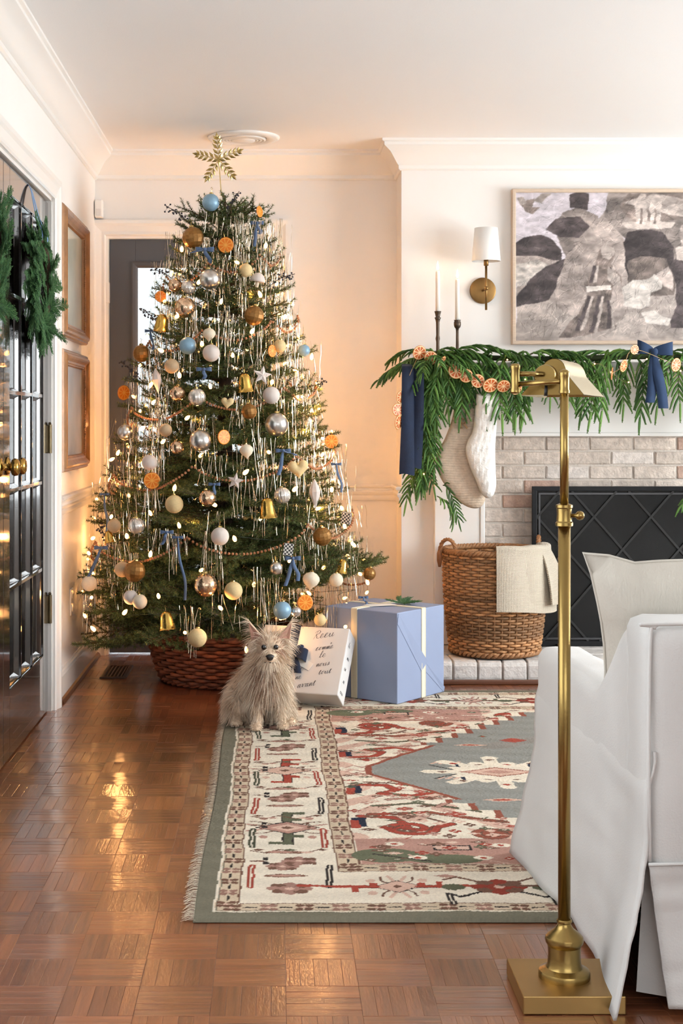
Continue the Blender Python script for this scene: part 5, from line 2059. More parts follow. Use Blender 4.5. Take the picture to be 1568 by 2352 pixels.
def write(word, u, v, size, rot=0.22, fn=wf, mbk=mbk):
    x = 0.0
    for ch in word:
        wd = 0
        for st in GLY[ch]:
            pts = spline([(p[0], p[1], 0) for p in st], max(8, len(st) * 4))
            q = []
            for p in pts:
                sx_ = (x + p.x + p.y * 0.45) * size
                sy_ = p.y * size
                q.append((u + sx_ * math.cos(rot) - sy_ * math.sin(rot), v + sx_ * math.sin(rot) + sy_ * math.cos(rot)))
                wd = max(wd, p.x)
            n_ = len(q)
            vs_ = []
            for i, (a_, b_) in enumerate(q):
                a0, b0 = q[max(0, i - 1)]
                a1, b1 = q[min(n_ - 1, i + 1)]
                dx, dy = a1 - a0, b1 - b0
                l_ = math.hypot(dx, dy) + 1e-9
                wdt = 0.00045 + 0.0007 * max(0, -dy / l_)
                vs_ += [fn(a_ - dy / l_ * wdt, b_ + dx / l_ * wdt, 0.0006), fn(a_ + dy / l_ * wdt, b_ - dx / l_ * wdt, 0.0006)]
            mbk.add(vs_, [(2 * i, 2 * i + 1, 2 * i + 3, 2 * i + 2) for i in range(n_ - 1)])
        x += wd + 0.02
    return x * size


for (wd, u, v, sz) in (('Recu', 0.215, 0.235, 0.021), ('comme', 0.235, 0.185, 0.015), ('le', 0.255, 0.155, 0.018), ('nous', 0.25, 0.115, 0.015), ('le', 0.175, 0.09, 0.018), ('tout', 0.265, 0.082, 0.015),
                       ('ne', 0.175, 0.055, 0.015), ('avant', 0.19, 0.02, 0.017), ('vous', 0.02, 0.24, 0.017), ('merci' if 0 else 'mer', 0.03, 0.20, 0.016), ('a', 0.06, 0.165, 0.018), ('ment', 0.02, 0.12, 0.016), ('cour', 0.03, 0.07, 0.016), (',', 0.29, 0.225, 0.02)):
    write(wd, u, v, sz)


def wside(u, v, o_=0.0):
    """the right-hand edge of the box: u from front to back, v up"""
    return BC + rv3 * (W_ / 2 + o_) - nv3 * (u - T_ / 2) + uv3 * (v - L_ / 2)


for (wd, u, v, sz) in (('le', 0.02, 0.22, 0.015), ('ma', 0.03, 0.17, 0.014), ('en', 0.02, 0.12, 0.014), ('sa', 0.03, 0.07, 0.014), ('cou', 0.02, 0.02, 0.013)):
    write(wd, u, v, sz, 0.1, wside)
hw_ = mbk.build('handwriting', INK, wg, recalc=False)
hw_['kind'] = 'stuff'
NAVYV = mat('navy_velvet', rgb(14, 31, 58), 0.85, sheen=0.08, var=0.15, vscale=30, bump=0.1, bscale=150)
mb = MB()
u0, rw_ = 0.135, 0.042
mb.obox(wf(u0, L_ / 2, 0.001), rv3 * rw_ / 2, uv3 * (L_ / 2 + 0.001), nv3 * 0.0012)
mb.obox(wf(u0, L_ + 0.001, -T_ / 2), rv3 * rw_ / 2, nv3 * (T_ / 2 + 0.001), uv3 * 0.0012)
mb.obox(wf(u0, -0.001, -T_ / 2), rv3 * rw_ / 2, nv3 * (T_ / 2 + 0.001), uv3 * 0.0012)
mb.build('ribbon_band', NAVYV, wg)


def bow_loop(mb, o_, d_, upv, outv, ln, ht, w_, n=22, thick=0.0015):
    """ribbon loop: starts and ends at o_, reaching along d_"""
    d_, upv, outv = Vector(d_), Vector(upv), Vector(outv)
    for s_ in (1, -1):
        vs_ = []
        for i in range(n + 1):
            t = 2 * PI * i / n
            r = 0.5 * (1 - math.cos(t))
            p = o_ + d_ * ln * r ** 0.8 + upv * ht * math.sin(t) * r ** 0.3 * 0.75
            ww = w_ * (0.35 + 0.65 * r ** 0.5) / 2
            q = p + upv * (thick * 0.5 * s_)
            vs_ += [q + outv * ww, q - outv * ww]
        mb.add(vs_, [(2 * i, 2 * i + 1, 2 * i + 3, 2 * i + 2) for i in range(n)])


def ribbon_tail(mb, pts, wdir, w_, fork=0.0, thick=0.0012):
    pts = spline(pts, 14)
    wdir = Vector(wdir).normalized()
    n = len(pts)
    nn = (pts[1] - pts[0]).cross(wdir)
    nn = nn.normalized() * thick / 2 if nn.length > 1e-9 else Vector((0, thick / 2, 0))
    vs_ = []
    for i, p in enumerate(pts):
        ww = w_ / 2 * min(1, 0.5 + i / n * 1.5)
        for s_ in (1, -1):
            vs_ += [p + wdir * ww + nn * s_, p - wdir * ww + nn * s_]
    fs = []
    for i in range(n - 1):
        a_, b_ = 4 * i, 4 * (i + 1)
        fs += [(a_, a_ + 1, b_ + 1, b_), (a_ + 2, b_ + 2, b_ + 3, a_ + 3), (a_, b_, b_ + 2, a_ + 2), (a_ + 1, a_ + 3, b_ + 3, b_ + 1)]
    mb.add(vs_, fs)


o_ = wf(u0 + 0.004, 0.165, 0.004)
mb = MB()
bow_loop(mb, o_, (rv3 * 0.9 - uv3 * 0.1), nv3, uv3, 0.075, 0.032, 0.055)
bow_loop(mb, o_, (-rv3 * 0.9 + uv3 * 0.2), nv3, uv3, 0.07, 0.03, 0.055)
bow_loop(mb, o_, (rv3 * 0.75 + uv3 * 0.3), nv3, uv3 * 0.9, 0.06, 0.03, 0.045)
ribbon_tail(mb, [o_, o_ + nv3 * 0.012 - uv3 * 0.05 - rv3 * 0.01, o_ + nv3 * 0.006 - uv3 * 0.11 - rv3 * 0.012], rv3, 0.03)
ribbon_tail(mb, [o_, o_ + nv3 * 0.012 - uv3 * 0.04 + rv3 * 0.03, o_ + nv3 * 0.006 - uv3 * 0.085 + rv3 * 0.045], rv3, 0.03)
mb.sphere(o_ + nv3 * 0.008, 0.012, 10, 8)
mb.build('bow', NAVYV, wg, smooth=True, recalc=False)
mb = MB()
mb.obox(wf(u0 + 0.07, 0.125, 0.002), (rv3 * 0.9 - uv3 * 0.45) * 0.028, (uv3 * 0.9 + rv3 * 0.45) * 0.017, nv3 * 0.0006)
mb.build('gift_tag', mat('card_stock'), wg)

# ================================================================ EVERGREEN PIECES
def leafmat(name, c1, c2, rough=0.5):
    m = bpy.data.materials.new(name)
    m.use_nodes = True
    nt = m.node_tree
    b = nt.nodes['Principled BSDF']
    b.inputs['Roughness'].default_value = rough
    b.inputs['Specular IOR Level'].default_value = 0.3
    at = nt.nodes.new('ShaderNodeAttribute')
    at.attribute_name = 'Col'
    oi = nt.nodes.new('ShaderNodeObjectInfo')
    mr = nt.nodes.new('ShaderNodeMapRange')
    mr.inputs[3].default_value = 0.75
    mr.inputs[4].default_value = 1.25
    nt.links.new(oi.outputs['Random'], mr.inputs[0])
    mx = nt.nodes.new('ShaderNodeMix')
    mx.data_type = 'RGBA'
    mx.blend_type = 'MULTIPLY'
    mx.inputs[0].default_value = 1
    nt.links.new(at.outputs[0], mx.inputs[6])
    nt.links.new(mr.outputs[0], mx.inputs[7])
    nt.links.new(mx.outputs[2], b.inputs['Base Color'])
    MATS[name] = m
    return m


FIRM = leafmat('fir_needles', 0, 0, 0.5)
PINEM = leafmat('garland_needles', 0, 0, 0.55)
CEDM = leafmat('cedar_foliage', 0, 0, 0.6)


def needles(mb, pts, ln, w_, per, ringn, rg, cols, lift=0.55, flatten=0.0, upv=Vector((0, 0, 1))):
    """single-triangle needles set round a twig path"""
    total = sum((pts[i + 1] - pts[i]).length for i in range(len(pts) - 1))
    n = max(2, int(total / per))
    for i in range(n):
        t = (i + rg.random()) / n * (len(pts) - 1)
        a = min(int(t), len(pts) - 2)
        p = pts[a].lerp(pts[a + 1], t - a)
        d, u, s = frame_of(pts[a + 1] - pts[a], upv)
        for k in range(ringn):
            an = 2 * PI * (k + rg.random()) / ringn
            out = u * math.sin(an) * (1 - flatten) + s * math.cos(an)
            if out.length < 1e-3:
                continue
            out.normalize()
            dr = (d * lift + out).normalized()
            l_ = ln * rg.uniform(0.75, 1.15) * (1 - 0.45 * max(0, t / (len(pts) - 1) - 0.75) * 4 * 0.25)
            sd = dr.cross(Vector((rg.uniform(-1, 1), rg.uniform(-1, 1), rg.uniform(-1, 1)))).normalized() * w_ / 2
            mb.add([p + sd, p - sd, p + dr * l_], [(0, 1, 2)], rg.choice(cols))


def fir_branch(L_, seed, droop=0.0):
    """a flat fir spray along +X: stem, side twigs, needles"""
    rg = random.Random(seed)
    cols = [rgb(*c) for c in ((86, 104, 58), (70, 90, 50), (106, 122, 70), (58, 76, 46), (122, 128, 76))]
    mb = MB()
    brown = rgb(84, 66, 44)
    stem = [Vector((L_ * t, 0.012 * math.sin(t * 5 + seed), -droop * L_ * math.sin(t * PI) + 0.05 * L_ * t * t)) for t in np.linspace(0, 1, 7)]
    mb.tube(stem, [0.006 - 0.0045 * i / 6 for i in range(7)], 4, col=brown)
    needles(mb, stem[1:], 0.017, 0.0030, 0.0055, 5, rg, cols, 0.7)
    n = max(3, int(L_ / 0.055))
    for i in range(n):
        t = 0.16 + 0.80 * i / n
        base = stem[0].lerp(stem[-1], t)
        base.z = (1 - (t * 6 - int(t * 6))) * stem[int(t * 6)].z + (t * 6 - int(t * 6)) * stem[min(6, int(t * 6) + 1)].z
        for sg in (-1, 1):
            ln = (0.05 + 0.34 * L_ * (1 - t) ** 0.8) * rg.uniform(0.75, 1.1)
            an = math.radians(rg.uniform(42, 58)) * sg
            d = Vector((math.cos(an), math.sin(an), rg.uniform(-0.12, 0.16)))
            tw = [base + d * ln * q + Vector((0, 0, 0.02 * q * q)) for q in (0, 0.33, 0.66, 1)]
            mb.tube(tw, [0.0026, 0.002, 0.0016, 0.001], 3, col=brown)
            needles(mb, tw, 0.0165, 0.0030, 0.0062, 5, rg, cols, 0.7)
            if ln > 0.12:
                for q in (0.4, 0.68):
                    for s2 in (-1, 1):
                        b2 = base + d * ln * q
                        a2 = an + s2 * math.radians(45)
                        d2 = Vector((math.cos(a2), math.sin(a2), 0.03))
                        l2 = ln * (1 - q) * 0.75
                        t2 = [b2, b2 + d2 * l2 * 0.5, b2 + d2 * l2]
                        needles(mb, t2, 0.0155, 0.0030, 0.0068, 5, rg, cols, 0.7)
    return mb.mesh('branch', FIRM, recalc=False)


# ================================================================ CHRISTMAS TREE
TX_, TY_ = -0.222, 6.33


def tree_R(z):
    return 0.715 - (z - 0.25) * 0.288


tree = thing('christmas_tree', 'tall green fir christmas tree in the corner strung with warm lights', 'christmas tree', (TX_, TY_, 0.02))
MB().lathe([(0.045, 0.03), (0.042, 0.4), (0.03, 1.2), (0.012, 1.95), (0.004, 2.13)], (TX_, TY_, 0), 10).build('trunk', mat('bark', rgb(70, 54, 40), 0.9, var=0.3, vscale=30, bump=0.5, bscale=40), tree, smooth=True)
MB().lathe([(0.0, 0.0012), (0.13, 0.0012), (0.13, 0.02), (0.07, 0.03), (0.06, 0.16), (0.0, 0.16)], (TX_, TY_, 0), 16).build('stand', BLACK_METAL, tree)
LENS = [0.16, 0.26, 0.38, 0.50, 0.62, 0.72]
BRM_ = {}
for li, l_ in enumerate(LENS):
    BRM_[li] = [fir_branch(l_, 100 + li * 10 + s_, 0.03 if l_ > 0.3 else 0.0) for s_ in range(2)]
rt = random.Random(77)
levels = 25
tips = []
nbr = 0
for lv in range(levels):
    z = 0.27 + (2.02 - 0.27) * (lv / (levels - 1)) ** 0.92
    R = tree_R(z)
    n = max(5, int(round(5 + R * 13)))
    a0 = rt.uniform(0, 6.28)
    for k in range(n):
        a = a0 + 2 * PI * k / n + rt.uniform(-0.14, 0.14)
        el = math.radians(-14 + 30 * (z - 0.27) / 1.75 + rt.uniform(-6, 6))
        dx, dy = math.cos(a), math.sin(a)
        ln = R * rt.uniform(0.88, 1.06) / max(0.6, math.cos(el))
        zz = z
        if z < 0.55 and dx > 0.25 and -0.9 < dy < 0.45:
            zz, el = max(z, 0.46), max(el, math.radians(4))          # clear of the gifts
        elif z < 0.5 and dy < -0.4:
            el = max(el, math.radians(-9))
            ln = min(ln, 0.46 / -dy)
        # keep clear of the walls
        if dx < 0:
            ln = min(ln, (TX_ - (XL + 0.03)) / -dx)
        if dy > 0:
            ln = min(ln, (YB - 0.05 - TY_) / dy)
        zr = zz - math.sin(el) * ln * 0.3
        li = min(range(len(LENS)), key=lambda i: abs(LENS[i] - ln))
        me = rt.choice(BRM_[li])
        sc_ = ln / LENS[li]
        d = Vector((dx * math.cos(el), dy * math.cos(el), math.sin(el)))
        x_, u_, s__ = frame_of(d)
        rot = Matrix((x_, -s__, u_)).transposed()
        rot = rot @ Matrix.Rotation(rt.uniform(-0.5, 0.5), 3, 'X')
        inst('branch', me, tree, (TX_ + dx * 0.01, TY_ + dy * 0.01, zr), rot, sc_)
        nbr += 1
for k in range(6):
    a = k * PI / 3 + 0.3
    el = math.radians(38)
    d = Vector((math.cos(a) * math.cos(el), math.sin(a) * math.cos(el), math.sin(el)))
    x_, u_, s__ = frame_of(d)
    inst('branch', BRM_[0][k % 2], tree, (TX_, TY_, 2.0), Matrix((x_, -s__, u_)).transposed(), 1.0)
inst('branch', BRM_[0][0], tree, (TX_, TY_, 2.02), Matrix(((0, 0, -1), (0, 1, 0), (1, 0, 0))), 0.75)


def tree_pt(px, py, frac=1.0):
    """point on the front of the tree's cone seen at that pixel"""
    d = 5.5
    while d < TY_:
        p = P(px, py, d)
        if math.hypot(p.x - TX_, p.y - TY_) <= frac * max(0.05, tree_R(p.z)):
            return p
        d += 0.01
    p = P(px, py, TY_ - 0.02)
    return p


# ---- woven basket collar round the foot
COLM = mat('red_seagrass', (1, 1, 1), 0.6, attr='Col', var=0.25, vscale=50, bump=0.2, bscale=150)
col_ = thing('tree_collar', 'reddish brown woven seagrass basket collar around the foot of the tree', 'basket', (TX_, TY_, 0))
mb = MB()
rc = random.Random(5)


def cprof(t):
    return (0.272 + 0.062 * t ** 0.8, 0.016 + 0.205 * t)


weave(mb, (TX_, TY_), cprof, 13, 40, 0.0092, (128, 70, 44), rc, 0.0125, 4, 6)
mb.build('woven_wall', COLM, col_, smooth=True, recalc=False)
mb = MB()
for t in (0.0, 1.0):
    r, z = cprof(t)
    for q in range(2):
        pts = []
        for j in range(180):
            a = 2 * PI * j / 180
            tw = a * 22 + PI * q
            pts.append((TX_ + (r + 0.007 * math.cos(tw)) * math.cos(a), TY_ + (r + 0.007 * math.cos(tw)) * math.sin(a), z + 0.004 * math.sin(tw) + (0 if t else -0.004)))
        mb.tube(pts, 0.008, 5, closed=True, col=rgb(120, 66, 42))
mb.build('rim', COLM, col_, smooth=True, recalc=False)
MB().lathe([(cprof(0)[0] - 0.02, 0.004), (cprof(1)[0] - 0.02, 0.22)], (TX_, TY_, 0), 40, closed_ends=False, col=rgb(70, 38, 26)).build('lining', COLM, col_)

# ---- string lights
strl = thing('string_lights', 'warm white string lights wound all over the christmas tree', 'string lights', (TX_, TY_, 0.3))
BULB = mat('warm_bulb', (1, 0.75, 0.4), 0.3, emit=(1.0, 0.44, 0.12), estr=12.0)
BULB.cycles.emission_sampling = 'NONE'
mbb = MB()
mbb.lathe([(0, -0.010), (0.0048, -0.007), (0.0062, 0.0), (0.0054, 0.006), (0.0024, 0.012), (0, 0.014)], (0, 0, 0), 8, closed_ends=False)
bulb_me = mbb.mesh('bulb', BULB, smooth=True)
rl = random.Random(31)
NB = 300
path = []
for i in range(NB):
    t = i / NB
    z = 0.24 + 1.80 * (0.55 * (1 - math.sqrt(1 - t * 0.985)) + 0.45 * t)
    # spiral, with more bulbs low down where the tree is wide; only bias a little to the room side
    a = i * 2.399963
    a = a + 0.80 * math.sin(a + PI / 2)          # crowd towards the camera side
    rr_ = tree_R(z) * rl.uniform(0.84, 1.03)
    x, y = TX_ + rr_ * math.cos(a), TY_ + rr_ * math.sin(a)
    if x < XL + 0.03:
        x = XL + 0.03
    if y > YB - 0.04:
        y = YB - 0.04
    path.append((a % (2 * PI), Vector((x, y, z + rl.uniform(-0.02, 0.02)))))
    inst('bulb', bulb_me, strl, path[-1][1], (rl.uniform(-1.2, 1.2), rl.uniform(-1.2, 1.2), 0), rl.uniform(1.05, 1.4))
mbw = MB()
# wire winding round the tree
pts = []
for i in range(900):
    t = i / 899
    z = 0.25 + 1.75 * t
    a = t * 2 * PI * 16
    r = tree_R(z) * (0.80 + 0.06 * math.sin(i * 0.9))
    x, y = TX_ + r * math.cos(a), TY_ + r * math.sin(a)
    pts.append((max(x, XL + 0.03), min(y, YB - 0.04), z + 0.03 * math.sin(i * 0.37)))
mbw.tube(pts, 0.0012, 3)
mbw.build('wire', mat('green_wire', rgb(36, 48, 32), 0.6), strl, recalc=False)
rl2 = random.Random(12)
front = [p for a, p in path]
rl2.shuffle(front)
for p in front[:72]:
    l = bpy.data.lights.new('bulb_light', 'POINT')
    l.energy = 0.80 if p.z < 1.2 else 0.80 * max(0.3, 1 - (p.z - 1.2) * 0.9)
    l.color = (1.0, 0.46, 0.15)
    l.shadow_soft_size = 0.012
    q = Vector((p.x - TX_, p.y - TY_, 0)) * (0.05 if rl2.random() < 0.55 else -0.25)
    x, y = max(p.x + q.x, XL + 0.02), min(p.y + q.y, YB - 0.03)
    reg(bpy.data.objects.new('bulb_light', l), (x, y, p.z), strl)

# ---- tinsel
TINS = mat('silver_tinsel', rgb(240, 226, 202), 0.18, 1.0)
rtn = random.Random(91)
mb = MB()
for cnum in range(560):
    z = 0.36 + 1.68 * rtn.random() ** 1.12
    a = rtn.uniform(0, 2 * PI)
    a = a + 0.6 * math.sin(a + PI / 2)
    R = tree_R(z) * rtn.uniform(0.84, 1.0)
    cx, cy = TX_ + R * math.cos(a), TY_ + R * math.sin(a)
    cx, cy = max(cx, XL + 0.05), min(cy, YB - 0.06)
    base_l = rtn.uniform(0.10, 0.26)
    spread = rtn.uniform(0.008, 0.045)
    for s_ in range(rtn.randint(6, 16)):
        x, y = cx + rtn.gauss(0, spread), cy + rtn.gauss(0, spread * 0.6)
        x, y = max(x, XL + 0.06), min(y, YB - 0.06)
        l_ = base_l * rtn.uniform(0.6, 1.15)
        l_ = min(l_, z - 0.05)
        ang = rtn.uniform(0, PI)
        w_ = rtn.uniform(0.0006, 0.0011)
        dxs, dys = rtn.gauss(0, 0.014), rtn.gauss(0, 0.010)
        vs_ = []
        n = 4
        for i in range(n + 1):
            t = i / n
            an = ang + rtn.uniform(-0.7, 0.7)
            px_, py_, pz_ = max(x + dxs * t + rtn.gauss(0, 0.0015), XL + 0.035), min(y + dys * t, YB - 0.04), z - l_ * t
            vs_ += [(px_ + math.cos(an) * w_, py_ + math.sin(an) * w_, pz_), (px_ - math.cos(an) * w_, py_ - math.sin(an) * w_, pz_)]
        mb.add(vs_, [(2 * i, 2 * i + 1, 2 * i + 3, 2 * i + 2) for i in range(n)])
tin = mb.build('tinsel', TINS, None, recalc=False)
tag(tin, 'thin silver tinsel strands hanging all over the christmas tree', 'tinsel', kind='stuff')

# ---- wooden bead garland
BEADM = mat('wood_beads', rgb(176, 122, 86), 0.5, var=0.2, vscale=90)
mb = MB()
bd = MB()
bd.sphere((0, 0, 0), 0.0058, 7, 5)
bv, bf = bd.v, bd.f
chain = []
for i in range(1150):
    t = i / 1149
    z0_ = 0.42 + 1.42 * t
    turns = 5.0
    a = t * 2 * PI * turns
    sw = abs(math.sin(a * 3.5))
    z = z0_ - 0.10 * sw ** 0.7 * (1 - 0.4 * t) + 0.05
    R = tree_R(z) * (0.93 + 0.05 * math.cos(a * 7))
    x, y = TX_ + R * math.cos(a), TY_ + R * math.sin(a)
    chain.append(Vector((max(x, XL + 0.03), min(y, YB - 0.05), z)))
last = None
for p in chain:
    if last is not None and (p - last).length < 0.0105:
        continue
    if last is not None:
        gap = (p - last).length
        for q in range(1, int(gap / 0.0112) + 1):
            w3 = last.lerp(p, q * 0.0112 / gap)
            mb.add([(w3.x + a_, w3.y + b_, w3.z + c_) for a_, b_, c_ in bv], bf)
    last = p
o = mb.build('bead_garland', BEADM, None, smooth=True, recalc=False)
tag(o, 'string of small wooden beads swagged around the christmas tree', 'garland', kind='stuff')

# ---- ornaments
GOLDCAP = mat('ornament_cap', rgb(196, 170, 110), 0.25, 1.0)
OM = {
    'bronze': mat('bronze_ball', rgb(146, 104, 52), 0.38, 0.55, var=0.18, vscale=5, bump=0.1, bscale=9),
    'cream': mat('cream_ball', rgb(226, 200, 148), 0.75, var=0.06, vscale=6, bump=0.08, bscale=30),
    'white': mat('glitter_white_ball', rgb(226, 214, 206), 0.55, var=0.14, vscale=60, bump=0.3, bscale=90),
    'ivory': mat('ivory_ball', rgb(230, 216, 192), 0.6, var=0.06, vscale=8),
    'blue': mat('powder_blue_ball', rgb(136, 172, 196), 0.4, 0.2, var=0.05, vscale=6),
    'silver': mat('satin_silver_ball', rgb(206, 204, 200), 0.28, 0.95, var=0.12, vscale=3),
    'mercury': mat('mercury_glass_ball', rgb(222, 190, 158), 0.10, 0.9, var=0.35, vscale=4, bump=0.15, bscale=4),
    'clear': mat('ribbed_clear_ball', rgb(226, 220, 212), 0.12, 0.65, var=0.15, vscale=12),
    'gold': mat('polished_gold', rgb(206, 168, 88), 0.22, 1.0, var=0.1, vscale=5),
    'beige': mat('beige_ball', rgb(200, 172, 136), 0.6, var=0.08, vscale=8),
}
BLUEV = mat('dusty_blue_velvet', rgb(84, 106, 138), 0.85, sheen=0.3, bump=0.1, bscale=150)
ORA = mat('dried_orange', (1, 1, 1), 0.45, attr='Col', var=0.12, vscale=30, sub=0.1)
PROTO = {}


def slice_mesh(rind, pith, flesh):
    mb = MB()
    mb.lathe([(0, -0.06), (0.9, -0.06), (1.0, -0.03), (1.0, 0.03), (0.9, 0.06), (0, 0.06)], (0, 0, 0), 26, 'Y', col=rgb(*pith))
    # rind
    mb.lathe([(0.955, -0.062), (1.015, -0.03), (1.015, 0.03), (0.955, 0.062)], (0, 0, 0), 26, 'Y', False, col=rgb(*rind))
    for k in range(9):
        a0_, a1_ = 2 * PI * (k + 0.10) / 9, 2 * PI * (k + 0.90) / 9
        for s_ in (-1, 1):
            ps = [(0.14, (a0_ + a1_) / 2)] + [(0.84, a0_ + (a1_ - a0_) * q / 3) for q in range(4)]
            mb.add([(r * math.sin(a), s_ * 0.068, r * math.cos(a)) for r, a in ps], [(0, 1, 2), (0, 2, 3), (0, 3, 4)], rgb(*flesh))
    return mb.mesh('slice', ORA, recalc=True)


SL_TREE = slice_mesh((224, 112, 14), (248, 172, 70), (240, 126, 6))  # brighter orange paints in the glow of light through the slices
SL_DRY = slice_mesh((204, 128, 66), (240, 208, 160), (196, 92, 34))


def proto(kind):
    """parts of one ornament in unit size: list of (part name, mesh)"""
    if kind in PROTO:
        return PROTO[kind]
    parts = []
    cap = MB()
    hook = MB()
    hook.tube([(0, 0, 1.1), (0, 0, 1.45), (0.12, 0, 1.62), (0, 0, 1.75), (-0.1, 0, 1.6)], 0.03, 4)
    if kind in OM and kind not in ('gold',):
        b_ = MB()
        if kind == 'clear':
            b_.grid(lambda u, v: Vector((math.sin(PI * v) * math.cos(2 * PI * u), math.sin(PI * v) * math.sin(2 * PI * u), -math.cos(PI * v))) * (1 + 0.03 * math.cos(2 * PI * u * 16) * math.sin(PI * v)), 64, 12, cu=True)
        elif kind == 'bronze':
            b_.sphere((0, 0, 0), 1, 14, 9)
        else:
            b_.sphere((0, 0, 0), 1, 24, 14)
        parts.append(('ball', b_.mesh('ball', OM[kind], smooth=kind != 'bronze')))
        cap.lathe([(0.22, 0.95), (0.24, 1.0), (0.22, 1.12), (0.1, 1.16), (0, 1.16)], (0, 0, 0), 12)
        parts.append(('cap', cap.mesh('cap', GOLDCAP)))
        parts.append(('hook', hook.mesh('hook', GOLDCAP)))
    elif kind == 'onion':
        b_ = MB()
        b_.lathe([(0.0, -1.25), (0.06, -1.1), (0.25, -0.85), (0.75, -0.45), (1.0, 0.05), (0.92, 0.45), (0.6, 0.78), (0.25, 0.92), (0.2, 1.0)], (0, 0, 0), 24)
        parts.append(('bulb_body', b_.mesh('bulb_body', OM['ivory'], smooth=True)))
        cap.lathe([(0.22, 0.95), (0.22, 1.12), (0.1, 1.16), (0, 1.16)], (0, 0, 0), 12)
        parts += [('cap', cap.mesh('cap', GOLDCAP)), ('hook', hook.mesh('hook', GOLDCAP))]
    elif kind == 'finial':
        b_ = MB()
        b_.lathe([(0, -1.5), (0.12, -1.1), (0.42, -0.3), (0.52, 0.1), (0.40, 0.55), (0.12, 1.1), (0, 1.3)], (0, 0, 0), 8)
        parts.append(('body', b_.mesh('body', OM['white'])))
        parts.append(('hook', hook.mesh('hook', GOLDCAP)))
    elif kind == 'bell':
        b_ = MB()
        b_.lathe([(1.0, -1.1), (0.96, -1.08), (0.82, -0.6), (0.72, 0.1), (0.64, 0.6), (0.48, 0.88), (0.2, 1.0), (0.0, 1.02)], (0, 0, 0), 24)
        b_.lathe([(0.92, -1.08), (0.78, -0.6), (0.6, 0.5), (0.0, 0.9)], (0, 0, 0), 24, closed_ends=False)
        parts.append(('bell_body', b_.mesh('bell_body', OM['gold'], smooth=True)))
        c_ = MB()
        c_.sphere((0, 0, -1.05), 0.18, 10, 8)
        c_.tube([(0, 0, -1.0), (0, 0, 0.5)], 0.03, 5)
        parts.append(('clapper', c_.mesh('clapper', GOLDCAP)))
        parts.append(('hook', hook.mesh('hook', GOLDCAP)))
    elif kind == 'star':
        b_ = MB()
        v_ = []
        for s_ in (-1, 1):
            v_.append((0, 0.22 * s_, 0))
        for k in range(10):
            a = PI / 2 + k * PI / 5
            r = 1.15 if k % 2 == 0 else 0.5
            v_.append((r * math.cos(a), 0, r * math.sin(a)))
        b_.add(v_, [(0, 2 + k, 2 + (k + 1) % 10) for k in range(10)] + [(1, 2 + (k + 1) % 10, 2 + k) for k in range(10)])
        parts.append(('star_body', b_.mesh('star_body', OM['white'])))
        parts.append(('hook', hook.mesh('hook', GOLDCAP)))
    elif kind == 'heart':
        b_ = MB()
        ol = []
        for k in range(40):
            t = 2 * PI * k / 40
            ol.append((0.062 * 16 * math.sin(t) ** 3, 0.062 * (13 * math.cos(t) - 5 * math.cos(2 * t) - 2 * math.cos(3 * t) - math.cos(4 * t)) + 0.1))
        inflate(b_, ol, 0.45, 0.16, lambda a, c_, t: Vector((a, -t, c_)))
        parts.append(('heart_body', b_.mesh('heart_body', OM['cream'], smooth=True)))
        parts.append(('hook', hook.mesh('hook', GOLDCAP)))
    elif kind == 'dome':
        b_ = MB()
        b_.lathe([(0.0, -0.35), (0.9, -0.42), (1.02, -0.38), (0.98, -0.1), (0.75, 0.4), (0.4, 0.68), (0, 0.78)], (0, 0, 0), 24)
        parts.append(('dome_cap', b_.mesh('dome_cap', OM['white'], smooth=True)))
        c_ = MB()
        c_.lathe([(0.22, -1.1), (0.26, -0.4)], (0, 0, 0), 12)
        parts.append(('stalk', c_.mesh('stalk', OM['ivory'], smooth=True)))
        parts.append(('hook', hook.mesh('hook', GOLDCAP)))
    elif kind == 'block':
        b_ = MB()
        b_.box(-0.8, -0.5, -1.0, 0.8, 0.5, 1.0)
        m_ = bpy.data.materials.new('checked_ornament')
        m_.use_nodes = True
        ck = m_.node_tree.nodes.new('ShaderNodeTexChecker')
        ck.inputs['Scale'].default_value = 3.2
        ck.inputs[1].default_value = (*rgb(40, 40, 42), 1)
        ck.inputs[2].default_value = (*rgb(214, 210, 202), 1)
        tcn = m_.node_tree.nodes.new('ShaderNodeTexCoord')
        m_.node_tree.links.new(tcn.outputs['Object'], ck.inputs[0])
        m_.node_tree.links.new(ck.outputs[0], m_.node_tree.nodes['Principled BSDF'].inputs[0])
        parts.append(('block_body', b_.mesh('block_body', m_)))
        parts.append(('hook', hook.mesh('hook', GOLDCAP)))
    elif kind == 'orange':
        parts.append(('slice', SL_TREE))
        h2 = MB()
        h2.tube([(0, 0, 0.9), (0.05, 0, 1.3), (0, 0, 1.6), (-0.05, 0, 1.3), (0, 0, 0.9)], 0.025, 4)
        parts.append(('hook', h2.mesh('hook', GOLDCAP)))
    PROTO[kind] = parts
    return parts


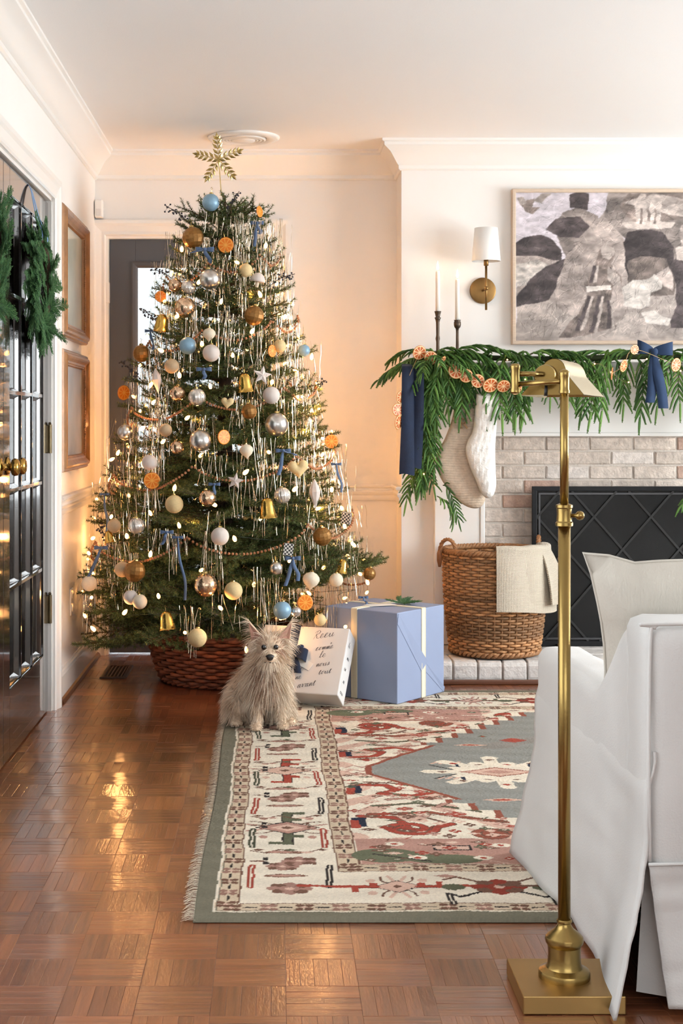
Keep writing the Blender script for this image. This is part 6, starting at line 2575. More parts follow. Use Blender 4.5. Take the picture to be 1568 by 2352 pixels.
ORN = [
    ('blue', 484, 465, 20, 'powder blue ball at the very top of the tree under the snowflake'),
    ('bronze', 443, 546, 25, 'bronze ball near the tree top left of the first orange slice'),
    ('orange', 518, 563, 18, 'bright dried orange slice near the tree top beside a bronze ball'),
    ('orange', 596, 486, 13, 'narrow dried orange slice turned edgewise at the top right of the tree'),
    ('silver', 482, 641, 24, 'satin silver ball high on the tree below the top orange slice'),
    ('cream', 564, 621, 16, 'small cream ball high on the tree right of the silver one'),
    ('dome', 592, 640, 18, 'white mushroom ornament high on the right side of the tree'),
    ('mercury', 402, 655, 16, 'small champagne glass ball at the upper left edge of the tree'),
    ('clear', 432, 660, 16, 'clear ribbed ball left of the upper silver ball'),
    ('orange', 369, 681, 13, 'dried orange slice on the upper left edge of the tree before the door glass'),
    ('mercury', 425, 706, 24, 'large champagne glass ball on the upper left of the tree'),
    ('bronze', 583, 725, 23, 'bronze ball on the upper right of the tree among the tinsel'),
    ('bell', 371, 741, 19, 'gold bell on the upper left edge of the tree before the door glass'),
    ('bronze', 325, 812, 20, 'bronze ball at the left edge of the tree below the upper gold bell'),
    ('blue', 431, 794, 20, 'powder blue ball on the left of the tree at the middle height'),
    ('onion', 480, 768, 15, 'small ivory onion ornament above the white glitter ball'),
    ('white', 485, 811, 20, 'white glitter ball right of the middle blue ball'),
    ('beige', 394, 841, 17, 'beige ball below left of the middle blue ball'),
    ('orange', 625, 806, 14, 'dried orange slice on the right of the tree at the level of the blue ball'),
    ('cream', 642, 795, 15, 'small cream ball behind the right hand orange slice'),
    ('blue', 698, 805, 14, 'small pale blue ball at the right edge of the tree'),
    ('finial', 360, 873, 22, 'white pointed glitter ornament on the left of the tree'),
    ('orange', 284, 902, 17, 'dried orange slice at the left edge of the tree against the dark door'),
    ('bell', 562, 878, 20, 'gold bell in the middle of the tree'),
    ('star', 602, 862, 20, 'white glitter star right of the middle gold bell'),
    ('white', 623, 908, 20, 'white glitter ball below the star on the right'),
    ('mercury', 408, 904, 18, 'champagne glass ball left of centre below the beige ball'),
    ('clear', 452, 912, 20, 'clear ribbed ball left of the white heart'),
    ('heart', 522, 926, 15, 'small heart shaped ornament in the middle of the tree'),
    ('bronze', 572, 945, 18, 'bronze ball below the middle gold bell'),
    ('silver', 635, 975, 27, 'large satin silver ball on the right half of the tree'),
    ('silver', 287, 993, 18, 'satin silver ball at the left edge of the tree'),
    ('beige', 380, 988, 15, 'small beige ball on the left above the gold mesh ball'),
    ('silver', 460, 1012, 25, 'satin silver ball beside the oval orange slice'),
    ('orange', 514, 1004, 17, 'oval dried orange slice in the middle of the tree'),
    ('onion', 566, 1036, 16, 'ivory onion ornament right of the oval orange slice'),
    ('orange', 761, 1014, 16, 'dried orange slice at the right edge of the tree'),
    ('mercury', 407, 1028, 16, 'small gold glass ball left of centre'),
    ('white', 343, 1062, 18, 'pearly white ball on the left above the orange slice'),
    ('orange', 349, 1104, 19, 'dried orange slice on the left half of the tree'),
    ('heart', 685, 1078, 24, 'golden heart ornament on the right half of the tree'),
    ('cream', 400, 1158, 21, 'yellow cream ball on the left half of the tree'),
    ('clear', 648, 1138, 19, 'clear silver ribbed ball below the golden heart'),
    ('mercury', 476, 1144, 20, 'champagne glass ball right of the yellow cream ball'),
    ('finial', 723, 1133, 26, 'white pointed glitter ornament on the right of the tree'),
    ('bell', 614, 1166, 22, 'gold bell behind tinsel on the lower right of the tree'),
    ('beige', 262, 1208, 16, 'beige ball at the lower left edge of the tree beside berries'),
    ('clear', 313, 1208, 19, 'clear ribbed glass ball on the lower left of the tree'),
    ('bell', 250, 1232, 13, 'small gold bell at the lower left edge of the tree'),
    ('white', 505, 1232, 21, 'white swirled ball in the lower middle of the tree'),
    ('bronze', 740, 1232, 22, 'bronze ball on the lower right of the tree'),
    ('block', 662, 1262, 14, 'black and white checked block ornament on the lower right of the tree'),
    ('silver', 634, 1305, 15, 'small satin silver ball below the checked block'),
    ('mercury', 472, 1344, 27, 'largest champagne glass ball low on the tree'),
    ('cream', 536, 1357, 21, 'cream ball low on the tree right of the champagne glass ball'),
    ('onion', 714, 1333, 20, 'ivory onion ornament low on the right of the tree'),
    ('ivory', 772, 1332, 16, 'small ivory ball low on the right of the tree'),
    ('bell', 786, 1300, 15, 'small gold bell low on the right of the tree'),
    ('blue', 648, 1402, 21, 'powder blue ball at the bottom of the tree above the dog'),
    ('orange', 701, 1384, 18, 'round orange slice at the bottom of the tree beside the blue gift'),
    ('white', 300, 1372, 17, 'white ball low on the left touching the ivory ball'),
    ('ivory', 321, 1382, 17, 'ivory ball low on the left of the tree'),
    ('bell', 383, 1425, 20, 'gold bell at the bottom of the tree above the basket'),
    ('cream', 453, 1465, 22, 'lowest cream ball hanging in front of the basket collar'),
    ('ivory', 205, 1340, 18, 'ivory ball at the far lower left tip of the tree'),
    ('bronze', 309, 1312, 25, 'bronze ball low on the left of the tree'),
    ('beige', 281, 1308, 18, 'beige ball behind the low left bronze ball'),
    ('bronze', 848, 1318, 15, 'bronze ball at the far lower right edge of the tree'),
    ('cream', 735, 1424, 14, 'small cream ball at the bottom of the tree touching the blue gift'),
    ('silver', 680, 1405, 12, 'small silver ball behind the bottom orange slice'),
    ('star', 540, 1105, 18, 'white glitter star in the centre of the tree below the onion'),
    ('block', 795, 1190, 13, 'small black and white checked ornament on the right edge of the tree'),
]
ro = random.Random(13)
for (kind, px, py, r, lab) in ORN:
    p = tree_pt(px, py, 1.03)
    rad = r * p.y / F
    th = thing(kind + '_ornament' if kind not in ('orange', 'bell', 'star', 'heart', 'block', 'dome', 'onion', 'finial') else {
        'orange': 'dried_orange_slice', 'bell': 'bell_ornament', 'star': 'star_ornament', 'heart': 'heart_ornament', 'block': 'block_ornament',
        'dome': 'mushroom_ornament', 'onion': 'onion_ornament', 'finial': 'finial_ornament'}[kind], lab, 'ornament', p, 'ornaments on the christmas tree')
    th.scale = (rad, rad, rad)
    yaw = ro.uniform(-0.5, 0.5)
    if kind == 'orange':
        yaw = {596: 1.0, 625: 0.85, 514: 0.65, 284: 0.75}.get(px, ro.uniform(-0.3, 0.3))
    th.rotation_euler = (ro.uniform(-0.12, 0.12), ro.uniform(-0.2, 0.2), yaw)
    pr = {}
    for (nm, me) in proto(kind):
        pr[nm] = inst(nm, me, pr['cap'] if nm == 'hook' and 'cap' in pr else th, (0, 0, 0), local=True)


# velvet bows on the tree
def tree_bow(px, py, s_, tails, lab, m_=BLUEV, tilt=0.0):
    s_ *= 0.8
    p = tree_pt(px, py, 1.04)
    t = thing('velvet_bow', lab, 'bow', p, 'blue velvet bows on the tree')
    rx = Vector((math.cos(tilt), 0, math.sin(tilt)))
    rz = Vector((-math.sin(tilt), 0, math.cos(tilt)))
    mb = MB()
    bow_loop(mb, p, rx, Vector((0, -1, 0)), rz, s_, s_ * 0.35, s_ * 0.55)
    bow_loop(mb, p, -rx, Vector((0, -1, 0)), rz, s_, s_ * 0.35, s_ * 0.55)
    mb.build('loops', m_, t, smooth=True, recalc=False)
    MB().sphere(p + Vector((0, -0.006, 0)), s_ * 0.22, 10, 8).build('knot', m_, t, smooth=True)
    for (dx, dz) in tails:
        mb = MB()
        e = p + Vector((dx, -0.012, dz))
        ribbon_tail(mb, [p, p + Vector((dx * 0.3, -0.014, dz * 0.35)), p + Vector((dx * 0.8 + 0.006, -0.006, dz * 0.7)), e], (1, 0.2, 0), s_ * 0.5)
        mb.build('tail', m_, t, smooth=True, recalc=False)


tree_bow(590, 512, 0.036, [(-0.018, -0.12), (0.012, -0.05)], 'blue velvet bow at the top right of the tree')
tree_bow(470, 573, 0.05, [(-0.06, -0.015), (0.02, -0.06)], 'blue velvet bow lying sideways near the tree top')
tree_bow(345, 760, 0.03, [(0.012, -0.08)], 'dark blue ribbon bow on the left beside the upper gold bell')
tree_bow(468, 848, 0.04, [(0.0, -0.04)], 'grey blue bow in the middle of the tree below the white glitter ball')
tree_bow(650, 1035, 0.04, [(-0.02, -0.10), (0.05, -0.02)], 'blue velvet bow on the right half of the tree')
tree_bow(772, 1066, 0.028, [(0.02, -0.12)], 'blue velvet bow at the right edge of the tree')
tree_bow(492, 1112, 0.03, [(-0.005, -0.05)], 'small dark blue bow left of the central star')
tree_bow(240, 1135, 0.026, [(0.01, -0.16)], 'blue velvet bow at the left edge of the tree near the chair rail')
tree_bow(383, 1222, 0.034, [(-0.02, -0.05)], 'silver blue bow low on the left half of the tree')
tree_bow(408, 1234, 0.028, [(0.03, -0.25)], 'blue velvet bow with one long tail low on the tree')
tree_bow(232, 1258, 0.036, [(-0.05, -0.12)], 'grey blue bow at the lower left edge of the tree')
tree_bow(672, 1282, 0.04, [(0.02, -0.09), (-0.03, -0.11)], 'blue velvet bow low on the right of the tree')
tree_bow(834, 1372, 0.026, [(0.01, -0.03)], 'small blue bow at the lower right tip of the tree')

# berry sprigs
BER = mat('dark_berries', rgb(30, 30, 44), 0.4, coat=0.3)
TWIG = mat('dark_twig', rgb(58, 46, 38), 0.8)
for (px, py, dx, dz, n, lab) in (
        (440, 520, -0.11, 0.085, 26, 'sprig of dark berries at the top left of the tree'), (520, 500, 0.055, 0.11, 20, 'sprig of dark berries beside the top of the tree trunk'),
        (615, 660, 0.115, 0.055, 24, 'sprig of dark berries at the upper right edge of the tree'), (395, 640, -0.09, 0.035, 20, 'sprig of dark berries on the upper left before the door glass'),
        (365, 745, -0.08, 0.06, 20, 'sprig of dark berries on the left beside the gold bell'), (330, 880, -0.10, 0.09, 26, 'sprig of dark berries on the left edge against the dark door'),
        (255, 1270, -0.05, 0.12, 26, 'sprig of dark berries at the lower left edge of the tree'), (722, 900, 0.05, 0.05, 12, 'sprig of dark berries at the right edge of the tree')):
    p = tree_pt(px, py, 0.95)
    t = thing('berry_sprig', lab, 'berries', p, 'dark berry sprigs in the tree')
    e = p + Vector((dx, -0.02, dz))
    stem = spline([p, p.lerp(e, 0.5) + Vector((0, 0, 0.012)), e], 12)
    mb = MB()
    bb = MB()
    mb.tube(stem, 0.0015, 5)
    for i in range(n):
        s_ = stem[3 + int(9 * i / n)]
        q = s_ + Vector((ro.gauss(0, 0.010), ro.gauss(0, 0.008), ro.gauss(0, 0.010)))
        q.x = max(q.x, XL + 0.01)
        mb.tube([s_, q], 0.0008, 3)
        bb.sphere(q, 0.0042, 8, 5)
    mb.build('twig', TWIG, t)
    bo = bb.build('berries', BER, t, smooth=True)
    bo['kind'] = 'stuff'

# snowflake topper
TOPM = mat('gold_leaf_topper', rgb(206, 186, 128), 0.30, 0.9, var=0.06, vscale=12)
tc = P(502, 366, 6.31)
top = thing('snowflake_topper', 'gold snowflake tree topper with leaf shaped points', 'tree topper', tc - Vector((0, 0, 0.16)))
MB().tube([tc, tc + Vector((0.012, 0.01, -0.16))], 0.0022, 6).build('stem', TOPM, top)


def leaf(mb, o_, d_, ln, w_):
    d_ = Vector((d_[0], 0, d_[1]))
    s_ = Vector((-d_.z, 0, d_.x))
    vs_ = [o_, o_ + d_ * ln * 0.45 + s_ * w_ / 2 + Vector((0, 0.002, 0)), o_ + d_ * ln, o_ + d_ * ln * 0.45 - s_ * w_ / 2 + Vector((0, 0.002, 0)), o_ + d_ * ln * 0.45 + Vector((0, -w_ * 0.35, 0)), o_ + d_ * ln * 0.4 + Vector((0, 0.004, 0))]
    mb.add(vs_, [(0, 1, 4), (1, 2, 4), (2, 3, 4), (3, 0, 4), (1, 0, 5), (2, 1, 5), (3, 2, 5), (0, 3, 5)])


for k in range(5):
    a = PI / 2 + k * 2 * PI / 5 + 0.08
    mb = MB()
    d_ = (math.cos(a), math.sin(a))
    dv = Vector((d_[0], 0, d_[1]))
    mb.tube([tc, tc + dv * 0.10], 0.0018, 5)
    for i, q in enumerate((0.022, 0.045, 0.066, 0.086)):
        for s_ in (-1, 1):
            b2 = a + s_ * math.radians(40)
            leaf(mb, tc + dv * q, (math.cos(b2), math.sin(b2)), (0.036, 0.036, 0.032, 0.026)[i], 0.0135)
    leaf(mb, tc + dv * 0.092, d_, 0.028, 0.013)
    b2 = a + PI / 5
    leaf(mb, tc + Vector((0, -0.004, 0)), (math.cos(b2), math.sin(b2)), 0.034, 0.014)
    mb.build('point', TOPM, top)

# ================================================================ MANTEL GARLAND
GC = [rgb(*c) for c in ((86, 124, 58), (68, 106, 48), (104, 142, 70), (56, 90, 44), (122, 154, 80))]


def finger(mb, pts, rg, ln=0.0085):
    mb.tube(pts, [0.0040, 0.0052, 0.0046, 0.0016], 5, col=rg.choice(GC[:4]))
    needles(mb, pts, ln, 0.0036, 0.0034, 7, rg, GC, 1.3)


def pine_sprig(L_, seed, hang):
    """soft drooping pine tips; hang=True: falls down in front (-Y then -Z); else reaches along +X and droops"""
    rg = random.Random(seed)
    mb = MB()
    pts = []
    for t in np.linspace(0, 1, 9):
        if hang:
            p = Vector((0.02 * math.sin(t * 3 + seed), -0.055 * math.sqrt(t), 0.02 * math.sin(PI * min(1, t * 3)) - L_ * t ** 1.25))
        else:
            p = Vector((L_ * t, 0.015 * math.sin(t * 4 + seed), 0.03 * math.sin(t * 2.2) - 0.42 * L_ * t * t))
        pts.append(p)
    mb.tube(pts, [0.003 - 0.002 * i / 8 for i in range(9)], 4, col=rgb(86, 76, 44))
    needles(mb, pts, 0.010, 0.0030, 0.005, 6, rg, GC, 1.0)
    n = max(4, int(L_ / 0.021))
    for i in range(n):
        t = 0.10 + 0.90 * i / (n - 1)
        k = min(7, int(t * 8))
        b_ = pts[k].lerp(pts[k + 1], min(1, t * 8 - k))
        d, u, s = frame_of(pts[k + 1] - pts[k], Vector((0, -1, 0)) if hang else Vector((0, 0, 1)))
        for sg in ((-1, 1) if i < n - 1 else (0.2,)):
            fl = rg.uniform(0.065, 0.105) * (1.0 - 0.25 * t)
            dr = (d * 0.8 + s * sg * 0.75 + u * rg.uniform(-0.1, 0.35)).normalized()
            q = [b_]
            for j in range(3):
                dr = (dr + Vector((0, 0, -0.28))).normalized()
                q.append(q[-1] + dr * fl / 3)
            finger(mb, q, rg)
    return mb.mesh('sprig', PINEM, recalc=False)


SPH = [pine_sprig(0.17, 301, True), pine_sprig(0.22, 302, True), pine_sprig(0.13, 303, True), pine_sprig(0.20, 304, True)]
SPX = [pine_sprig(0.22, 311, False), pine_sprig(0.17, 312, False), pine_sprig(0.27, 313, False)]
gar = thing('mantel_garland', 'green pine garland draped along the mantel shelf and down its left side', 'garland', (FX, SHY, 1.40))
gp = spline([(0.70, 6.44, 1.19), (0.655, 6.44, 1.33), (0.68, 6.43, 1.405), (0.85, 6.44, 1.42), (1.2, 6.45, 1.415), (1.7, 6.44, 1.425), (2.2, 6.45, 1.42), (2.75, 6.44, 1.42)], 60)
MB().tube(gp, 0.012, 6).build('stem', mat('green_twine', rgb(56, 66, 38), 0.9), gar, smooth=True)
rg_ = random.Random(66)
for i in range(84):
    t = 0.10 + 0.90 * i / 83
    p = gp[int(t * 60)]
    px = VX + p.x / p.y * F
    big = 1.0
    if 1230 < px < 1300:
        big = 0.95
    inst('sprig', rg_.choice(SPH), gar, (p.x + rg_.uniform(-0.015, 0.015), p.y - rg_.uniform(0.0, 0.03), p.z + rg_.uniform(-0.02, 0.012)),
         (rg_.uniform(-0.15, 0.2), rg_.uniform(-0.12, 0.12), rg_.uniform(-0.5, 0.5)), big * rg_.uniform(0.9, 1.25))
for i in range(34):      # sprigs lying along the shelf
    t = 0.22 + 0.78 * i / 33
    p = gp[min(60, int(t * 60))]
    inst('sprig', rg_.choice(SPX), gar, (p.x, p.y - rg_.uniform(0, 0.02), p.z + rg_.uniform(0.0, 0.025)), (0, rg_.uniform(-0.2, 0.1), rg_.choice((0, 0, PI)) + rg_.uniform(-0.7, -0.0)), rg_.uniform(0.8, 1.1))
for (x, z, yaw, s_, ty) in ((0.70, 1.405, PI + 0.25, 0.95, 0.0), (0.70, 1.42, PI - 0.2, 0.8, 0.1), (0.74, 1.39, PI + 0.5, 0.9, 0.25), (0.72, 1.44, -0.6, 0.8, -0.2), (0.80, 1.445, -0.35, 0.9, -0.25), (0.76, 1.40, -1.2, 0.8, 0)):
    inst('sprig', rg_.choice(SPX), gar, (x, 6.42, z), (0, ty, yaw), s_)
# the fall down the left side of the mantel
for i in range(24):
    q = i / 23
    x = 0.650 + 0.015 * math.sin(q * 5) + 0.030 * q
    z = 1.36 - 0.42 * q
    inst('sprig', rg_.choice(SPH), gar, (x + rg_.uniform(-0.02, 0.02), 6.455 - rg_.uniform(0, 0.03), z), (rg_.uniform(-0.05, 0.15), rg_.uniform(-0.3, 0.3), rg_.uniform(-0.8, 0.8)), rg_.uniform(0.75, 0.95))
inst('sprig', SPX[1], gar, (0.725, 6.43, 0.80), (0, 0.75, -0.3), 0.75)
inst('sprig', SPH[1], gar, (0.745, 6.43, 0.845), (0.1, -0.45, 0.3), 0.75)
for i in range(6):      # another fall further right, its tip reaching in front of the fire screen
    inst('sprig', SPH[i % 4], gar, (1.99, 6.44, 1.36 - i * 0.10), (0, 0.1, 0.3 * i), 0.9)
inst('sprig', SPX[1], gar, (1.97, 6.42, 0.83), (0, 0.15, PI - 0.1), 0.95)
inst('sprig', SPX[1], gar, (1.97, 6.42, 0.78), (0, 0.35, PI + 0.15), 0.85)
for (x, z, yaw, s_, ty) in ((0.70, 1.40, PI + 0.9, 0.75, 0.2), (0.66, 1.40, -1.9, 0.7, 0.3), (0.69, 1.42, -1.4, 0.7, 0.2)):
    inst('sprig', SPX[1], gar, (x, 6.34, z), (0, ty, yaw), s_)
GARL = mat('copper_wire', rgb(150, 120, 90), 0.4, 0.8)
fl = thing('fairy_lights', 'tiny warm fairy lights on thin wire in the mantel garland', 'string lights', (FX, 6.40, 1.40))
tb = MB()
tb.sphere((0, 0, 0), 0.0034, 8, 6)
tiny = tb.mesh('bulb', BULB, smooth=True)
wire = []
for i in range(34):
    t = i / 33
    if i < 7:
        p = Vector((0.66 + 0.05 * math.sin(i * 2.2) + 0.01 * i, 6.385, 0.90 + i * 0.065))
    else:
        q = (i - 7) / 26
        p = Vector((0.72 + 2.0 * q, 6.365 - 0.01 * math.sin(i * 1.7), 1.35 + 0.06 * math.sin(i * 2.4)))
    wire.append(p)
    inst('bulb', tiny, fl, p)
MB().tube(spline(wire, 160), 0.0006, 3).build('wire', GARL, fl, recalc=False)

# dried orange slices on a thread
og = thing('orange_garland', 'string of dried orange slices looped over the mantel garland', 'garland', (0.8, 6.36, 1.40))
OS = [(963, 810, 15, 0.5, 0.4), (989, 822, 14, 0.2, 0.2), (1014, 832, 14, 0.9, 1.1), (1047, 852, 16, -0.1, 0.1), (1070, 863, 14, 0.1, -0.1), (1097, 875, 14, 0.0, 0.1), (1126, 885, 16, 0.8, 0.2),
      (1156, 887, 14, 0.9, 0.1), (1186, 893, 13, 0.7, 0.5), (919, 912, 13, 0.2, 0.9), (913, 941, 13, 0.1, 0.5), (915, 970, 15, 0.2, 1.0), (1457, 803, 10, 0.3, 0.4), (1405, 858, 13, 0.2, 1.25), (1432, 840, 13, 0.4, 0.8), (1552, 838, 14, 0.3, 0.6)]
pts = []
for (px, py, r, tx, yaw) in OS:
    p = P(px, py, 6.312)
    s_ = r * 1.12 * 6.312 / F
    inst('dried_slice', SL_DRY, og, p, (tx * 0.6, 0, yaw), s_)
    pts.append(p + Vector((0, 0.003, 0)))
for chain_ in (pts[:9], pts[9:12][::-1] + [pts[0]], [pts[13], pts[14], pts[12], pts[15]]):
    MB().tube(spline(chain_, 40), 0.0012, 4).build('thread', mat('jute_thread', rgb(196, 166, 120), 0.9), og, recalc=False)

# navy velvet ribbons on the garland
vb = thing('velvet_ribbon', 'long navy velvet ribbon hanging at the left end of the mantel garland', 'ribbon', (0.64, 6.37, 1.35))
for (a_, b_, dy, w_) in ((936, 936, 0.0, 0.062), (958, 952, 0.012, 0.060)):
    mb = MB()
    p0, p1 = P(a_, 846, 6.335 + dy), P(b_ - 2, 1090 if a_ < 950 else 1075, 6.335 + dy)
    cl_ = spline([p0 + Vector((0.005, 0.03, 0.02)), p0 + Vector((0, -0.012, -0.02)), p0.lerp(p1, 0.5) + Vector((0.004, -0.004, 0)), p1], 24)
    sgn = 1 if a_ < 950 else -1
    for th in (0.0, 0.0014):
        mb.grid(lambda u, v: cl_[int(round(u * 24))] + Vector(((v - 0.5) * w_ * (1 - 0.10 * math.sin(u * 5)), th - 0.013 * math.cos((v - 0.5) * PI * 0.9 + 0.5 * sgn * math.sin(u * 4)) + 0.014 * (v - 0.5) * sgn, 0.004 * math.sin(v * 5) * u)), 24, 10)
    mb.build('tail', NAVYV, vb, smooth=True, recalc=False)
bw = thing('navy_bow', 'navy velvet bow tied at the middle of the mantel garland', 'bow', P(1500, 812, 6.34))
p = P(1500, 806, 6.335)
mb = MB()
bow_loop(mb, p, (0.97, 0, 0.12), (0, -1, 0), (0, 0, 1), 0.088, 0.03, 0.062)
bow_loop(mb, p, (-0.93, 0, 0.25), (0, -1, 0), (0, 0, 1), 0.075, 0.03, 0.060)
NAVYB = mat('blue_bow_velvet', rgb(22, 48, 82), 0.85, sheen=0.1, var=0.12, vscale=30)
mb.build('loops', NAVYB, bw, smooth=True, recalc=False)
MB().lathe([(0.010, -0.014), (0.016, -0.008), (0.017, 0), (0.016, 0.008), (0.010, 0.014)], p + Vector((0, -0.012, -0.004)), 12, 'Z').build('knot', NAVYB, bw, smooth=True)
for (e, w_) in (((1492, 925), 0.044), ((1523, 938), 0.046)):
    q = P(e[0], e[1], 6.325)
    mb = MB()
    ribbon_tail(mb, [p, p.lerp(q, 0.35) + Vector((0, -0.010, 0)), p.lerp(q, 0.7) + Vector((0.004, -0.004, 0)), q], (1, 0.1, 0), w_)
    mb.build('tail', NAVYB, bw, smooth=True, recalc=False)

# ================================================================ CEDAR WREATHS ON THE DOORS
CEC = [rgb(*c) for c in ((84, 124, 76), (66, 108, 66), (98, 138, 84), (54, 90, 58))]


def cedar(L_, seed):
    rg = random.Random(seed)
    mb = MB()

    def stick(a, b_, r):
        mb.tube([a, a.lerp(b_, 0.5), b_], [r, r * 1.1, r * 0.4], 3, col=rg.choice(CEC), cap=False)
    main = [Vector((L_ * t, 0.01 * math.sin(t * 4 + seed), -0.10 * L_ * t * t)) for t in np.linspace(0, 1, 9)]
    mb.tube(main, [0.0022 - 0.0012 * i / 8 for i in range(9)], 3, col=CEC[1])
    for i in range(22):
        t = 0.08 + 0.90 * i / 21
        k = min(7, int(t * 8))
        b_ = main[k].lerp(main[k + 1], t * 8 - k)
        for sg in (-1, 1):
            ln = (0.022 + 0.30 * L_ * (1 - t) ** 0.7) * rg.uniform(0.7, 1.1)
            an = sg * math.radians(rg.uniform(34, 50))
            d = Vector((math.cos(an), math.sin(an), rg.uniform(-0.25, 0.15)))
            e = b_ + d * ln
            stick(b_, e, 0.0012)
            m_ = max(2, int(ln / 0.0085))
            for j in range(m_):
                q = (j + 0.6) / m_
                c_ = b_.lerp(e, q)
                for s2 in (-1, 1):
                    a2 = an + s2 * math.radians(40)
                    l2 = 0.006 + ln * 0.32 * (1 - q)
                    stick(c_, c_ + Vector((math.cos(a2), math.sin(a2), rg.uniform(-0.3, 0.3))) * l2, 0.0010)
    return mb.mesh('cedar_sprig', CEDM, recalc=False)


CED = [cedar(0.15, 401), cedar(0.12, 402), cedar(0.17, 403)]
RIBB = mat('blue_satin_ribbon', rgb(92, 138, 188), 0.5, sheen=0.4)


def wreath(yc, zc, lab1, lab2, seed):
    xs = XL - 0.014
    w_ = thing('cedar_wreath', lab1, 'wreath', (xs, yc, zc - 0.2), 'wreaths on the french doors')
    rg = random.Random(seed)
    R0 = 0.155
    ring = [(xs + 0.045, yc + R0 * math.cos(2 * PI * i / 40), zc + R0 * math.sin(2 * PI * i / 40)) for i in range(40)]
    MB().tube(ring, 0.014, 6, closed=True).build('twig_ring', mat('bark'), w_, smooth=True)
    for i in range(165):
        a = 2 * PI * i / 165 + rg.uniform(-0.1, 0.1)
        c_ = Vector((xs + 0.040 + rg.uniform(-0.01, 0.02), yc + R0 * math.cos(a), zc + R0 * math.sin(a)))
        rad = Vector((0, math.cos(a), math.sin(a)))
        tan = Vector((0, -math.sin(a), math.cos(a)))
        d = (tan * rg.uniform(0.3, 1.0) + rad * rg.uniform(-0.4, 0.95) + Vector((1, 0, 0)) * rg.uniform(-0.1, 0.30)).normalized()
        x_, u_, s__ = frame_of(d, Vector((1, 0, 0.3)))
        rot = Matrix((x_, -s__, u_)).transposed()
        inst('cedar_sprig', rg.choice(CED), w_, c_, rot, rg.uniform(0.5, 0.75))
    rb_ = thing('wreath_ribbon', lab2, 'ribbon', (xs, yc, zc + 0.2), 'ribbons holding the wreaths')
    for (dy, s_) in ((-0.05, 0), (0.05, 1)):
        mb = MB()
        ribbon_tail(mb, [(xs - 0.002, yc, DZ - 0.007), (xs + 0.012, yc + dy * 0.2, DZ - 0.03), (xs + 0.035, yc + dy * 0.7, zc + 0.24), (xs + 0.062, yc + dy * 1.1, zc + 0.17), (xs + 0.05, yc + dy * 1.2, zc + 0.135)], (0, 1, 0), 0.030)
        mb.build('strand', RIBB, rb_, smooth=True, recalc=False)


wreath(5.17, 1.63, 'cedar wreath on the french door nearest the picture frames', 'blue ribbon holding the wreath nearest the picture frames', 1)
wreath(4.22, 1.63, 'cedar wreath on the nearer french door cut by the left edge', 'blue ribbon holding the nearer wreath at the left edge', 2)

# sprig on the blue gift
sg = thing('cedar_sprig', 'small cedar sprig lying on top of the blue gift', 'sprig', c + Vector((0, 0, 0)) * 0)
sg.location = g0 + (ga * 0.35 + gb * 0.62) + Vector((0, 0, GH + 0.006))
WL[sg.name] = sg.location.copy()
for (yaw, s_, ty) in ((0.2, 0.55, -0.2), (0.9, 0.5, -0.35), (-0.5, 0.5, -0.25), (2.6, 0.45, -0.3), (1.6, 0.4, -0.5)):
    inst('frond', CED[0], sg, sg.location, (0, ty, yaw), s_)

# ================================================================ THE DOG
DX, DY_, DZ_ = -0.018, 5.20, 0.0125
dm = MB()


def blob(cx, cy, cz, rx, ry, rz, nu=18, nv=12, rot=None):
    vs_, fs = [], []
    for i in range(nv + 1):
        for j in range(nu):
            a, b_ = PI * i / nv, 2 * PI * j / nu
            v = Vector((rx * math.sin(a) * math.cos(b_), ry * math.sin(a) * math.sin(b_), -rz * math.cos(a)))
            if rot:
                v = rot @ v
            vs_.append(Vector((cx, cy, cz)) + v)
    for i in range(nv):
        for j in range(nu):
            fs.append((i * nu + j, i * nu + (j + 1) % nu, (i + 1) * nu + (j + 1) % nu, (i + 1) * nu + j))
    dm.add(vs_, fs)


def limb(a, b_, r0, r1, n=6):
    a, b_ = Vector(a), Vector(b_)
    for i in range(n + 1):
        t = i / n
        p = a.lerp(b_, t)
        r = r0 + (r1 - r0) * t
        blob(p.x, p.y, p.z, r, r, r, 12, 8)


blob(0, 0.040, 0.296, 0.054, 0.055, 0.048)          # skull
blob(0.0, 0.0, 0.276, 0.036, 0.042, 0.030)          # cheeks
blob(-0.001, -0.038, 0.270, 0.023, 0.034, 0.020)    # muzzle
limb((0, 0.055, 0.27), (-0.012, 0.085, 0.19), 0.048, 0.066)
blob(-0.012, 0.085, 0.165, 0.070, 0.072, 0.085)     # chest
blob(-0.030, 0.150, 0.135, 0.080, 0.095, 0.090)
blob(-0.055, 0.215, 0.092, 0.095, 0.088, 0.086)     # rump
blob(-0.118, 0.150, 0.062, 0.040, 0.072, 0.056)     # thighs
blob(0.030, 0.175, 0.058, 0.042, 0.072, 0.054)
limb((-0.048, 0.062, 0.14), (-0.050, 0.030, 0.024), 0.026, 0.017)
limb((0.032, 0.072, 0.14), (0.042, 0.050, 0.024), 0.026, 0.017)
blob(-0.051, 0.014, 0.0135, 0.020, 0.031, 0.0135)
blob(0.046, 0.034, 0.0135, 0.020, 0.031, 0.0135)
blob(-0.125, 0.085, 0.0135, 0.022, 0.040, 0.0135)
blob(0.075, 0.105, 0.0135, 0.022, 0.040, 0.0135)
for s_ in (-1, 1):      # toes
    for px_, py_ in ((-0.051, 0.014), (0.046, 0.034)):
        for q in (-1, 0, 1):
            blob(px_ + q * 0.0105, py_ - 0.025 + abs(q) * 0.004, 0.0095, 0.0068, 0.011, 0.0090, 8, 6)
    break
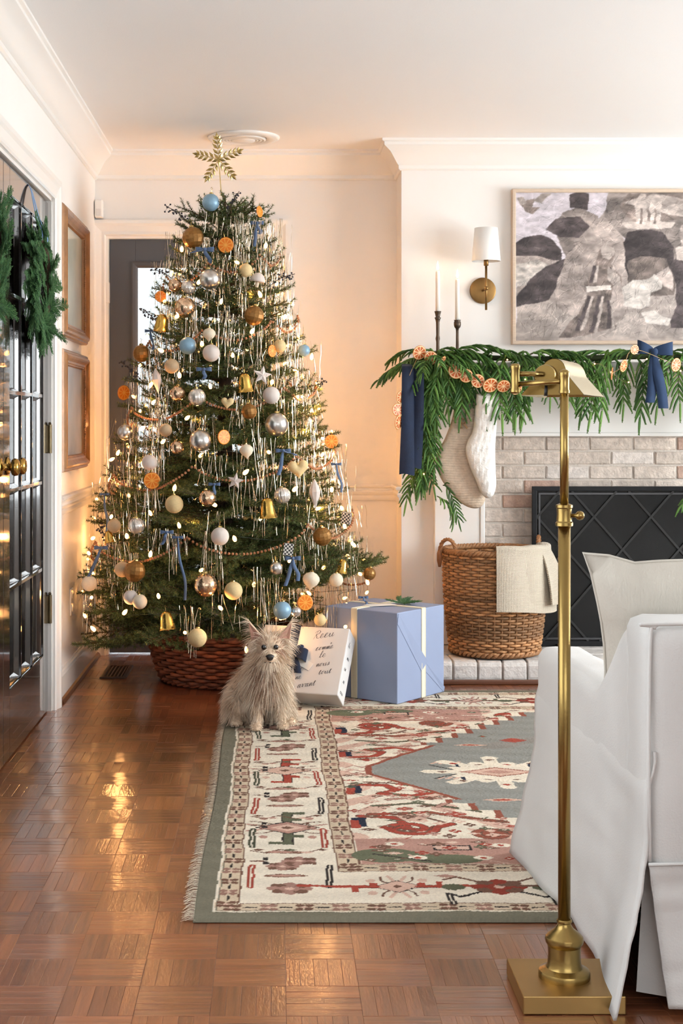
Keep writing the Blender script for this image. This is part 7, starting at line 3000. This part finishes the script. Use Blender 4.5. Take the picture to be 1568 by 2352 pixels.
for s_ in (-1, 1):      # upright ears: thin wedges
    tip = Vector((s_ * 0.080, 0.052, 0.394))
    bi, bo_ = Vector((s_ * 0.020, 0.040, 0.332)), Vector((s_ * 0.070, 0.048, 0.304))
    for i in range(12):
        t = i / 11
        a, b_ = bi.lerp(tip, t), bo_.lerp(tip, t)
        m_ = (a + b_) / 2
        wd = (b_ - a).length / 2 + 0.003
        ang = math.atan2((b_ - a).z, (b_ - a).x)
        blob(m_.x, m_.y - 0.004 * math.sin(PI * t), m_.z, wd, 0.0075, 0.008, 10, 6, Matrix.Rotation(-ang, 3, 'Y'))
dm.v = [(v[0] + DX, v[1] + DY_, v[2] + DZ_) for v in dm.v]
dog = thing('dog', 'small shaggy cream dog with upright ears sitting on the rug', 'dog', (DX, DY_ + 0.1, DZ_))
me = dm.mesh('body_raw', None, recalc=False)
tmp = bpy.data.objects.new('body_raw', me)
COL.objects.link(tmp)
r_ = tmp.modifiers.new('r', 'REMESH')
r_.mode = 'VOXEL'
r_.voxel_size = 0.0055
sm = tmp.modifiers.new('s', 'SMOOTH')
sm.iterations = 4
sm.factor = 0.5
dg = bpy.context.evaluated_depsgraph_get()
dg.update()
bme = bpy.data.meshes.new_from_object(tmp.evaluated_get(dg))
bpy.data.objects.remove(tmp)
bme.name = 'body'
bme.materials.clear()
bme.materials.append(mat('dog_skin', rgb(222, 194, 166), 0.9, var=0.15, vscale=40))
bme.polygons.foreach_set('use_smooth', [True] * len(bme.polygons))
body = bpy.data.objects.new('body', bme)
reg(body, (0, 0, 0), dog)
EYE_M = mat('dog_eye', rgb(18, 12, 10), 0.08, coat=1.0, coat_rough=0.02)
NOSE_M = mat('dog_nose', rgb(26, 22, 22), 0.35, coat=0.3, bump=0.2, bscale=300)
D0 = Vector((DX, DY_, DZ_))
for x in (-0.0235, 0.0205):
    MB().sphere(D0 + Vector((x, -0.0180, 0.3065)), 0.0098, 14, 10).build('eye', EYE_M, dog, smooth=True)
mb = MB()
mb.grid(lambda u, v: D0 + Vector((-0.001, -0.071, 0.278)) + Vector((0.0150 * math.sin(PI * v) * math.cos(2 * PI * u) * (1.15 if v > 0.5 else 0.85), 0.011 * math.sin(PI * v) * math.sin(2 * PI * u), -0.0120 * math.cos(PI * v))), 16, 10, cu=True)
mb.build('nose', NOSE_M, dog, smooth=True)
mb = MB()
mb.tube([D0 + Vector((x, -0.066 + abs(x) * 0.9, 0.2585 - 2.2 * x * x * 3)) for x in np.linspace(-0.020, 0.020, 9)], 0.0016, 5)
mb.build('mouth', NOSE_M, dog, smooth=True)
EARIN = mat('inner_ear', rgb(186, 140, 122), 0.9, var=0.1, vscale=60)
for s_ in (-1, 1):
    mb = MB()
    tip = Vector((s_ * 0.078, 0.040, 0.386))
    bi, bo_ = Vector((s_ * 0.028, 0.026, 0.334)), Vector((s_ * 0.067, 0.033, 0.310))
    ctr = (tip + bi + bo_) / 3 + Vector((0, 0.004, 0))
    ring = [bi, bi.lerp(tip, 0.5) + Vector((0, -0.001, 0)), tip, bo_.lerp(tip, 0.5) + Vector((0, -0.001, 0)), bo_]
    vs_ = [D0 + p for p in ring] + [D0 + ctr] + [D0 + p + Vector((0, 0.004, 0)) for p in ring] + [D0 + ctr + Vector((0, 0.004, 0))]
    mb.add(vs_, [(0, 1, 5), (1, 2, 5), (2, 3, 5), (3, 4, 5), (4, 0, 5), (7, 6, 11), (8, 7, 11), (9, 8, 11), (10, 9, 11), (6, 10, 11)])
    mb.build('inner_ear', EARIN, dog)

# fur
bme.calc_loop_triangles()
tv = np.zeros(len(bme.vertices) * 3, 'f')
bme.vertices.foreach_get('co', tv)
tv = tv.reshape(-1, 3)
vn = np.zeros(len(bme.vertices) * 3, 'f')
bme.vertices.foreach_get('normal', vn)
vn = vn.reshape(-1, 3)
ti = np.zeros(len(bme.loop_triangles) * 3, 'i')
bme.loop_triangles.foreach_get('vertices', ti)
ti = ti.reshape(-1, 3)
A_, B__, C_ = tv[ti[:, 0]], tv[ti[:, 1]], tv[ti[:, 2]]
ar = np.linalg.norm(np.cross(B__ - A_, C_ - A_), axis=1)
rsd = np.random.RandomState(2)
NF = 17000
pick = rsd.choice(len(ar), NF, p=ar / ar.sum())
w1_, w2_ = rsd.rand(NF), rsd.rand(NF)
fl_ = w1_ + w2_ > 1
w1_[fl_], w2_[fl_] = 1 - w1_[fl_], 1 - w2_[fl_]
rp = A_[pick] + (B__[pick] - A_[pick]) * w1_[:, None] + (C_[pick] - A_[pick]) * w2_[:, None]
rn = vn[ti[pick]].mean(1)
rn /= np.linalg.norm(rn, axis=1)[:, None] + 1e-9
loc = rp - np.array(D0)
fm_ = MB()
rd = random.Random(3)
for i in range(NF):
    x, y, z = loc[i]
    n_ = Vector(rn[i])
    p = Vector(rp[i])
    if min((loc[i][0] + 0.0235) ** 2, (loc[i][0] - 0.0205) ** 2) + (y + 0.0165) ** 2 + (z - 0.3065) ** 2 < 0.0105 ** 2 * 1.3:
        continue
    if (x + 0.001) ** 2 + (y + 0.071) ** 2 + (z - 0.278) ** 2 < 0.0135 ** 2:
        continue
    down = Vector((0, 0, -1))
    ear = z > 0.335 and abs(x) > 0.030
    if ear:
        if n_.y < -0.3 and z < 0.385:
            continue
        ln = 0.020 + 0.035 * rd.random() * (1 if abs(x) > 0.05 else 0.4)
        d = (n_ * 0.6 + Vector((math.copysign(0.9, x), 0.1, 0.15))).normalized()
        bend = 0.5
    elif z > 0.245 and y < 0.03:
        if y < -0.03 and z > 0.262:
            ln, bend = 0.010, 0.4
            d = (n_ * 0.5 + Vector((x * 16, 0.6, -0.2))).normalized()
        elif z > 0.300:
            ln, bend = 0.014, 0.2
            d = (n_ * 0.6 + Vector((x * 9, 0.3, 0.35))).normalized()
        else:
            ln, bend = 0.034, 0.7
            d = (n_ * 0.6 + Vector((x * 10, 0.0, -0.5))).normalized()
    elif z > 0.24:
        ln, bend = 0.045, 0.5
        d = (n_ * 0.8 + Vector((x * 9, 0.1, -0.2))).normalized()
    elif z < 0.035:
        ln, bend = 0.010, 0.4
        d = (n_ * 0.7 + down * 0.3 + Vector((0, -0.3, 0))).normalized()
        if p.z < DZ_ + 0.004:
            continue
    elif z < 0.10 and y < 0.09:
        ln, bend = 0.020, 0.8
        d = (n_ * 0.6 + down * 0.7).normalized()
    else:
        ln, bend = 0.055, 0.85
        d = (n_ * 0.75 + down * 0.5).normalized()
    ln *= rd.uniform(0.6, 1.25)
    jit = Vector((rd.gauss(0, 0.22), rd.gauss(0, 0.22), rd.gauss(0, 0.22)))
    cl = noise.noise(p * 38) * 0.9                     # clumps
    d = (d + jit * 0.6 + Vector((cl, 0, -abs(cl) * 0.3)) * 0.35).normalized()
    k = noise.noise(p * 22) * 0.5 + 0.5 + rd.gauss(0, 0.16)
    colr = (248, 230, 208) if k > 0.46 else (234, 208, 180) if k > 0.25 else (188, 158, 130)
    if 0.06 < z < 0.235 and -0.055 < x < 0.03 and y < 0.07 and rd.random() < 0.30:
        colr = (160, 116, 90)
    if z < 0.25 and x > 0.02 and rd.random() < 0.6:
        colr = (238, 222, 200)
    if abs(x) > 0.012 and abs(x) < 0.045 and 0.285 < z < 0.33 and y < 0.02 and rd.random() < 0.4:
        colr = (170, 128, 108)
    cc = rgb(*colr)
    wd = 0.0010 if not ear else 0.0008
    sd = d.cross(Vector((rd.uniform(-1, 1), rd.uniform(-1, 1), rd.uniform(-0.3, 0.3)))).normalized()
    vs_ = []
    q = p.copy()
    for s_ in range(4):
        w_ = wd * (1 - s_ / 3.4)
        q2 = q.copy()
        if q2.z < DZ_ + 0.001:
            q2.z = DZ_ + 0.001
        vs_ += [q2 + sd * w_, q2 - sd * w_]
        d = (d + down * bend * 0.33 + Vector((rd.gauss(0, 0.05), rd.gauss(0, 0.05), 0))).normalized()
        q = q + d * ln / 3
    fm_.add(vs_, [(0, 1, 3, 2), (2, 3, 5, 4), (4, 5, 7, 6)], cc)
fo = fm_.build('fur', mat('dog_fur', (1, 1, 1), 0.7, attr='Col', spec=0.2, sheen=0.1), dog, recalc=False)
fo['kind'] = 'stuff'
